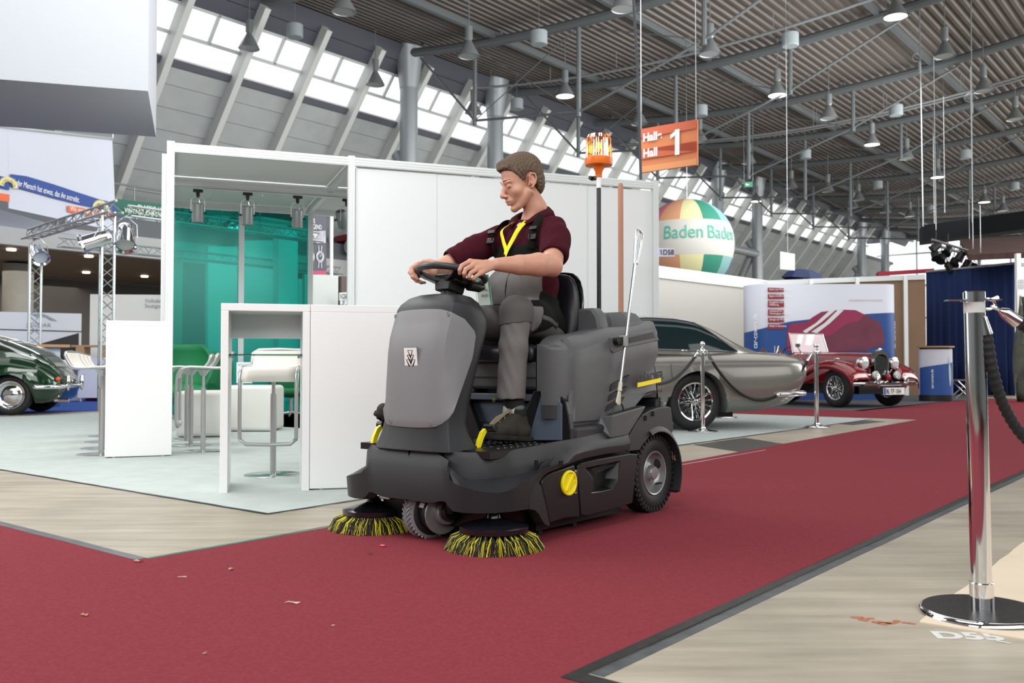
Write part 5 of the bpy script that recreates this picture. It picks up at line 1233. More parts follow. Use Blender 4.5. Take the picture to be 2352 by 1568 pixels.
def wire_wheel(name, parent, c, R_, rim, side, wd=.15, spokes=True, steer=0., cap=False):
    w_ = empty(name, c); w_.parent = parent; w_.rotation_euler = (0, 0, steer)
    d = (0, side, 0); h = wd/2
    mb = MB(); mb.lathe([(rim, -h*.8), (rim+.02, -h), (R_-.035, -h*1.02), (R_-.008, -h*.72), (R_, 0), (R_-.008, h*.72), (R_-.035, h*1.02), (rim+.02, h), (rim, h*.8), (rim-.01, 0), (rim, -h*.8)], (0, 0, 0), d, 40, caps=False); mb.build('tyre', rub, w_, smooth=50)
    mb = MB(); mb.lathe([(rim+.006, h*.85), (rim+.004, h*.95), (rim-.012, h*.9), (rim-.02, h*.5), (rim-.022, -h*.7)], (0, 0, 0), d, 40, caps=False); mb.build('rim', chrome, w_, smooth=60)
    mb = MB()
    if spokes:
        for k in range(36):
            a = 2*PI*k/36; s_ = 1 if k % 2 else -1; b = a+s_*.42
            R0 = Vector((.035*math.cos(a), side*(h*.9 if k % 4 < 2 else h*.2), .035*math.sin(a))); R1 = Vector(((rim-.015)*math.cos(b), side*h*(.1 if k % 4 < 2 else .6), (rim-.015)*math.sin(b)))
            mb.cyl(R0, R1, .0035, 4)
        mb.lathe([(.04, -h*.2), (.035, h*.5), (.045, h*.9), (.03, h*1.15), (.012, h*1.2)], (0, 0, 0), d, 16); mb.box((0, side*h*1.1, 0), (.15, .012, .025)); mb.build('wire_spokes', chrome, w_)
        mb = MB(); mb.lathe([(rim-.03, -h*.75), (.001, -h*.75)], (0, 0, 0), d, 24, caps=False); mb.build('brake_drum', mat('drum', '2a2a2b', .6), w_)
    else:
        mb.lathe([(rim-.015, h*.45), (rim*.82, h*.75), (rim*.78, h*.45), (rim*.72, h*.5), (rim*.6, h*.9), (rim*.35, h*1.15), (.001, h*1.2)], (0, 0, 0), d, 32, caps=False); mb.build('hubcap', chrome, w_, smooth=60)
    return w_
carglass = mat('car_glass', '16272a', .05, spec=.8)
tailred = mat('lamp_red', 'a01218', .2)
# ---- silver coupe behind the sweeper ----
aR = math.radians(16); f_ = (-math.cos(aR), -math.sin(aR)); l_ = (-f_[1], f_[0])
Pw = atz(1598, 989); cc = Vector((Pw.x-l_[0]*.74, Pw.y-l_[1]*.74, 0))
silv = mat('car_silver', '86847f', .28, .5, coat=.8)
CA = empty('silver_coupe', cc, math.atan2(f_[1], f_[0]), 'silver classic fastback coupe with chrome wire wheels behind rope posts', 'car')
xs = sorted(set([round(v, 3) for v in list(np.linspace(-1.58, 3.25, 34))+list(np.linspace(-.42, .42, 17))+list(np.linspace(2.07, 2.91, 17))+[-1.6, -1.54, 3.3]]))
T_ = dict(w=[(-1.62, .52), (-1.58, .64), (-1.5, .70), (-1.35, .75), (-1.1, .79), (-.6, .83), (0, .85), (1, .83), (2.4, .83), (2.9, .76), (3.2, .55), (3.32, .35)],
          zb=[(-1.62, .60), (-1.5, .42), (-1.3, .30), (-.9, .22), (-.4, .20), (2.9, .2), (3.3, .35)],
          zs=[(-1.62, .84), (-1.5, .87), (-1.0, .89), (-.4, .90), (.3, .90), (1.4, .88), (2.4, .84), (3.0, .72), (3.3, .55)],
          zd=[(-1.62, .88), (-1.55, .915), (-1.4, .94), (-.9, .96), (-.3, .97), (1.4, .98), (2.4, .92), (3.0, .80), (3.3, .60)])
car_shell(xs, T_, (0, 2.49), .375, .335).build('body', silv, CA, smooth=50)
G_ = dict(wb=[(-1.0, .45), (-.6, .64), (0, .72), (1.2, .74), (1.8, .62)], zb=[(-1, .93), (0, .90), (1.8, .93)],
          wt=[(-1.0, .38), (-.5, .48), (0, .54), (.9, .56), (1.8, .48)], zt=[(-1.0, .955), (-.8, 1.01), (-.62, 1.085), (-.32, 1.225), (-.04, 1.315), (.2, 1.35), (.55, 1.365), (.9, 1.34), (1.3, 1.16), (1.75, .96)])
xg = list(np.linspace(-1.0, 1.75, 24)); greenhouse(xg, G_).build('cabin', silv, CA, smooth=60)
for sy in (1, -1):
    rows = []
    for x in np.linspace(-.62, .95, 18):
        top = .80 if x > 0 else .80-(.80-.10)*(min(1, -x/.62))**1.4
        rows.append([Vector((p.x, p.y*sy, p.z)) for p in green_ring(x, G_, .06, max(.08, top), .012)])
    mb = MB(); mb.grid(rows); g = mb.build('side_window', carglass, CA, smooth=60)
    mb = MB(); mb.tube([r[0]+Vector((0, .004*sy, 0)) for r in rows], .008, 6); mb.tube([r[-1]+Vector((0, .004*sy, 0)) for r in rows], .008, 6); mb.build('trim', chrome, g)
    wire_wheel('wheel', CA, (0, .66*sy, .345), .345, .225, sy, .17)
    wire_wheel('wheel', CA, (2.49, .66*sy, .345), .345, .225, sy, .17)
    mb = MB(); mb.tube(spline([(-1.05, .80*sy, .42), (-1.25, .775*sy, .425), (-1.48, .70*sy, .43), (-1.61, .50*sy, .43), (-1.66, 0, .43)], 5), [.012]+[.03]*18+[.035]*2, 10, sy=1.0); mb.build('bumper', chrome, CA, smooth=60)
    mb = MB(); mb.sphere((-1.50, .56*sy, .66), (.04, .05, .06), 12, 8); mb.build('tail_lamp', tailred, CA, smooth=90)
mb = MB(); mb.box((1.2, 0, .30), (3.6, 1.1, .3)); mb.build('underbody', dark, CA, smooth=0)
mb = MB(); mb.tube([(.35, .845, .60), (.37, .85, .80)], .003, 4); mb.build('door_gap', dark, CA)
# ---- green rear-engined coupe at the left ----
aR = math.radians(8); f_ = (-math.cos(aR), -math.sin(aR)); l_ = (-f_[1], f_[0]); Pw = atz(22, 954); cc = Vector((Pw.x-l_[0]*.68, Pw.y-l_[1]*.68, 0))
grn = mat('car_green', '0a2f16', .12, .15, coat=1.)
CG = empty('green_coupe', cc, math.atan2(f_[1], f_[0]), 'dark green rounded vintage coupe tail with chrome hubcap at the left edge', 'car')
xs = sorted(set([round(v, 3) for v in list(np.linspace(-.80, 2.95, 30))+list(np.linspace(-.36, .36, 15))+[-.82, -.78, -.74]]))
T_ = dict(w=[(-.82, .34), (-.78, .48), (-.70, .60), (-.5, .72), (-.25, .78), (0, .81), (1, .82), (2.4, .78), (2.95, .4)],
          zb=[(-.82, .42), (-.74, .28), (-.6, .2), (-.35, .18), (2.6, .18), (2.95, .35)],
          zs=[(-.82, .52), (-.74, .58), (-.6, .67), (-.35, .79), (0, .87), (.6, .86), (2.0, .82), (2.95, .5)],
          zd=[(-.82, .54), (-.74, .64), (-.6, .76), (-.35, .90), (-.1, .98), (.6, 1.0), (2.0, .9), (2.95, .55)])
car_shell(xs, T_, (0, 2.1), .335, .30).build('body', grn, CG, smooth=60)
G_ = dict(wb=[(-.62, .3), (-.35, .55), (0, .66), (1.2, .68), (1.6, .6)], zb=[(-.65, .64), (-.35, .79), (0, .87), (1.6, .90)],
          wt=[(-.62, .25), (-.3, .42), (.1, .5), (1.2, .5)], zt=[(-.62, .74), (-.48, .86), (-.22, 1.02), (.05, 1.14), (.5, 1.27), (.9, 1.28), (1.3, 1.12), (1.6, .93)])
greenhouse(list(np.linspace(-.62, 1.6, 20)), G_).build('cabin', grn, CG, smooth=70)
mb = MB(); mb.grid([[Vector((p.x, p.y, p.z)) for p in green_ring(x, G_, .30, .30+.5*math.sin(PI*min(1, max(0.02, (x+.42)/1.2))), .012)] for x in np.linspace(-.40, .75, 14)]); mb.build('side_window', glassmat('clear_glass', (.7, .76, .74), .6), CG, smooth=60)
mb = MB(); mb.tube([(x, interp(G_['wt'], x)*.98+.015, interp(G_['zt'], x)+.004) for x in np.linspace(-.60, .8, 14)], .010, 6); mb.build('drip_rail', chrome, CG)
mb = MB(); mb.tube(spline([(-.38, .79, .44), (-.6, .75, .44), (-.78, .60, .44), (-.88, .3, .44), (-.90, 0, .44), (-.88, -.3, .44)], 5), [.02]+[.036]*25, 10); mb.build('bumper', chrome, CG, smooth=60)
for y in (.38, -.3):
    mb = MB(); mb.sphere((-.91, y, .50), (.05, .04, .13), 12, 10); mb.tube([(-.92, y-.02, .60), (-.84, y-.3, .62)], .018, 8); mb.build('overrider', chrome, CG, smooth=90)
mb = MB(); mb.sphere((-.755, .50, .56), (.05, .06, .04), 12, 8); mb.build('tail_lamp', mat('lamp_amber', 'd8571c', .2), CG, smooth=90)
mb = MB(); mb.cyl((-.6, .3, .22), (-.90, .3, .22), .03, 10); mb.build('exhaust_pipe', chrome, CG)
for sy in (1, -1):
    for x in (0, 2.1): wire_wheel('wheel', CG, (x, .61*sy, .315), .315, .215, sy, .15, False)
for k_ in kids(CG):
    if k_.type == 'MESH':
        for v in k_.data.vertices:
            if v.co.x < -.36: v.co.x = -.36+(v.co.x+.36)*.72
# ---- red open roadster ----
aR = math.radians(30); f_ = (math.sin(aR), -math.cos(aR)); l_ = (-f_[1], f_[0]); cc = Vector((6.02+.72*l_[0], 17.02+.72*l_[1], 0))
rd = mat('car_red', '7c0a18', .14, .1, coat=1.)
CR = empty('red_roadster', cc, math.atan2(f_[1], f_[0]), 'dark red open vintage roadster with chrome radiator grille and number plate', 'car')
mb = MB(); rings = []
for x, w_, zt in ((.30, .20, .98), (.28, .24, 1.0), (-.2, .30, 1.02), (-.8, .40, 1.035), (-1.25, .50, 1.04)):
    half = [(0, .45), (w_, .45), (w_, zt-.16), (w_*.93, zt-.06), (w_*.7, zt-.015), (0, zt+.01)]; rings.append([Vector((x, y, z)) for y, z in half]+[Vector((x, -y, z)) for y, z in half[-2:0:-1]])
mb.loft(rings); mb.build('bonnet', rd, CR, smooth=35)
mb = MB(); rings = []
for x, w_, zt in ((-1.25, .50, 1.04), (-1.45, .56, .98), (-1.7, .60, .84), (-2.1, .62, .80), (-2.5, .62, .92), (-2.9, .58, .95), (-3.15, .5, .85)):
    half = [(0, .32), (w_*.95, .32), (w_, .5), (w_, zt-.05), (w_*.95, zt), (0, zt if x > -1.3 or x < -2.8 else zt-.25)]; rings.append([Vector((x, y, z)) for y, z in half]+[Vector((x, -y, z)) for y, z in half[-2:0:-1]])
mb.loft(rings); mb.build('body_tub', rd, CR, smooth=35)
mb = MB()
for y in (.25, -.25): mb.sphere((-2.35, y, .85), (.1, .2, .28), 14, 8)
mb.build('seat_backs', mat('tan_leather', '3a1a16', .5), CR)
for sy in (1, -1):
    path = spline([(.50, .50), (.44, .64), (.28, .76), (.05, .83), (-.2, .84), (-.5, .76), (-.85, .58), (-1.2, .40), (-1.6, .30), (-2.1, .29)], 3)
    rings = []
    for i, p in enumerate(path):
        k = i/len(path); wo = .93-.02*k; wi = .34+.26*min(1, k*1.6); d_ = .12*(1-k*.8)
        rings.append([Vector((p[0], y*sy, p[1]+z)) for y, z in ((wi, .0), (wi+(wo-wi)*.3, .035), (wi+(wo-wi)*.65, .03), (wo-.04, .0), (wo, -.05), (wo+.005, -.05-d_))])
    mb = MB(); mb.grid(rings); mb.build('front_wing', rd, CR, smooth=60, solid=.015)
    path = spline([(-1.9, .36), (-2.1, .58), (-2.35, .76), (-2.65, .78), (-2.95, .62), (-3.05, .4)], 3); rings = []
    for p in path: rings.append([Vector((p[0], y*sy, p[1]+z)) for y, z in ((.5, .0), (.7, .03), (.85, .0), (.9, -.1))])
    mb = MB(); mb.grid(rings); mb.build('rear_wing', rd, CR, smooth=60, solid=.015)
    wire_wheel('wheel', CR, (0, .71*sy, .365), .365, .22, sy, .16, steer=math.radians(-8))
    wire_wheel('wheel', CR, (-2.5, .71*sy, .365), .365, .22, sy, .16)
    mb = MB(); mb.lathe([(.03, -.16), (.09, -.10), (.115, 0), (.12, .02), (.11, .03)], (.34, .42*sy, .82), (1, 0, 0), 24); mb.tube([(.30, .42*sy, .70), (.2, .35*sy, .55)], .02, 8); hl = mb.build('headlamp', chrome, CR, smooth=50)
    mb = MB(); mb.sphere((.365, .42*sy, .82), (.03, .105, .105), 20, 8); mb.build('lens', mat('lens_glass', 'cfd6d4', .1, .3), hl, smooth=90)
    mb = MB(); mb.lathe([(.03, -.08), (.07, -.05), (.078, 0), (.07, .01)], (.52, .30*sy, .60), (1, 0, 0), 20); mb.build('fog_lamp', mat('lens_glass', 'cfd6d4'), CR, smooth=50)
    mb = MB(); mb.sphere((.62, .38*sy, .50), (.04, .045, .14), 12, 10); mb.build('overrider', chrome, CR, smooth=90)
    mb = MB(); mb.sphere((-.05, .68*sy, .90), (.06, .03, .022), 10, 8); mb.build('side_lamp', chrome, CR, smooth=90)
mb = MB()                                        # radiator shell and slats
fr = [(-.19, .48), (-.21, .90), (-.17, .99), (-.07, 1.05), (0, 1.065), (.07, 1.05), (.17, .99), (.21, .90), (.19, .48)]
inn = [(-.155, .50), (-.17, .88), (-.14, .95), (-.06, .98), (0, .985), (.06, .98), (.14, .95), (.17, .88), (.155, .50)]
for a, b in zip(range(9), range(1, 9)):
    mb.loft([[Vector((x, *p)) for p in (fr[a], fr[b], inn[b], inn[a])] for x in (.30, .40)])
mb.loft([[Vector((x, *p)) for p in (fr[0], inn[0], inn[-1], fr[-1])] for x in (.30, .39)])
mb.sphere((.36, 0, 1.075), (.04, .035, .03), 12, 8); rg = mb.build('radiator_shell', chrome, CR, smooth=30)
mb = MB()
for k in range(11):
    y = -.15+.03*k; mb.bb((.36, y-.006, .50), (.385, y+.006, .95-abs(y)*.25))
mb.build('grille_slats', chrome, rg, smooth=0)
mb = MB(); mb.bb((.33, -.16, .49), (.355, .16, .96)); mb.build('grille_core', dark, rg, smooth=0)
mb = MB(); mb.tube(spline([(.46, -.86, .44), (.58, -.7, .44), (.62, -.3, .44), (.62, .3, .44), (.58, .7, .44), (.46, .86, .44)], 4), .038, 10); mb.build('front_bumper', chrome, CR)
mb = MB(); mb.sphere((.45, .13, .56), (.03, .05, .06), 12, 8); mb.build('badge_lamp', mat('badge_red', 'b11522', .3), CR, smooth=90)
plm = mat('plate_white', 'e6e8e6', .4)
mb = MB(); mb.bb((.655, -.29, .245), (.665, .29, .375)); npl = mb.build('number_plate', plm, CR, smooth=0)
mb = MB(); mb.bb((.664, -.285, .25), (.667, -.235, .37)); mb.build('euro_band', mat('euro_blue', '1c4fb0', .4), npl, smooth=0)
text('plate_lettering', 'BL·TF 15H', .115, mat('ink', '111111'), npl, frame(Vector((.6675, -.225, .268)), (0, 1, 0), (0, 0, 1)), .0005, .82, .002)
mb = MB(); W_ = [(-1.28, -.50, 1.03), (-1.40, -.48, 1.42), (-1.40, .48, 1.42), (-1.28, .50, 1.03)]; mb.tube(W_+[W_[0]], .014, 8); wsf = mb.build('windscreen_frame', chrome, CR)
mb = MB(); mb.add([W_[0], W_[3], W_[2], W_[1]], [(0, 1, 2, 3)]); mb.build('windscreen', glassmat('screen_glass', (.93, .97, .96), .9), wsf, smooth=0)
mb = MB(); mb.tube([Vector((-1.62+.0*a, -.24+.18*math.cos(a), .98+.17*math.sin(a))) for a in np.linspace(0, 2*PI, 20)[:-1]], .013, 6, closed=True); mb.build('steering_wheel', black, CR)
mb = MB(); mb.bb((-1.36, -.46, .93), (-1.30, .46, 1.05)); mb.build('dashboard', black, CR, bevel=.02)
mb = MB(); mb.tube([(-1.05, -.50, 1.00), (-1.05, -.62, 1.14)], .01, 6); mb.box((-1.05, -.62, 1.17), (.02, .12, .07)); mb.build('mirror', chrome, CR)
mb = MB(); mb.tube([(-1.4, -.55, .98), (-1.5, -.7, 1.06)], .01, 6); mb.box((-1.5, -.72, 1.1), (.02, .10, .14)); mb.build('mirror', chrome, CR)
mb = MB(); mb.bb((-2.8, -.5, .25), (.3, .5, .42)); mb.build('chassis', dark, CR, smooth=0)
mb = MB(); mb.tube([(-1.75, -.628, .72), (-1.62, -.635, .74), (-1.55, -.628, .74)], .012, 6); mb.build('door_handle', chrome, CR)
# ---- two cars parked up on the gallery ----
def far_car(label, p, rz, m, cat_='car'):
    t = empty('parked_car', p, rz, label, 'car')
    T2 = dict(w=[(-1, .6), (-.9, .75), (0, .82), (3, .8), (3.4, .6)], zb=[(-1, .45), (-.8, .3), (3.2, .28), (3.4, .4)], zs=[(-1, .75), (0, .8), (3, .72), (3.4, .6)], zd=[(-1, .8), (0, .86), (3, .78), (3.4, .64)])
    car_shell(sorted(list(np.linspace(-1, 3.4, 24))+list(np.linspace(-.3, .3, 7))+list(np.linspace(2.2, 2.8, 7))), T2, (0, 2.5), .36, .31).build('body', m, t, smooth=50)
    G2 = dict(wb=[(-.6, .6), (1.9, .7)], zb=[(-.6, .8), (1.9, .8)], wt=[(-.6, .5), (1.9, .55)], zt=[(-.6, .84), (-.1, 1.25), (.3, 1.36), (1.0, 1.36), (1.9, .84)])
    greenhouse(list(np.linspace(-.6, 1.9, 14)), G2).build('cabin', m, t, smooth=60)
    for sy in (1, -1):
        mb = MB(); mb.grid([[Vector((p_.x, p_.y*sy, p_.z)) for p_ in green_ring(x, G2, .08, .75, .012)] for x in np.linspace(-.2, 1.5, 8)]); mb.build('side_window', carglass, t, smooth=60)
        for x in (0, 2.5): wire_wheel('wheel', t, (x, .68*sy, .31), .31, .2, sy, .16, False)
    return t
q = atw(770, 576, -29.3)
far_car('dark red classic car up on the gallery, seen right of the watch banner', Vector((q.x+2.6, q.y+1.9, EY+4.63)), AU+PI/2+PI, mat('car_red', '7c0a18'))
q = atw(545, 545, -29.3)
far_car('white classic car up on the gallery seen through the green film', Vector((q.x+1.2, q.y+1.2, EY+4.63)), AU+PI/2+PI, mat('car_white', 'dfe0de', .2, coat=.6))
# ================= right half background =================
ra_ = math.atan2(2046, 2113)
def wall_line(name, pts, h, m, th=.05):          # upright wall along floor points
    for a, b in zip(pts, pts[1:]):
        a = Vector(a); b = Vector(b); n = Vector((-(b-a).y, (b-a).x, 0)).normalized()*th
        mb = MB(); mb.loft([[a, b, b+n, a+n], [p+Vector((0, 0, h)) for p in (a, b, b+n, a+n)]]); yield mb.build(name, m, smooth=0)
HW = CAMH+2.35
def onh(px, py, h): return atz(px, py, h)
a = onh(1440, 603, HW); b = onh(1762, 646, HW); c = onh(2125, 632, HW)
BW = empty('booth_wall', (b.x, b.y, 0), 0, 'pale grey booth wall with white top rail behind the silver car', 'booth wall')
def loc(p): return Vector((p.x-b.x, p.y-b.y, p.z))
gw = mat('booth_grey', 'a9a7a2', .5)
def wseg(a, b, z0, z1, m, name, th=.05, par=BW, off=0.):
    a = Vector((a.x, a.y, 0)); b_ = Vector((b.x, b.y, 0)); n = Vector((-(b_-a).y, (b_-a).x, 0)).normalized(); a = a-n*off; b_ = b_-n*off
    mb = MB(); mb.loft([[a+Vector((0, 0, z0)), b_+Vector((0, 0, z0)), b_+n*th+Vector((0, 0, z0)), a+n*th+Vector((0, 0, z0))], [a+Vector((0, 0, z1)), b_+Vector((0, 0, z1)), b_+n*th+Vector((0, 0, z1)), a+n*th+Vector((0, 0, z1))]])
    return mb.build(name, m, par, smooth=0)
A_, B_, C_ = loc(a), loc(b), loc(c)
wseg(A_, B_, 0, HW-.02, gw, 'panel'); wseg(A_, B_, HW-.26, HW, mat('alu_fascia', 'd0d2d0', .35, .4), 'fascia', off=.03); wseg(A_, B_, HW-.03, HW+.02, prof, 'rail', off=.04)
for px in (1515, 1568, 1622, 1675, 1722): q = onh(px, 614+(px-1510)*.132, HW); q = loc(q); mb = MB(); mb.box((q.x-.0, q.y-.05, HW/2), (.05, .05, HW)); mb.build('post', prof, BW, smooth=0)
BW2 = empty('booth_wall', (b.x, b.y, 0), 0, 'brown hardboard booth wall with white top rail behind the red roadster', 'booth wall')
wseg(B_, C_, 0, HW-.02, mat('hardboard', '8c7059', .7, var=.06, vscale=2), 'panel', par=BW2); wseg(B_, C_, HW-.11, HW+.02, prof, 'rail', par=BW2, off=.05)
for px, py in ((1861, 642), (1967, 638), (2077, 634)): q = loc(onh(px, py, HW)); mb = MB(); mb.box((q.x, q.y-.06, HW/2), (.10, .06, HW)); mb.build('post', prof, BW2, smooth=0)
q0 = loc(aty(2080, 735, 20.5)); q1 = loc(aty(2122, 735, 20.5)); 
# pop-up display wall with the covered car picture
ZD = 20.6
h1 = aty(1900, 652, ZD).z; zl, zr = ZD+.15, ZD-.2
xl, xr = aty(1722, 700, ZD).x, aty(2068, 700, ZD).x
DP = empty('popup_display', ((xl+xr)/2, ZD, 0), 0, 'curved white and blue display wall printed with a covered red car', 'display wall')
def dpt(s, h, e=0.):                             # s 0..1 across the curved wall
    w_ = (xr-xl); x = -w_/2+w_*s; y = 0
    cl = .14
    if s < cl: t_ = (cl-s)/cl; y = .55*(1-math.sqrt(max(0, 1-t_*t_)))
    elif s > 1-.10: t_ = (s-.90)/.10; y = .45*(1-math.sqrt(max(0, 1-t_*t_)))
    return Vector((x, y-e, h))
ssv = np.concatenate([np.linspace(0, .14, 8), np.linspace(.18, .90, 10), np.linspace(.91, 1, 8)])
mb = MB(); mb.grid([[dpt(s, h) for h in (0, h1)] for s in ssv]); mb.build('print', whitep, DP, smooth=60, solid=.02)
def dxy(px, py):                                 # photo position -> (s, h) on the display
    return (px-1722)/346., CAMH+(840-py)/FPX*ZD
def dpoly(name, pts, m, e, n=1):
    P = []
    for p, q in zip(pts, pts[1:]+pts[:1]):
        for k in range(n): P.append((p[0]+(q[0]-p[0])*k/n, p[1]+(q[1]-p[1])*k/n))
    mb = MB(); mb.add([dpt(*dxy(*p), e) for p in P], [tuple(range(len(P)))]); return mb.build(name, m, DP, smooth=0)
wave = [(1722, 762), (1740, 757), (1762, 751), (1785, 745), (1815, 738), (1850, 734), (1900, 728), (1950, 724), (2000, 720), (2040, 718), (2068, 717)]
wx = [p[0] for p in wave]; wy = [p[1] for p in wave]; px_ = list(np.linspace(1722, 2068, 70)); wv_ = [(x, float(np.interp(x, wx, wy))) for x in px_]
rows = [[dpt(*dxy(*p), .012) for p in wv_], [dpt(dxy(*p)[0], 0.02, .012) for p in wv_]]
mb = MB(); mb.grid(rows); mb.build('blue_field', mat('blue_print', '1f4a8c', .5), DP, smooth=60)
crp = mat('crimson_print', '8e2a50', .6, var=.18, vscale=1.5); crd = mat('dark_crimson_print', '6c3146', .6, var=.15, vscale=2)
dpoly('covered_car', [(1806, 762), (1812, 745), (1825, 742), (1850, 740), (1866, 728), (1886, 716), (1910, 713), (1940, 711), (1965, 712), (1985, 722), (2010, 735), (2020, 742), (2027, 760), (2030, 790), (2028, 794), (2005, 797), (1990, 805), (1850, 810), (1806, 805)], crp, .02)
dpoly('cover_side', [(1880, 775), (1912, 767), (1945, 742), (1972, 737), (1985, 722), (2010, 735), (2020, 742), (2027, 760), (2030, 790), (2028, 794), (2005, 797), (1990, 805), (1850, 808), (1870, 790)], crd, .024)
wp = mat('stripe_white', 'd8dedd', .6)
dpoly('stripe', [(1842, 761), (1850, 765), (1885, 740), (1917, 713), (1904, 713), (1872, 742)], wp, .028); dpoly('stripe', [(1862, 762), (1875, 765), (1905, 742), (1937, 712), (1923, 712), (1892, 742)], wp, .028)
dpoly('stripe', [(1828, 790), (1832, 768), (1844, 768), (1838, 790)], wp, .028); dpoly('stripe', [(1848, 792), (1852, 768), (1870, 768), (1862, 792)], wp, .028)
rl = mat('label_red', '8f2a35', .5)
for k, (y0, y1, tx) in enumerate(((660, 670, 'Richt zum Produktvideo'), (675, 686, 'Eigene Stoffherstellung'), (690, 705, 'Passgenau wie ein\nMaßanzug'), (710, 724, 'Individuell für jede\nFahrzeugtyp anfertigbar'), (729, 740, 'Design auf Wunsch'), (744, 755, 'Made in Germany'))):
    dpoly('red_label', [(1763, y1+.5), (1800, y1), (1800, y0+1.5), (1763, y0)], rl, .03)
    s_, h_ = dxy(1766, y0+(6.5 if '\n' not in tx else 6)); text('label_text', tx, .062, whm, DP, frame(dpt(s_, h_, .04), (1, 0, 0), (0, 0, 1)), 0, .85)
s_, h_ = dxy(1950, 691); text('claim', 'DAS MASSGEWAND FÜR IHR AUTOMOBIL', .05, mat('claim_red', 'c08a92', .6), DP, frame(dpt(s_, h_, .02), (1, 0, 0), (0, 0, 1)), 0, .8)
s_, h_ = dxy(1741, 800); text('web_text', 'car-covers.de', .15, whm, DP, frame(dpt(s_, h_, .03), (0, 0, 1), (-1, 0, 0)), 0, .95)
s_, h_ = dxy(2063, 800); text('web_text', 'car-covers.de', .12, whm, DP, frame(dpt(s_, h_, .05), (0, 0, 1), (-1, 0, 0)), 0, .95)
# round counter
p = atz(2150, 921); CT = empty('promotion_counter', p, 0, 'white and blue oval promotion counter with a wooden top', 'counter')
rx = 37/FPX*p.y
mb = MB(); mb.lathe([(rx, .12), (rx, 1.13)], n=40, sy=.7, caps=False); mb.build('print', whitep, CT, smooth=60)
mb = MB(); mb.lathe([(rx*1.02, 0), (rx*1.02, .14)], n=40, sy=.7); mb.build('plinth', black, CT, smooth=40)
mb = MB(); mb.lathe([(rx*1.12, 1.17), (rx*1.12, 1.20)], n=40, sy=.75); mb.build('top', mat('oak', 'a98257'), CT, smooth=40)
mb = MB(); mb.lathe([(rx*.95, 1.12), (rx*.95, 1.17)], n=40, sy=.7); mb.build('top_ring', black, CT, smooth=40)
def cpt(a, h, e=.006): return Vector(((rx+e)*math.sin(a), -(rx*.7+e)*math.cos(a), h))
rows = [[cpt(a, .14) for a in np.linspace(-1.5, 1.5, 20)], [cpt(a, .80+.05*a) for a in np.linspace(-1.5, 1.5, 20)]]
mb = MB(); mb.grid(rows); mb.build('blue_field', mat('blue_print', '1f4a8c'), CT, smooth=60)
pp = [(.55, 1.02), (.60, .85), (.72, .70), (.74, .50), (.66, .34), (.58, .34), (.52, .50), (.50, .70), (.52, .85)]
mb = MB(); mb.add([cpt(a, h, .014) for a, h in pp], [tuple(range(len(pp)))]); mb.build('pale_figure', mat('pale_green', '9fc0b8', .6), CT, smooth=0)
text('web_text', 'car-covers.de', .08, whm, CT, frame(cpt(-.45, .28, .02), (0, 0, 1), (-1, 0, 0)), 0, .95)
# blue curtain with folds
a = atz(2131, 905); b_ = atz(2336, 911); top = aty(2130, 624, a.y).z
CU = empty('curtain', a, 0, 'tall dark blue fabric curtain at the right', 'curtain'); L_ = b_-a
rows = []
for i in range(90):
    s_ = i/89; off = .05*math.sin(s_*70)+.03*math.sin(s_*33+1); rows.append([Vector((L_.x*s_*1., L_.y*s_+off*k, h)) for h, k in ((0.02, 1.5), (.9, 1.1), (1.9, .8), (top, .4))])
mb = MB(); mb.grid(rows); mb.build('fabric', mat('curtain_blue', '152a5a', .8), CU, smooth=80, solid=.01)
mb = MB(); mb.cyl((0, 0, top), (L_.x, L_.y, top), .03, 8); mb.build('rail', alu, CU)
# right edge bits
q = aty(2342, 900, 21.5); mb = MB(); mb.box((q.x, q.y, 1.7), (.10, .10, 3.4)); o = mb.build('white_post', white); tag(o, 'white upright post right of the blue curtain', 'post')
P = [aty(2335, 665, 20), aty(2420, 665, 20), aty(2420, 640, 20), aty(2335, 640, 20)]; o = quad_plate('number_sign', P, white, .02); tag(o, 'white booth number sign at the right edge', 'sign')
text('lettering', '1D75\n1D73', .12, gi, o, frame(aty(2337, 651, 19.95), (1, 0, 0), (0, 0, 1)), 0, .8)
q = aty(2336, 905, 19.5); mb = MB(); rows = []
for i in range(14):
    s_ = i/13; rows.append([Vector((q.x+.9*s_, q.y+.15*math.sin(s_*17+h*2), h)) for h in np.linspace(0.01, 2.25, 12)])
mb.grid(rows); o = mb.build('tarpaulin', mat('tarp', '5d6358', .35, var=.4, vscale=3), smooth=30, solid=.01); tag(o, 'crumpled green grey plastic sheet hanging at the right edge', 'tarpaulin')
# folding trestle beside the counter
q = atz(2200, 915); mb = MB()
for a, b in (((-.05, 0, 0), (.45, 0, .42)), ((.42, 0, 0), (.0, 0, .42)), ((-.05, .3, 0), (.45, .3, .42)), ((.42, .3, 0), (.0, .3, .42)), ((.45, 0, .42), (.45, .3, .42)), ((0, 0, .42), (0, .3, .42))): mb.cyl(q+Vector(a), q+Vector(b), .018, 8)
mb.bb(q+Vector((-.02, -.02, .42)), q+Vector((.48, .32, .45))); o = mb.build('folding_stool', steel); tag(o, 'small folding stool with crossed steel legs beside the promotion counter', 'stool')
# chairs behind the roadster, dark
q = atz(2096, 905); mb = MB()
mb.bb(q+Vector((-.4, 0, .42)), q+Vector((.4, .5, .47))); mb.bb(q+Vector((-.4, .45, .47)), q+Vector((.4, .5, .9)))
for x in (-.38, .35):
    for y in (.02, .46): mb.bb(q+Vector((x, y, 0)), q+Vector((x+.03, y+.03, .42)))
o = mb.build('bench', mat('bench_dark', '2c2622', .5)); tag(o, 'dark bench in front of the brown wall behind the roadster', 'bench')
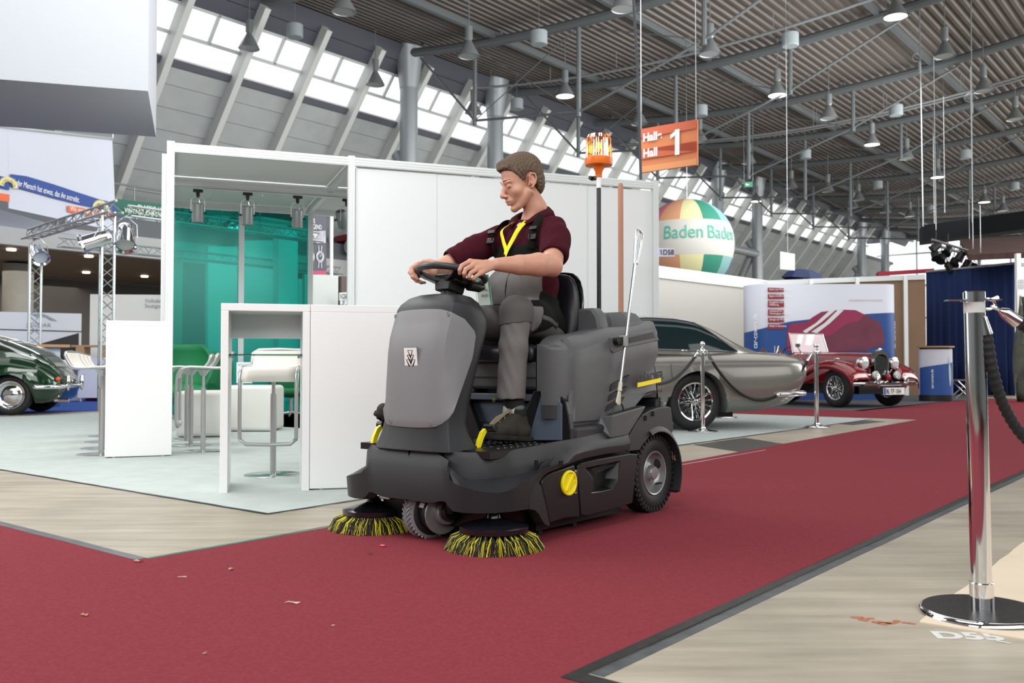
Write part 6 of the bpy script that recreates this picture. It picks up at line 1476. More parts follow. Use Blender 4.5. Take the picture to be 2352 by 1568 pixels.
# over the wall: paper sheet, umbrella, red beam
P = [aty(1792, 618, 24), aty(1826, 621, 24), aty(1826, 583, 24), aty(1792, 577, 24)]; o = quad_plate('hanging_sheet', P, mat('sheet', 'dcdcd8', .7), .02); tag(o, 'small white square sheet hanging above the booth wall', 'sheet')
mb = MB(); mb.cyl((P[2]+P[3])/2, (P[2]+P[3])/2+Vector((0, 0, 8.5)), .006, 4); mb.build('wire', steel, o)
c = aty(1848, 618, 26.5); um = mat('umbrella_navy', '1e2b50', .7); mb = MB(); n = 8
rings = []
for i, (r_, z) in enumerate(((.02, .0), (.25, -.03), (.5, -.12), (.68, -.28))): rings.append([c+Vector((r_*math.cos(2*PI*j/n)*1.0, r_*math.sin(2*PI*j/n)*.8, z-(.03 if i == 3 else 0)+.12*math.cos(2*PI*j/n)*r_*-1)) for j in range(n)])
mb.loft(rings, True, (True, False)); o = mb.build('parasol', um, smooth=0, solid=.01); tag(o, 'navy blue parasol top showing above the booth wall', 'parasol')
mb = MB(); mb.cyl(Vector((c.x, c.y, 0)), c, .02, 8); mb.build('pole', alu, o)
a = aty(2018, 633, 26); b_ = aty(2146, 625, 26); mb = MB(); mb.loft([[a, b_, b_+Vector((0, .1, 0)), a+Vector((0, .1, 0))], [p+Vector((0, 0, .11)) for p in (a, b_, b_+Vector((0, .1, 0)), a+Vector((0, .1, 0)))]])
mb.cyl(Vector((a.x, a.y+.05, 0)), a+Vector((0, .05, 0)), .03, 6); mb.cyl(Vector((b_.x, b_.y+.05, 0)), b_+Vector((0, .05, 0)), .03, 6)
o = mb.build('fascia_board', mat('crimson_board', 'a8293f', .5), smooth=0); tag(o, 'long crimson board above the brown booth wall', 'board')
# black canopy, brown panel, cluster of stage lamps
def hang(o, pts, up):
    mb = MB()
    for p in pts: mb.cyl(p, p+Vector((0, 0, up)), .01, 4)
    mb.build('suspension_wire', steel, o)
A1 = aty(2120, 517, 34); A2_ = aty(2420, 488, 30); mb = MB(); lo = A1.z-.62
q = [A1, A2_, A2_+Vector((.3, 1.0, 0)), A1+Vector((.3, 1.0, 0))]; mb.loft([[Vector((p.x, p.y, lo)) for p in q], [Vector((p.x, p.y, A1.z)) for p in q]]); o = mb.build('hanging_canopy', mat('canopy_black', '0b0e14', .7), smooth=0); tag(o, 'black hanging canopy box at the upper right', 'canopy'); hang(o, [Vector((A1.x+.6, A1.y+.4, A1.z)), Vector((A2_.x-3.0, A2_.y+1.2, A1.z))], 4.5)
mb = MB(); q = [aty(2205, 560, 29), aty(2420, 552, 27), aty(2420, 590, 21), aty(2225, 598, 23)]; z_ = q[0].z
mb.loft([q, [p+Vector((0, 0, .15)) for p in q]]); o = mb.build('suspended_ceiling', mat('brown_panel', '5a4440', .7, var=.25, vscale=2, stretch=(1, 6, 1)), smooth=0); tag(o, 'brown suspended booth ceiling at the upper right', 'booth ceiling'); hang(o, [q[0]+Vector((.3, 0, .1)), q[1]+Vector((-.5, 0, .1)), q[3]+Vector((.3, 0, .1))], 1.3)
dl_ = mat('lamp_black', '17181a', .4)
lp = None
for k, (px, py) in enumerate(((2148, 585), (2163, 592), (2178, 575), (2192, 601), (2206, 588), (2222, 606), (2238, 614), (2180, 612), (2150, 566))):
    t = empty('stage_lamp', aty(px, py, 24.5), 0, ('black stage lamp in the cluster above the blue curtain, number '+str(k)), 'stage lamp', 'stage lamps above the blue curtain')
    t['label'] = 'black stage lamp clamped in the bright cluster above the blue curtain'
    mb = MB(); mb.lathe([(.05, -.14), (.10, -.08), (.11, .12), (.13, .14)], (0, 0, 0), (random.uniform(-1, 1), random.uniform(-.6, .2), -.8), 14, caps=True); mb.tube([(-.12, 0, 0), (0, 0, .2), (.12, 0, 0)], .012, 5); mb.cyl((0, 0, .18), (0, 0, .45), .012, 5); mb.build('housing', dl_, t)
mb = MB(); mb.cyl(aty(2140, 560, 24.5), aty(2245, 592, 24.5), .035, 8); mb.cyl(aty(2140, 550, 24.5), aty(2245, 582, 24.5), .035, 8)
o = mb.build('lamp_bar', steel); tag(o, 'sloping steel bar carrying the stage lamps above the curtain', 'lamp bar'); hang(o, [aty(2150, 556, 24.5), aty(2235, 580, 24.5)], 5)
P = [aty(2250, 612, 24), aty(2352, 606, 24)]; mb = MB(); mb.cyl(P[0], P[1]+Vector((.5, 0, 0)), .05, 8); mb.cyl(P[0]+Vector((0, 0, .25)), P[1]+Vector((.5, 0, .25)), .05, 8); mb.cyl(Vector((P[0].x, P[0].y, 0)), P[0]+Vector((0, 0, .25)), .05, 8); mb.cyl(Vector((P[1].x+.5, P[1].y, 0)), P[1]+Vector((.5, 0, .25)), .05, 8); o = mb.build('steel_gantry', prof); tag(o, 'pale steel gantry over the curtain at the right edge', 'gantry')
# ---- hall sign, rod, exit sign, suspended cables ----
s_ = None
ps = atz(1536, 335, 4.9); 
def at_s(px, py, s0):
    r = ray(px, py); t = s0/(r[0]*U[0]+r[1]*U[1]); return Vector((r[0]*t, r[1]*t, CAMH+r[2]*t))
S0 = 14.5
P = [at_s(*q, S0) for q in ((1475, 397), (1602, 379), (1602, 274), (1470, 298))]; P[0].x = P[3].x; P[0].y = P[3].y
o = quad_plate('hall_sign', P, mat('sign_orange', 'e08a5c', .6), .03); tag(o, 'hanging orange striped hall sign reading Halle Hall 1', 'sign')
ex = (P[1]-P[0]).normalized(); nrm = Vector((ex.y, -ex.x, 0)); ht = P[3].z-P[0].z; wd_ = (P[1]-P[0]).length
def sgp(u, v, e): p = P[0]+(P[1]-P[0])*u+Vector((0, 0, ht*v)); return p+nrm*e
mb = MB()
for v0, v1 in ((.80, 1.0), (.30, .52)): mb.add([sgp(0, v0, .035), sgp(1, v0+.0, .035), sgp(1, v1, .035), sgp(0, v1, .035)], [(0, 1, 2, 3)])
mb.add([sgp(0, .52, .035), sgp(1, .30, .035), sgp(1, .52, .035)], [(0, 1, 2)]); mb.build('stripe', mat('sign_red', 'cf6a4c', .6), o, smooth=0)
mb = MB(); mb.add([sgp(0, .0, .034), sgp(1, .0, .034), sgp(1, .14, .034), sgp(0, .14, .034)], [(0, 1, 2, 3)]); mb.build('stripe_pale', mat('sign_pale', 'e9a06c', .6), o, smooth=0)
text('lettering', 'Halle', ht*.26, whm, o, frame(sgp(.07, .70, .04), ex, (0, 0, 1)), 0, .92, .008); text('lettering', 'Hall', ht*.26, whm, o, frame(sgp(.07, .34, .04), ex, (0, 0, 1)), 0, .92, .008); text('numeral', '1', ht*.78, whm, o, frame(sgp(.54, .30, .04), ex, (0, 0, 1)), 0, 1., .016); mb = MB(); mb.add([sgp(u, v, .045) for u, v in ((.66, .83), (.66, .73), (.56, .66), (.56, .75))], [(0, 1, 2, 3)]); mb.build('numeral_flag', whm, o, smooth=0)
mb = MB(); mb.cyl(sgp(.02, 1, .0), sgp(.02, 1, 0)+Vector((0, 0, 6.2)), .006, 4); mb.cyl(sgp(.98, 1, .0), sgp(.98, 1, 0)+Vector((0, 0, 6.2)), .006, 4); mb.build('wire', steel, o)
mb = MB(); a = aty(1472, 412, 14.2); b_ = aty(1453, -40, 14.2); mb.tube([a, a.lerp(b_, .5)+Vector((.02, 0, 0)), b_], .022, 8); o = mb.build('hanging_rod', mat('rod_dark', '4c5056', .4)); tag(o, 'thin dark rod hanging beside the hall sign', 'rod')
P = [aty(1709, 430, 36), aty(1729, 429, 36), aty(1729, 417, 36), aty(1709, 418, 36)]; o = quad_plate('exit_sign', P, mat('exit_green', '2f7a5a', .5, emit=.15), .1); tag(o, 'small green exit sign hanging on two cables', 'sign'); hang(o, [P[3], P[2]], 4.8)
mb = MB(); y_ = Vector((0, -.03, 0)); mb.add([p+y_ for p in (aty(1711, 424, 35.95), aty(1715, 421, 35.95), aty(1715, 423, 35.95), aty(1720, 423, 35.95), aty(1720, 425.5, 35.95), aty(1715, 425.5, 35.95), aty(1715, 427.5, 35.95))], [(0, 1, 2, 3, 4, 5, 6)]); mb.build('arrow', white, o, smooth=0)
for k, (x0, x1, y1, cy, lab) in enumerate(((2111, 2120, 520, 132, 'long suspension cable with a coil, left one at the upper right'), (2230, 2233, 510, 225, 'long suspension cable with a coil, right one at the upper right'))):
    a = aty(x0, -20, 30); b_ = aty(x1, y1, 30); mb = MB(); mb.cyl(a, b_, .02, 6); cq = aty(x0-6, cy, 30)
    mb.tube([cq+Vector((.13*math.cos(t), 0, .13*math.sin(t))) for t in np.linspace(0, 2*PI, 20)[:-1]], .014, 5, closed=True); mb.tube([cq+Vector((.05+.1*math.cos(t), .02, .08+.1*math.sin(t))) for t in np.linspace(0, 2*PI, 20)[:-1]], .012, 5, closed=True); mb.cyl(aty(x0+1, cy+10, 30), aty(x0+2, cy+35, 30), .05, 8)
    o = mb.build('suspension_cable', lightsteel); tag(o, lab, 'cable')
# ---- balloon ----
cB = aty(1578, 560, 30); RBn = 107/FPX*30
BL = empty('balloon', cB, 0, 'big striped balloon lettered Baden Baden above the booth wall', 'balloon')
cols = ['d97a92', 'e0a57e', 'ece6b0', '3f9c84', '8fc0bf', '3a52b8', 'd97a92', 'e0a57e', 'ece6b0', '3f9c84', '8fc0bf', '3a52b8']
mats_ = [mat('gore_'+c, c, .7) for c in ['b5657a', 'c08c6b', 'c9c496', '2f7d69', '78a3a2', '3044a0']]+[mat('balloon_white', 'b9b6af', .6)]
def bsp(lon, lat, e=0): r_ = RBn+e; return Vector((r_*math.cos(lat)*math.sin(lon), -r_*math.cos(lat)*math.cos(lon), r_*math.sin(lat)*(.96 if lat > 0 else 1.12)))
mb = MB(); l0_, l1_ = math.asin(-.30), math.asin(.42)
for g in range(12):
    a0 = math.radians(10+30*(g-3)); ci = g % 6
    for i in range(4):
        la, lb_ = a0+math.radians(7.5*i), a0+math.radians(7.5*(i+1))
        lats = [-PI/2+.15]+list(np.linspace(-1.3, l0_, 6))+[None]+list(np.linspace(l0_, l1_, 6))+[None]+list(np.linspace(l1_, PI/2-.01, 8))
        zone = 0; prev = None
        for L0_ in lats:
            if L0_ is None: zone += 1; prev = None; continue
            if prev is not None: mb.add([bsp(la, prev), bsp(lb_, prev), bsp(lb_, L0_), bsp(la, L0_)], [(0, 1, 2, 3)], 6 if zone == 1 else ci)
            prev = L0_
mb.build('envelope', mats_, BL, smooth=180, weld=1e-4)
def wraptext(body, lon0, lat0, size, m, sx=1.):
    o = text('lettering', body, size, m, BL, None, 0, sx); 
    bm = bmesh.new(); bm.from_mesh(o.data); bmesh.ops.subdivide_edges(bm, edges=[e for e in bm.edges if e.calc_length() > .08], cuts=3); bm.to_mesh(o.data); bm.free()
    for v in o.data.vertices: v.co = bsp(lon0+v.co.x/RBn, lat0+v.co.y/RBn, .02)
gt = mat('balloon_green', '3aa08c', .6)
wraptext('Baden', math.radians(-40), .0, .62, gt, .85); wraptext('Baden', math.radians(13), .0, .62, gt, .85); wraptext(')', math.radians(68), -.02, .7, gt)
mb = MB(); mb.cyl((0, 0, RBn*.95), (0, 0, RBn+5.2), .01, 4); mb.build('wire', steel, BL)
mb = MB(); mb.lathe([(.5, -1.9), (.45, -1.6), (.62, -1.45)], n=20); mb.build('skirt', mats_[6], BL)
# number sign on the end of the stand wall
P = [aty(1507, 589, 12.2), aty(1549, 589, 12.2), aty(1549, 570, 12.2), aty(1507, 569, 12.2)]; o = quad_plate('number_sign', P, mat('sign_lilac', 'd8d8ec', .5), .008); tag(o, 'small white sign reading 1D58 at the right end of the white stand wall', 'sign')
text('lettering', '1D58', .095, mat('ink2', '4a4d50'), o, frame(aty(1515, 584.5, 12.18), (1, 0, 0), (0, 0, 1)), 0, .9, .002); ones(frame(aty(1515, 584.5, 12.18), (1, 0, 0), (0, 0, 1)), .095, .9, mat('ink2', '4a4d50'), o)
# ---- rope posts ----
def rope_post(p, label, ball=True):
    t = empty('rope_post', p, 0, label, 'rope post')
    mb = MB(); mb.lathe([(.17, 0), (.175, .012), (.165, .02), (.10, .03), (.035, .045), (.03, .06)], n=36); mb.build('base', chrome, t, smooth=50)
    mb = MB(); mb.cyl((0, 0, .03), (0, 0, .93), .026, 20); mb.build('post', chrome, t)
    mb = MB(); mb.lathe([(.034, .92), (.036, .95), (.03, .97), (.014, .98), (.014, 1.0)], n=20)
    for a in (0, PI/2, PI, 3*PI/2): mb.tube([(.03*math.cos(a), .03*math.sin(a), .945), (.055*math.cos(a), .055*math.sin(a), .95), (.058*math.cos(a), .058*math.sin(a), .92)], .006, 6)
    mb.sphere((0, 0, 1.025), .032, 16, 10); mb.build('cap', chrome, t, smooth=90); return t
r1 = rope_post(atz(1614, 992), 'chrome rope post with a ball top in front of the silver car wheel')
r2 = dup(r1, atz(1876, 982), label='chrome rope post with a ball top in front of the red roadster door')
r3 = dup(r1, atz(1667, 960), label='chrome rope post mostly hidden behind the tail of the silver car')
r4 = dup(r1, Vector((.95, 9.2, 0)), label='chrome rope post hidden behind the sweeper')
ropem = mat('rope_black', '1c1c1e', .7, bump=.6, bscale=120)
def rope(label, a, b, sag, r=.017, n=24):
    t = empty('rope', a, 0, label, 'rope'); P = []
    a = Vector(a); b = Vector(b)
    for i in range(n+1):
        s_ = i/n; p = a.lerp(b, s_); p.z -= sag*4*s_*(1-s_); P.append(p-a)
    mb = MB(); mb.tube(P[1:-1], r, 10); mb.build('cord', ropem, t, smooth=60)
    mb = MB(); mb.tube([P[0], P[1]], r*1.25, 10); mb.tube([P[-1], P[-2]], r*1.25, 10); mb.build('end_sleeve', chrome, t); return t
def hk(t, dx, dy=0): return t.location+Vector((dx, dy, .915))
rope('black rope sagging low across the silver car tail between two rope posts', hk(r1, .06), hk(r2, -.06), .56)
rope('black rope leading left from the front rope post behind the sweeper', hk(r4, .06), hk(r1, -.06), .34)
rope('black rope between the roadster rope post and the one behind the silver car', hk(r2, -.05, .05), hk(r3, .06), .60)
# near post
np_ = atz(2256, 1412); NP = empty('rope_post', np_, 0, 'large chrome rope post with a black base plate in the right foreground', 'rope post'); NP.rotation_euler = (0, math.radians(-.7), 0)
mb = MB(); mb.lathe([(.176, 0), (.182, .006), (.180, .016), (.172, .021)], n=64); mb.build('base_rim', chrome, NP, smooth=50)
mb = MB(); mb.lathe([(.17, .018), (.17, .0225), (.001, .0235)], n=64, caps=False); mb.build('base_plate', mat('base_black', '0f0f10', .3, bump=.5, bscale=90), NP, smooth=50)
mb = MB(); mb.lathe([(.034, .02), (.035, .10), (.033, .102)], n=36); mb.lathe([(.0305, .10), (.0305, .975), (.0320, .976), (.0320, 1.0), (.029, 1.003), (.001, 1.003)], n=36, caps=False); mb.build('post', chrome, NP, smooth=40)
mb = MB(); mb.lathe([(.040, .972), (.040, .978)], n=30); mb.box((-.05, 0, .975), (.075, .03, .004)); mb.box((.05, 0, .975), (.06, .03, .004)); mb.tube([(.055, 0, .975), (.075, 0, .983)], .006, 8); mb.build('hook_plate', chrome, NP)
mb = MB(); mb.lathe([(.0310, .935), (.0310, .968)], n=36, caps=False); mb.build('label_band', mat('pale_band', 'c9cac8', .5), NP)
def spiral_rope(label, P, r):
    t = empty('rope', P[0], 0, label, 'rope'); P = spline([Vector(p)-Vector(P[0]) for p in P], 14); L = [0]
    for a, b in zip(P, P[1:]): L.append(L[-1]+(b-a).length)
    Q = []; rr = []; x = 0; i = 0
    while x < L[-1]:
        while L[i+1] < x: i += 1
        f = (x-L[i])/(L[i+1]-L[i]); Q.append(P[i].lerp(P[i+1], f)); rr.append(r*(1+.10*math.sin(x*2*PI/.022))); x += .0045
    mb = MB(); mb.tube(Q, rr, 14); mb.build('cord', ropem, t, smooth=180); return t
z0 = np_.y
t = spiral_rope('thick black ribbed rope hanging down right from the large chrome post', [aty(2265, 762, z0-.02), aty(2280, 850, z0-.02), aty(2305, 930, z0), aty(2352, 1003, z0+.02), aty(2420, 1050, z0+.05)], .0165)
a = aty(2257, 728, z0-.02); b_ = aty(2266, 768, z0-.02); mb = MB(); mb.tube([Vector((0, 0, 0))+a-t.location, b_-t.location], [.012, .0185], 16); mb.build('end_sleeve', chrome, t)
t = spiral_rope('thick black rope with a chrome snap hook leading right from the large chrome post', [aty(2336, 737, z0), aty(2375, 765, z0+.02), aty(2430, 820, z0+.05)], .018)
L0_ = t.location; mb = MB(); mb.tube([aty(2296, 712, z0)-L0_, aty(2308, 718, z0)-L0_, aty(2338, 740, z0)-L0_], [.008, .018, .021], 18); mb.build('end_sleeve', chrome, t)
mb = MB(); c = aty(2270, 698, z0); mb.tube([c-L0_+Vector((.019*math.cos(q), 0, .016*math.sin(q))) for q in np.linspace(0, 2*PI, 20)[:-1]], .0042, 8, closed=True); mb.tube([aty(2276, 704, z0)-L0_, aty(2290, 708, z0)-L0_, aty(2300, 714, z0)-L0_], .006, 8); mb.tube([aty(2268, 686, z0)-L0_, aty(2282, 690, z0)-L0_, aty(2287, 704, z0)-L0_], .005, 8); mb.build('snap_hook', chrome, t)
# floor marks
dm = text('floor_lettering', 'D55', .095, mat('chalk', 'cfcfcc', .7), None, frame(atz(2150, 1465)+Vector((0, 0, .0008)), (.98, -.12, 0), (.25, 1, 0)), 0, 1.15, .004); tag(dm, 'white painted mark D55 on the concrete at the lower right', 'floor marking')
mb = MB(); a = atz(2290, 1472); b_ = atz(2322, 1478); mb.tube([a+Vector((0, 0, .001)), b_+Vector((0, 0, .001))], .005, 5, sy=.2); mb.build('stroke', mat('chalk', 'cfcfcc'), dm)
mb = MB()
for (x, y, s_) in ((1968, 1418, .02), (1985, 1423, .022), (2000, 1420, .012), (2015, 1428, .018), (2030, 1432, .02), (2045, 1430, .02), (2060, 1426, .016), (2080, 1430, .012), (2095, 1432, .012)):
    c = atz(x, y); mb.add([c+Vector((s_*math.cos(t)*random.uniform(.7, 1.3), s_*.8*math.sin(t)*random.uniform(.6, 1.3), .0008)) for t in np.linspace(0, 2*PI, 9)[:-1]], [tuple(range(8))])
o = mb.build('paint_mark', mat('orange_chalk', 'a8664c', .8), smooth=0); tag(o, 'faded orange paint mark on the concrete near the large post', 'floor marking')
# litter on the carpet
def leafbit(name, label, px, py, pts, m, cat_, h=.006, twist=0):
    c = atz(px, py, .0045); mb = MB(); n = len(pts); v = [Vector((x, y, .002+h*(.5+.5*math.sin(i*2.1)))) for i, (x, y) in enumerate(pts)]
    mb.add(v, [tuple(range(n))]); o = mb.build(name, m, smooth=0, solid=.001, loc=c, rz=twist); tag(o, label, cat_)
lb = mat('dry_leaf', 'b08a62', .8); pk = mat('pink_petal', 'e0507c', .6); dk = mat('dark_leaf', '3f3428', .8); pw = mat('white_scrap', 'd8cfc8', .7)
leafbit('petal', 'pink petal lying on the red carpet before the side brush', 879, 1255, [(-.014, .006), (-.004, .010), (.006, .004), (.016, -.006), (.014, -.012), (.0, -.006), (-.012, -.002)], pk, 'petal')
leafbit('leaf', 'small dark leaf on the red carpet near the pink petal', 851, 1273, [(-.012, .005), (0, .006), (.012, -.006), (.008, -.009), (-.008, -.001)], dk, 'leaf')
leafbit('leaf', 'dry brown leaf at the corner tip of the red carpet edge', 318, 1290, [(-.02, 0), (-.008, .012), (.004, .004), (.02, .012), (.012, -.004), (.002, -.01), (-.01, -.008)], lb, 'leaf')
leafbit('leaf', 'small brown leaf on the red carpet left of the brushes', 530, 1309, [(-.010, 0), (-.004, .008), (.004, .006), (.012, .004), (.006, -.006), (-.004, -.006)], lb, 'leaf')
leafbit('leaf', 'tan leaf lying on the red carpet at the lower left', 194, 1414, [(-.012, 0), (-.008, .009), (0, .005), (.006, .010), (.011, .003), (.010, -.006), (-.002, -.004)], lb, 'leaf')
leafbit('paper_scrap', 'thin white curled scrap on the red carpet at centre left', 672, 1387, [(-.026, -.001), (-.015, .006), (.004, .005), (.014, .0), (.026, -.003), (.013, -.004), (.002, .001), (-.014, .002)], pw, 'scrap')
leafbit('straw', 'short pale straw on the red carpet left of centre', 418, 1327, [(-.016, -.001), (.016, .001), (.016, .003), (-.016, .001)], pw, 'scrap')
leafbit('paper_scrap', 'tiny white scrap on the red carpet near the bottom left', 470, 1503, [(-.003, -.004), (.004, .003), (.002, .006), (-.005, -.001)], pw, 'scrap')
leafbit('paper_scrap', 'tiny pale scrap on the red carpet below the thin curled one', 765, 1439, [(-.005, -.001), (.005, .0), (.003, .003), (-.004, .002)], pw, 'scrap')
# ---- broom behind the sweeper and litter grabber clipped to its side ----
bu, bv = 1.465, .085
BRm = empty('broom', M(bv, bu, .0), AU, 'broom with a wooden handle standing upright behind the sweeper', 'broom')
top = mv(1422, 420, bv).z
mb = MB(); mb.tube([(0, 0, .34), (0, 0, top-.015), (0, 0, top)], [.0155, .0155, .011], 14); mb.build('handle', mat('broom_wood', 'ab7a63', .55, var=.08, vscale=12, stretch=(1, 1, .1)), BRm, smooth=50)
mb = MB(); mb.bb((-.06, -.03, .32), (.33, .03, .365)); mb.build('head', mat('broom_head', '6e4a35', .6), BRm, bevel=.006)
mb = MB()
for i in range(420):
    x = random.uniform(-.05, .34); y = random.uniform(-.025, .025); mb.tube([(x, y, .325), (x+random.gauss(0, .008)+(x-.15)*.06, y+random.gauss(0, .010), .255+random.random()*.01)], [.0016, .001], 3, caps=False)
o = mb.build('bristles', mat('broom_hair', 'a07048', .8), BRm); 
a = mv(1420, 925, .45); b_ = mv(1458, 605, .45); a.x = .45; b_.x = .45
GR = empty('litter_grabber', M(a.x, a.y, a.z), AU, 'silver litter grabber clipped upright to the side of the sweeper', 'litter grabber')
d = b_-a; dn = d.normalized()
mb = MB(); mb.tube([dn*.06, d], .0085, 14); mb.build('rod', mat('bright_alu', 'd5d8dc', .15, .9), GR)
g0 = d; px_ = Vector((0, 1, 0))
mb = MB(); mb.tube([g0, g0+Vector((0, .010, .10)), g0+Vector((0, .022, .165)), g0+Vector((0, .045, .178)), g0+Vector((0, .075, .16)), g0+Vector((0, .060, .09)), g0+Vector((0, .018, .0))], .0095, 8, sy=.8); mb.build('handle_grip', mat('grip_silver', 'cfd3d2', .2, .7), GR, smooth=50)
mb = MB(); mb.tube([g0+Vector((0, .012, .02)), g0+Vector((0, .028, .15))], .005, 8); mb.build('trigger', mat('trigger_blue', '9fb4cf', .3, .4), GR)
mb = MB(); mb.tube([dn*.105, dn*.06], [.010, .012], 10); mb.tube([dn*.06, dn*.0, dn*-.01], [.012, .022, .014], 12, sy=.4); mb.build('claw_hub', mat('claw_cream', 'c9c5b4', .4), GR)
mb = MB(); mb.tube(spline([dn*.0+Vector((0, -.015, 0)), Vector((0, -.04, -.02)), Vector((0, -.055, -.06))], 4), .004, 6); mb.tube(spline([Vector((0, .015, 0)), Vector((0, .04, -.015)), Vector((0, .05, -.05))], 4), .004, 6); mb.build('claw', black, GR)
cl = mv(1432, 783, .45)-a; cl.x = 0; mb = MB(); mb.box(cl+Vector((0, 0, 0)), (.036, .030, .055), None); mb.build('clip', mat('clip_grey', '8d9090', .4), GR, bevel=.004)
mb = MB(); c = mv(1414, 783, .43); mb.cyl((.415, c.y, c.z), (.455, c.y, c.z), .020, 14); mb.box((.448, c.y+.03, c.z), (.02, .05, .04)); mb.build('clamp_bracket', black, SW, bevel=.003)
# ================= the driver =================
# smooth solids: rounded cones and ellipsoids blended on a grid, meshed by surface nets
def smin(a, b, k):
    h = np.clip(.5+.5*(b-a)/k, 0, 1); return b+(a-b)*h-k*h*(1-h)
class Solid:
    def __init__(s, lo, hi, vx):
        s.lo = np.array(lo, float); s.vx = vx; s.n = np.ceil((np.array(hi)-s.lo)/vx).astype(int)+1
        s.F = np.full(s.n, .5, np.float32)
    def blk(s, lo, hi):
        a = np.clip(np.floor((np.array(lo)-s.lo)/s.vx).astype(int), 0, s.n); b = np.clip(np.ceil((np.array(hi)-s.lo)/s.vx).astype(int)+1, 0, s.n)
        ax = [s.lo[i]+np.arange(a[i], b[i])*s.vx for i in range(3)]
        X, Y, Z = np.meshgrid(*ax, indexing='ij'); return tuple(slice(a[i], b[i]) for i in range(3)), X.astype(np.float32), Y.astype(np.float32), Z.astype(np.float32)
    def put(s, sl, d, k, op):
        if d.size == 0: return
        f = s.F[sl]
        if op == '+': s.F[sl] = smin(f, d, k)
        elif op == '-': s.F[sl] = -smin(-f, d, k)
        else: s.F[sl] = -smin(-f, -d, k)
    def cap(s, a, b, ra, rb=None, k=.012, op='+', sq=None):
        rb = ra if rb is None else rb; a = np.array(a, float); b = np.array(b, float); m = max(ra, rb)+k*1.5+.02
        sl, X, Y, Z = s.blk(np.minimum(a, b)-m, np.maximum(a, b)+m)
        d = b-a; L = max(1e-9, d @ d); t = np.clip(((X-a[0])*d[0]+(Y-a[1])*d[1]+(Z-a[2])*d[2])/L, 0, 1)
        D_ = np.sqrt((X-a[0]-t*d[0])**2+(Y-a[1]-t*d[1])**2+(Z-a[2]-t*d[2])**2)-(ra+(rb-ra)*t)
        s.put(sl, D_, k, op); return s
    def ell(s, c, r, R=None, k=.012, op='+'):
        c = np.array(c, float); m = max(r)+k*1.5+.02; sl, X, Y, Z = s.blk(c-m, c+m)
        q = np.stack([X-c[0], Y-c[1], Z-c[2]], -1)
        if R is not None: q = q @ np.array(R)       # world -> local
        r = np.array(r); k0 = np.sqrt(((q/r)**2).sum(-1)); k1 = np.sqrt(((q/(r*r))**2).sum(-1))+1e-9
        s.put(sl, (k0*(k0-1)/k1).astype(np.float32), k, op); return s
    def chain(s, pts, k=.012, op='+'):
        for (a, ra), (b, rb) in zip(pts, pts[1:]): s.cap(a, b, ra, rb, k, op)
        return s
    def allp(s):
        ax = [s.lo[i]+np.arange(s.n[i])*s.vx for i in range(3)]; return np.meshgrid(*[a.astype(np.float32) for a in ax], indexing='ij')
    def cut(s, fn): s.F = np.maximum(s.F, fn(*s.allp()).astype(np.float32)); return s
    def mesh(s):
        F = s.F; I = F < 0; n = s.n
        c = I[:-1, :-1, :-1].astype(np.int8)*0
        for dx in (0, 1):
            for dy in (0, 1):
                for dz in (0, 1): c = c+I[dx:n[0]-1+dx, dy:n[1]-1+dy, dz:n[2]-1+dz]
        act = (c > 0) & (c < 8); idx = np.argwhere(act); vid = np.full(act.shape, -1, np.int32); vid[act] = np.arange(len(idx))
        acc = np.zeros((len(idx), 3)); cnt = np.zeros(len(idx))
        cs = [(x, y, z) for x in (0, 1) for y in (0, 1) for z in (0, 1)]
        val = {q: F[idx[:, 0]+q[0], idx[:, 1]+q[1], idx[:, 2]+q[2]] for q in cs}
        for a in cs:
            for ax in range(3):
                if a[ax] == 0:
                    b = list(a); b[ax] = 1; b = tuple(b); fa, fb = val[a], val[b]; m = (fa < 0) != (fb < 0)
                    t = np.where(m, fa/np.where(m, fa-fb, 1), 0); p = np.tile(np.array(a, float), (len(idx), 1)); p[:, ax] = t
                    acc[m] += p[m]; cnt[m] += 1
        V_ = (idx+acc/cnt[:, None])*s.vx+s.lo; faces = []
        for ax in range(3):
            o1, o2 = [(1, 2), (2, 0), (0, 1)][ax]
            sa = [slice(0, n[i]) for i in range(3)]; sb = list(sa); sa[ax] = slice(0, n[ax]-1); sb[ax] = slice(1, n[ax])
            for o_ in (o1, o2): sa[o_] = slice(1, n[o_]-1); sb[o_] = slice(1, n[o_]-1)
            A, Bq_ = I[tuple(sa)], I[tuple(sb)]; cr = np.argwhere(A != Bq_); 
            if len(cr) == 0: continue
            off = np.zeros(3, int); off[o1] = 1; off[o2] = 1; g = cr+off; e1 = np.zeros(3, int); e1[o1] = 1; e2 = np.zeros(3, int); e2[o2] = 1
            q = [vid[tuple((g-e1-e2).T)], vid[tuple((g-e2).T)], vid[tuple(g.T)], vid[tuple((g-e1).T)]]
            q = np.stack(q, 1); flip = ~A[tuple(cr.T)]; q[flip] = q[flip][:, ::-1]; faces.append(q)
        return V_, np.concatenate(faces)
def relax(V_, Fc, it=2, lam=.5):
    E_ = np.concatenate([Fc[:, [0, 1]], Fc[:, [1, 2]], Fc[:, [2, 3]], Fc[:, [3, 0]]])
    for _ in range(it):
        acc = np.zeros_like(V_); cnt = np.zeros(len(V_)); 
        for d in range(3): acc[:, d] = np.bincount(E_[:, 0], V_[E_[:, 1], d], len(V_))+np.bincount(E_[:, 1], V_[E_[:, 0], d], len(V_))
        cnt = np.bincount(E_[:, 0], minlength=len(V_))+np.bincount(E_[:, 1], minlength=len(V_))
        V_ = V_+(acc/cnt[:, None]-V_)*lam
    return V_
PB = Vector((0, .70, .88))                       # hips on the seat, sweeper coordinates
PE = empty('person', M(PB.x, PB.y, PB.z), AU, 'man in grey bib overalls and burgundy polo shirt sitting and steering the sweeper', 'person')
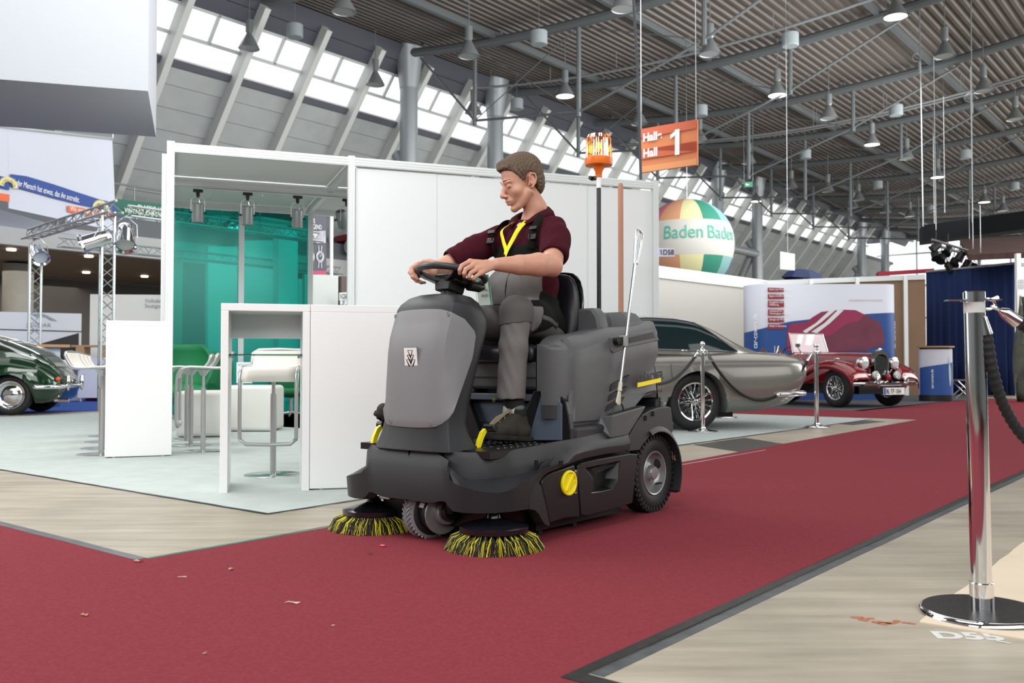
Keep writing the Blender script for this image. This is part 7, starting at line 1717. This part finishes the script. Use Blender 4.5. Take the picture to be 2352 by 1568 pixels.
def solid_obj(name, s, m, parent=None, it=2, disp=None):
    V_, Fc = s.mesh(); V_ = relax(V_, Fc, it)
    if disp is not None: V_ = disp(V_, Fc)
    V_ = V_-np.array(PB); me = bpy.data.meshes.new(name)
    me.vertices.add(len(V_)); me.vertices.foreach_set('co', V_.astype(np.float32).ravel()); me.loops.add(len(Fc)*4); me.loops.foreach_set('vertex_index', Fc.astype(np.int32).ravel())
    me.polygons.add(len(Fc)); me.polygons.foreach_set('loop_start', np.arange(len(Fc), dtype=np.int32)*4); me.polygons.foreach_set('loop_total', np.full(len(Fc), 4, np.int32)); me.update(); me.validate()
    me.materials.append(m); me.shade_smooth(); o = bpy.data.objects.new(name, me); C.objects.link(o); o.parent = parent or PE; return o
def shift(mb): mb.v = [tuple(Vector(p)-PB) for p in mb.v]; return mb
skin = mat('skin', 'c2907a', .45, bump=.12, bscale=260, var=.05, vscale=30, sss=.12)
hairm = mat('hair', '5e4d3d', .6, var=.35, vscale=220, bump=.9, bscale=420, stretch=(1, 1, .35))
shirtm = mat('polo_burgundy', '40141f', .9, bump=.3, bscale=700, var=.06, vscale=10, spec=.1)
clothg = mat('overall_grey', '6d6a68', .9, spec=.15, bump=.35, bscale=600, var=.04, vscale=14)
clothk = mat('overall_black', '1a1b18', .9, spec=.12, bump=.3, bscale=600)
clothp = mat('knee_grey', '5a5856', .9, spec=.15, bump=.6, bscale=400)
lanm = mat('lanyard_yellow', 'f4e400', .5)
# ---- joints ----
shL, elL, wrL = (.185, .71, 1.455), (.30, .515, 1.245), (.205, .225, 1.232)
shR, elR = (-.185, .67, 1.43), (-.33, .40, 1.26)
def J(px, py, v): return tuple(mv(px, py, v))
wrR = J(992, 624, -.17)
HC = Vector((-.003, .672, 1.695)); yaw = math.radians(28); pit_ = math.radians(20)
fw_ = Vector((-math.sin(yaw)*math.cos(pit_), -math.cos(yaw)*math.cos(pit_), -math.sin(pit_)))
lf_ = Vector((math.cos(yaw), -math.sin(yaw), 0)); lf_ = lf_ if lf_.x > 0 else -lf_
up_ = fw_.cross(lf_).normalized()
if up_.z < 0: up_ = -up_
HS_ = 1.06
def hd(x, y, z): return tuple(HC+(fw_*x+lf_*y+up_*z)*HS_)
RH = np.array([[fw_[i], lf_[i], up_[i]] for i in range(3)])
b = Solid((-.40, -.08, .86), (.42, .95, 1.86), .003)
# torso inside the clothes, arms
b.ell((0, .71, 1.30), (.15, .075, .18), k=.02); b.ell((0, .71, 1.05), (.14, .10, .16), k=.02); b.cap((-.13, .685, 1.41), (.13, .71, 1.43), .040, k=.02); b.ell((0, .67, 1.46), (.04, .04, .04), k=.02)
b.chain([(shL, .048), ((.25, .60, 1.345), .054), (elL, .051)], k=.015)
b.chain([(elL, .049), ((.285, .43, 1.243), .055), ((.25, .33, 1.236), .045), (wrL, .0305)], k=.012); b.ell((.302, .53, 1.225), (.028, .03, .028), k=.015)
b.chain([(shR, .048), ((-.27, .53, 1.34), .050), (elR, .044)], k=.015); b.chain([(elR, .043), ((-.28, .28, 1.25), .046), (wrR, .028)], k=.012)
# left hand
def hand(wr, mcp, pip, dip, tip, thumb, flat=.010):
    wr = np.array(wr)
    for i in range(4):
        base = wr+(np.array(mcp[i])-wr)*.12; b.cap(base, mcp[i], .0155 if i < 3 else .0135, .0118, k=.012)
        r_ = (.0098, .0100, .0095, .0083)[i]
        b.cap(mcp[i], pip[i], r_+.0016, r_+.0008, k=.0035); b.cap(pip[i], dip[i], r_+.0006, r_-.0004, k=.002); b.cap(dip[i], tip[i], r_-.0004, r_-.0016, k=.002)
        b.ell(mcp[i], (.0125, .0125, .0122), k=.005)
    b.chain([(tuple(wr*.6+np.array(mcp[0])*.4), .017), (thumb[0], .0135), (thumb[1], .0112), (thumb[2], .0095)], k=.006)
mcpL = [J(1080, 600, .150), J(1090, 607, .170), J(1097, 617, .185), J(1104, 627, .195)]
pipL = [J(1061, 610, .152), J(1070, 618, .178), J(1081, 627, .193), J(1092, 635, .200)]
dipL = [J(1056, 620, .150), J(1066, 628, .176), J(1077, 635, .190), J(1088, 640, .196)]
tipL = [J(1056, 628, .144), J(1067, 634, .168), J(1079, 640, .180), J(1090, 643, .187)]
hand(wrL, mcpL, pipL, dipL, tipL, [J(1098, 612, .130), J(1083, 619, .112), J(1072, 628, .115)])
mcpR = [J(962, 606, -.165), J(953, 611, -.168), J(951, 622, -.166), J(958, 634, -.160)]
pipR = [J(945, 616, -.148), J(942, 625, -.145), J(948, 636, -.140), J(959, 644, -.135)]
dipR = [J(947, 627, -.128), J(949, 636, -.122), J(957, 645, -.120), J(967, 649, -.118)]
tipR = [J(956, 634, -.115), J(960, 641, -.108), J(967, 647, -.108), J(976, 649, -.108)]
hand(wrR, mcpR, pipR, dipR, tipR, [J(975, 607, -.15), J(972, 602, -.135), J(985, 602, -.12)])
# neck and head
b.chain([(hd(-.028, 0, -.13), .055), (hd(-.016, 0, -.06), .054)], k=.02); b.chain([((-.0, .715, 1.46), .054), (hd(-.028, 0, -.13), .055)], k=.015)
b.ell(hd(-.012, 0, .052), (.100*HS_, .076*HS_, .086*HS_), RH, k=.02); b.ell(hd(.040, 0, -.015), (.056*HS_, .060*HS_, .088*HS_), RH, k=.02)
for sy in (1, -1):
    b.cap(hd(.002, .054*sy, -.045), hd(.062, .024*sy, -.094), .021, .018, k=.018)
    b.ell(hd(.056, .040*sy, -.024), (.026, .024, .024), RH, k=.016)
    b.cap(hd(.090, .012*sy, .030), hd(.078, .044*sy, .028), .010, .009, k=.010)
    b.ell(hd(.101, .031*sy, .008), (.013, .015, .010), RH, k=.008, op='-')
    b.ell(hd(.0795, .031*sy, .008), (.0150, .0150, .0125), RH, k=.003)
    b.ell(hd(.106, .0135*sy, -.034), (.0115, .0085, .0080), RH, k=.005)
    e0 = [hd(.006, .0765*sy, -.018), hd(-.006, .083*sy, .004), hd(-.006, .086*sy, .022), hd(-.020, .089*sy, .033), hd(-.036, .090*sy, .024), hd(-.037, .089*sy, .004), hd(-.027, .085*sy, -.016), hd(-.010, .080*sy, -.030), hd(.000, .077*sy, -.030)]
    for p, q in zip(e0, e0[1:]): b.cap(p, q, .0045, .0045, k=.004)
    b.ell(hd(-.018, .080*sy, .002), (.020, .0055, .030), RH, k=.004); b.ell(hd(-.010, .086*sy, .000), (.006, .006, .011), RH, k=.004, op='-')
b.ell(hd(.078, 0, -.100), (.022, .026, .019), RH, k=.012)
b.chain([(hd(.090, 0, .024), .0095), (hd(.104, 0, -.002), .0098), (hd(.119, 0, -.024), .0128)], k=.008); b.ell(hd(.117, 0, -.029), (.0135, .0145, .0105), RH, k=.006)
b.ell(hd(.088, 0, -.058), (.022, .028, .022), RH, k=.012)
b.cap(hd(.102, -.014, -.0560), hd(.102, .014, -.0560), .0055, k=.008); b.cap(hd(.099, -.012, -.0730), hd(.099, .012, -.0730), .0058, k=.008)
b.cap(hd(.108, -.024, -.0640), hd(.108, .024, -.0640), .0026, k=.003, op='-')
solid_obj('body', b, skin, it=2); del b
# hair
hS = Solid(tuple(HC-Vector((.15, .16, .16))), tuple(HC+Vector((.15, .16, .17))), .0025)
hS.ell(hd(-.016, 0, .060), (.1065*HS_, .0835*HS_, .091*HS_), RH, k=.02); hS.ell(hd(-.055, 0, .0), (.060, .070, .080), RH, k=.03)
hS.ell(hd(.060, .0, .098), (.040, .055, .022), RH, k=.015); hS.ell(hd(.040, -.02, .118), (.05, .05, .022), RH, k=.015)
hl = [(-.2, -.080), (-.10, -.075), (-.07, -.070), (-.050, -.045), (-.040, .020), (-.030, .042), (-.008, .040), (.004, .028), (.010, -.002), (.022, -.006), (.034, .030), (.050, .062), (.070, .083), (.085, .092), (.2, .100)]
hx, hz_ = [a for a, _ in hl], [c_ for _, c_ in hl]
def hcut(X, Y, Z):
    q = np.stack([X-HC.x, Y-HC.y, Z-HC.z], -1) @ RH/HS_; x, z = q[..., 0], q[..., 2]
    lx = np.interp(x, hx, hz_)+.003*np.sin(x*900)+.003*np.sin(q[..., 1]*500)
    return (lx-z)*.7
hS.cut(hcut)
def hair_disp(V_, Fc):
    q = (V_-np.array(HC)) @ RH; n_ = V_-np.array(HC); n_ /= np.linalg.norm(n_, axis=1)[:, None]
    w_ = .0022*np.sin(q[:, 0]*420+q[:, 1]*300+3*np.sin(q[:, 2]*60))+.0018*np.sin(q[:, 1]*640-q[:, 0]*260+4*np.sin(q[:, 2]*40))
    return V_+n_*w_[:, None]
solid_obj('hair', hS, hairm, it=1, disp=hair_disp)
# eyebrows, lashes, lips
mb = MB()
for sy in (1, -1):
    for i in range(26):
        t_ = i/25; p = Vector(hd(.1005-.022*t_, (.012+.034*t_)*sy, .034+.004*math.sin(PI*t_))); d = Vector(hd(.1-.030*t_, (.018+.040*t_)*sy, .039))-p; mb.cyl(p-fw_*.003, p+d.normalized()*.009, .0014, 4)
shift(mb).build('eyebrow', hairm, PE)
mb = MB()
for sy in (1, -1): mb.tube([hd(.0925, .020*sy, .0015), hd(.0960, .029*sy, -.0015), hd(.0925, .038*sy, .000), hd(.086, .044*sy, .003)], .0011, 5)
shift(mb).build('eyelashes', mat('lash', '5a4034', .6), PE)
lipm = mat('lip', 'b0705f', .45)
mb = MB(); mb.tube([hd(.0935, -.027, -.0595), hd(.1065, -.011, -.0590), hd(.1085, 0, -.0600), hd(.1065, .011, -.0590), hd(.0935, .027, -.0595)], [.0006, .0020, .0018, .0020, .0006], 8); mb.tube([hd(.0935, -.026, -.0615), hd(.1040, -.010, -.0705), hd(.1050, 0, -.0712), hd(.1040, .010, -.0705), hd(.0935, .026, -.0615)], [.0006, .0024, .0026, .0024, .0006], 8); shift(mb).build('lips', lipm, PE, smooth=180)
# ---- polo shirt ----
def torso(s, off=0., k=.03):
    s.ell((0, .71, 1.33), (.188+off, .128+off, .175+off), k=k); s.ell((0, .70, 1.17), (.180+off, .140+off, .17+off), k=k); s.ell((0, .70, 1.03), (.180+off, .142+off, .14+off), k=k)
    s.cap((-.125, .69, 1.435), (.125, .72, 1.455), .062+off, k=k); s.ell((-.02, .585, 1.13), (.135+off, .095+off, .13+off), k=k)
def folds(V_, Fc, amp=.0022):
    c = V_.mean(0); n_ = vnormals(V_, Fc)
    w_ = amp*(np.sin(V_[:, 2]*52+6*np.sin(V_[:, 0]*17+V_[:, 1]*9)+V_[:, 1]*38)+.7*np.sin(V_[:, 2]*41-V_[:, 0]*38+5*np.sin(V_[:, 1]*14)))
    return V_+n_*w_[:, None]
def vnormals(V_, Fc):
    fn_ = np.cross(V_[Fc[:, 2]]-V_[Fc[:, 0]], V_[Fc[:, 3]]-V_[Fc[:, 1]]); out = np.zeros_like(V_)
    for k_ in range(4):
        for d in range(3): out[:, d] += np.bincount(Fc[:, k_], fn_[:, d], len(V_))
    return out/(np.linalg.norm(out, axis=1)[:, None]+1e-12)
s = Solid((-.42, .34, .95), (.42, .95, 1.60), .0045); torso(s)
s.chain([((.165, .715, 1.455), .066), ((.225, .645, 1.39), .072), ((.270, .575, 1.315), .073)], k=.025); s.chain([((-.165, .68, 1.435), .066), ((-.235, .575, 1.37), .070), ((-.295, .475, 1.305), .068)], k=.025)
for a, r_ in (((.23, .60, 1.30), .008), ((.2, .66, 1.33), .008)): pass
s.cap((.0, .745, 1.475), (0, .74, 1.515), .082, .066, k=.035)
def sleeve(a, e, t0):                            # open the sleeve end
    a = np.array(a); e = np.array(e); d = (e-a)/np.linalg.norm(e-a); L = np.linalg.norm(e-a)*t0
    def f(X, Y, Z):
        q = (X-a[0])*d[0]+(Y-a[1])*d[1]+(Z-a[2])*d[2]; rr = np.sqrt(np.maximum(0, (X-a[0])**2+(Y-a[1])**2+(Z-a[2])**2-q*q))
        return np.where(rr < .14, q-L, -1)
    return f
s.cut(sleeve(shL, elL, .80)); s.cut(sleeve(shR, elR, .80)); s.cut(lambda X, Y, Z: 1.0-Z)
nb = np.array((0, .735, 1.50)); s.cut(lambda X, Y, Z: np.minimum(1.0, Z-(1.535+.35*(Y-.735)))*np.where((np.abs(X) < .085), 1, -1)-np.where(np.abs(X) < .085, 0, 1))
s.cap((-.012, .628, 1.505), (-.012, .560, 1.40), .022, .004, k=.008, op='-')
for a, e in ((shL, elL), (shR, elR)):
    a = np.array(a); e = np.array(e); s.cap(a+(e-a)*.74, a+(e-a)*1.0, .058, .060, k=.003, op='-')
solid_obj('polo_shirt', s, shirtm, it=3, disp=lambda V_, Fc: folds(V_, Fc, .0016))
# collar
rows = []
for i in range(33):
    a = -2.80+5.60*i/32; ca, sa = math.cos(a), math.sin(a)   # angle 0 at the back
    fr_ = max(0, -ca); bk = max(0, ca); cx_, cy_ = .010, .740
    top_ = Vector((cx_+.074*sa, cy_+.078*ca, 1.562+.035*bk-.035*fr_-.040*fr_**4)); mid = top_+Vector((.010*sa, .012*ca, .003))
    out_ = Vector((cx_+.122*sa*(1-.30*fr_**3), cy_+.112*ca-.030*fr_, 1.528+.012*bk-.062*fr_**1.5))
    rows.append([Vector((cx_+.070*sa, cy_+.072*ca, 1.48-.02*fr_)), top_, mid, (mid+out_)/2+Vector((.006*sa, .006*ca, .003)), out_])
mb = MB(); mb.grid(rows); shift(mb).build('collar', shirtm, PE, smooth=50, solid=.003)
# ---- bib overalls: one field, split into colour areas ----
kneeL, ankL, kneeR, ankR = (.185, .385, 1.025), (.182, .352, .62), (-.175, .42, 1.02), (-.27, .12, .62)
def overall(off=0.):
    s = Solid((-.42, .02, .57), (.36, .96, 1.42), .0045)
    torso(s, .006+off); s.ell((0, .76, .965), (.185+off, .115+off, .10+off), k=.04)
    s.chain([((.085, .74, .965), .098+off), ((.15, .55, 1.0), .090+off), (kneeL, .068+off)], k=.03); s.chain([(kneeL, .070+off), ((.188, .365, .86), .066+off), (ankL, .068+off)], k=.02)
    s.chain([((-.085, .74, .965), .098+off), ((-.13, .56, .995), .090+off), (kneeR, .074+off)], k=.03); s.chain([(kneeR, .072+off), (ankR, .062+off)], k=.02)
    # crumpled folds at the knee, hip and belly
    for a, c_, r_ in (((.235, .42, 1.06), (.215, .47, .94), .010), ((.20, .44, 1.085), (.225, .50, .98), .009), ((.17, .50, 1.08), (.24, .55, .99), .009), ((.225, .37, .93), (.20, .335, .80), .006), ((.17, .325, .86), (.21, .33, .78), .006), ((.22, .33, .72), (.16, .32, .69), .006), ((.07, .56, 1.03), (.12, .62, 1.05), .012)): s.cap(a, c_, r_, r_*.7, k=.022)
    return s
def bib_region(X, Y, Z):                         # waist-high all round, up to the chest in front
    front = np.maximum(Z-1.335, np.maximum(np.abs(X)-.135, Y-.66)); front = np.maximum(np.maximum(Z-1.30-.0*X, np.abs(X)-.155), Y-.64)
    low = Z-1.055
    return np.minimum(front, low)
s = overall(); s.cut(bib_region); s.cut(lambda X, Y, Z: .615-Z)
s.cap((.18, .352, .60), (.18, .352, .66), .055, k=.002, op='-')
solid_obj('bib_overalls', s, clothg, it=3, disp=lambda V_, Fc: folds(V_, Fc, .0013))
s = overall(.002); s.cut(lambda X, Y, Z: np.maximum(np.maximum(1.292-Z, Z-1.372+.10*np.maximum(0, X)*0), np.maximum(np.abs(X)-.150+.25*np.maximum(0, Z-1.30), Y-.66)))
s.cut(lambda X, Y, Z: -np.minimum(1, (Z*0+1))); solid_obj('bib_chest_band', s, clothk, it=2)
s = overall(.003); s.cut(lambda X, Y, Z: np.maximum(np.maximum(1.0-.35*(Y-.6)-Z, Z-1.105+.3*(Y-.74)), np.maximum(.62-Y, .06-np.abs(X)))); solid_obj('side_panel', s, clothk, it=2)
s = overall(.005); s.cut(lambda X, Y, Z: np.maximum(np.maximum(np.sqrt((X-.185)**2+(Y-.39)**2)-.115, np.maximum(.962-Z+.15*(X-.19), X-.28)), Y-.44)); solid_obj('knee_patch', s, clothp, it=2)
s = overall(.005); s.cut(lambda X, Y, Z: np.maximum(np.maximum(.13-X, np.abs(Y-.60)-.085-.3*(1.0-Z)), np.maximum(Z-1.09, .955-Z+.3*(Y-.6)))); solid_obj('thigh_pocket', s, clothk, it=2)
s = overall(.009); s.cut(lambda X, Y, Z: np.maximum(np.maximum(.12-X, np.abs(Y-.60)-.09), np.abs(Z-.985+.20*(Y-.6))-.012)); solid_obj('pocket_flap', s, clothp, it=2)
s = overall(.0042); s.cut(lambda X, Y, Z: np.maximum(np.maximum(np.abs(X-.035)-.0016, np.abs(Z-1.18)-.11), Y-.60)); solid_obj('bib_seam', s, clothk, it=0)
s = overall(.005); s.cut(lambda X, Y, Z: np.maximum(np.maximum(np.abs(Z-1.072)-.0022, Y-.62), np.abs(X)-.16)); solid_obj('waist_seam', s, clothk, it=0)
# straps
def drapepath(pts, w_, name, m, th=.003, par=None):
    P = spline([Vector(p) for p in pts], 5); mb = MB(); rows = []
    for i, p in enumerate(P):
        d = (P[min(i+1, len(P)-1)]-P[max(i-1, 0)]).normalized(); n_ = (p-Vector((0, .72, min(1.40, max(1.1, p.z-.02))))).normalized(); side = d.cross(n_).normalized(); rows.append([p-side*w_/2, p-side*w_*.2, p+side*w_*.2, p+side*w_/2])
    mb.grid(rows); return shift(mb).build(name, m, par or PE, smooth=60, solid=th)
for sx in (1, -1):
    dz = .0 if sx > 0 else -.015; dy = 0 if sx > 0 else -.02
    drapepath([(.118*sx, .588, 1.345), (.128*sx, .592+dy, 1.41), (.126*sx, .625+dy, 1.475+dz), (.118*sx, .685+dy, 1.522+dz), (.11*sx, .75, 1.520+dz), (.09*sx, .82, 1.45), (.06*sx, .86, 1.35), (.03*sx, .862, 1.2)], .038, 'shoulder_strap', clothk)
    mb = MB(); c = Vector((.126*sx, .588+dy, 1.405)); mb.box(c, (.048, .012, .030), Matrix.Rotation(-.25, 3, 'X')); mb.box(c+Vector((0, .008, .045)), (.046, .012, .022), Matrix.Rotation(-.5, 3, 'X')); shift(mb).build('strap_buckle', black, PE, bevel=.003)
mb = MB()
for v in (.118, -.118): mb.lathe([(.010, 0), (.010, .003), (.006, .005)], (v*.98, .592, 1.300), (0, -1, 0), 14)
shift(mb).build('brass_button', mat('brass', 'b79a5a', .3, .9), PE)
# lanyard and pass
for sx in (1, -1): drapepath([(.045*sx, .645, 1.500), (.062*sx*.9-.004, .578, 1.455), (.034*sx-.012, .568, 1.405), (-.016+.004*sx, .560, 1.348), (-.022, .553, 1.315)], .024, 'lanyard', lanm, .0015)
mb = MB(); mb.tube([(-.022, .550, 1.325), (-.028, .53, 1.29), (-.034, .50, 1.26)], [.009, .007, .005], 8, sy=.4); shift(mb).build('lanyard_clip', clothk, PE)
q = [J(1112, 632, .02), J(1124, 628, .02), J(1144, 702, .02), J(1120, 706, .02)]; q = [Vector(p) for p in q]
q = [Vector((-.075, .395, 1.205)), Vector((.005, .395, 1.205)), Vector((.02, .405, 1.065)), Vector((-.06, .405, 1.065))]
mb = MB(); n_ = Vector((0, .0015, .0002)); mb.loft([[p-n_ for p in q], [p+n_ for p in q]]); pc = shift(mb).build('pass_card', mat('card_white', 'e3e4de', .3), PE, smooth=0)
def cardp(u, v, e=.003): a = q[3].lerp(q[2], u); b_ = q[0].lerp(q[1], u); return a.lerp(b_, v)+Vector((0, -e, 0))
mb = MB(); mb.add([cardp(-.06, .86), cardp(1.06, .86), cardp(1.06, 1.04), cardp(-.06, 1.04)], [(0, 1, 2, 3)]); mb.add([cardp(.95, 0), cardp(1.06, 0), cardp(1.06, .9), cardp(.95, .9)], [(0, 1, 2, 3)]); shift(mb).build('teal_edge', mat('teal_print', '3a9a88', .4), pc, smooth=0, solid=.0006)
mb = MB()
for k in range(4): mb.tube([cardp(.25+.12*k, .48+.02*k), cardp(.55+.1*k, .62-.03*k), cardp(.62+.09*k, .80-.1*k)], .0022, 4, sy=.3)
shift(mb).build('yellow_print', mat('card_yellow', 'e9df62', .5), pc)
mb = MB()
for k in range(16): mb.add([cardp(.3+.035*k, .28, .004), cardp(.3+.035*k+.015, .28, .004), cardp(.3+.035*k+.015, .38, .004), cardp(.3+.035*k, .38, .004)], [(0, 1, 2, 3)])
shift(mb).build('barcode', mat('ink2', '4a4d50'), pc, smooth=0)
mb = MB(); q2 = [cardp(u, v, .006) for u, v in ((-.08, -.05), (1.1, -.05), (1.1, 1.06), (-.08, 1.06))]; mb.tube(q2+[q2[0]], .0022, 5); mb.add(q2, [(0, 1, 2, 3)]); shift(mb).build('pass_sleeve', glassmat('pass_plastic', (.9, .97, .95), .85), pc, smooth=0)
# ---- boots ----
olive = mat('boot_suede', '34302a', .85, bump=.5, bscale=350, var=.15, vscale=30); tan = mat('boot_tan', '6e5a45', .8, bump=.4, bscale=300, var=.12, vscale=40); sole = mat('boot_sole', '1c1a16', .8); padm = mat('boot_padding', '5c6466', .7); lace = mat('lace', '8c8068', .7)
def boot(name, heel, toe, ank, parent=PE):
    heel, toe, ank = Vector(heel), Vector(toe), Vector(ank); f = (toe-heel).normalized(); up2 = (ank-heel-f*(ank-heel).dot(f)).normalized(); sd = f.cross(up2); L = (toe-heel).length
    def P_(x, y, z): return tuple(heel+f*x+sd*y+up2*z)
    lo = np.min([heel, toe, ank], 0)-.09; hi = np.max([heel, toe, ank], 0)+.09; s = Solid(lo, hi, .003)
    s.chain([(P_(.015, 0, .045), .036), (P_(.10, 0, .050), .036), (P_(.17, .004, .040), .037), (P_(L-.03, .006, .034), .032)], k=.02); s.cap(P_(.16, .022, .034), P_(L-.05, .022, .032), .024, .022, k=.015)
    s.chain([(P_(.03, 0, .05), .040), (tuple(ank), .046)], k=.02); s.chain([(P_(.15, 0, .052), .032), (P_(.07, 0, .11), .036)], k=.02)
    s.cut(lambda X, Y, Z: .012-((X-heel.x)*up2.x+(Y-heel.y)*up2.y+(Z-heel.z)*up2.z))
    o = solid_obj(name, s, olive, parent); 
    s = Solid(lo, hi, .003); s.chain([(P_(.0, 0, .004), .038), (P_(.09, 0, .004), .034), (P_(.17, .004, .004), .046), (P_(L-.035, .006, .006), .040)], k=.02)
    s.cut(lambda X, Y, Z: np.abs(((X-heel.x)*up2.x+(Y-heel.y)*up2.y+(Z-heel.z)*up2.z)-.008)-.012)
    so = solid_obj('sole', s, sole, o); mb = MB()
    for i in range(9):
        for y in (-.022, .022): mb.box(Vector(P_(-.01+i*.03, y+.004, -.007)), (.018, .014, .010), Matrix((f, sd, up2)).transposed())
    shift(mb).build('tread', sole, so, smooth=0)
    return o, P_
heelL, toeL, anL = (.205, .432, .418), (.155, .185, .440), (.190, .385, .545)
bt, PL = boot('boot', heelL, toeL, anL)
s = Solid((.08, .15, .42), (.30, .52, .68), .003); s.chain([(tuple(anL), .048), ((.185, .370, .60), .047)], k=.01); s.cap((.185, .37, .60), (.184, .37, .66), .030, k=.01); sk = solid_obj('sock', s, mat('sock_dark', '1d1e1a', .9), bt)
s = Solid((.08, .15, .42), (.30, .52, .68), .003); s.ell((.190, .372, .575), (.050, .040, .024), k=.01); solid_obj('ankle_padding', s, padm, bt)
fm = frame(Vector((.180, .332, .548)), (1, .10, 0), (0, .25, 1)); 
mb = MB(); mb.grid([[fm @ Vector((x, y, .012*math.cos(x*22)-.004)) for x in np.linspace(-.028, .036, 7)] for y in (0, .034)]); shift(mb).build('tongue_label', mat('label_grey', 'b5b3ae', .6), bt, smooth=60, solid=.002)
mb = MB()
for k in range(4): mb.tube([PL(.175-.030*k, -.020, .075+.020*k), PL(.165-.030*k, 0, .090+.021*k), PL(.175-.030*k, .026, .078+.020*k)], .0028, 5)
shift(mb).build('lace_rows', lace, bt)
mb = MB()
for k in range(3): mb.tube(spline([PL(.085, .0, .135), PL(.13+.01*k, -.02-.012*k, .140-.008*k), PL(.20+.012*k, -.02-.010*k, .088-.010*k), PL(.225+.004*k, -.008-.008*k, .066-.004*k), PL(.18, -.006-.008*k, .105), PL(.09, .004, .132)], 5), .0022, 5)
shift(mb).build('lace_bow', lace, bt)
mb = MB(); mb.grid([[PL(x, .030+.012*math.sin(a), .040+z) for z, a in ((.0, 1.3), (.02, 1.5), (.045, 1.2), (.065, .8))] for x in (.06, .085, .11, .135, .15)]); shift(mb).build('tan_patch', tan, bt, smooth=60, solid=.003)
heelR, toeR, anR = (-.31, .165, .445), (-.245, -.085, .545), (-.28, .13, .565)
boot('boot', heelR, toeR, anR)
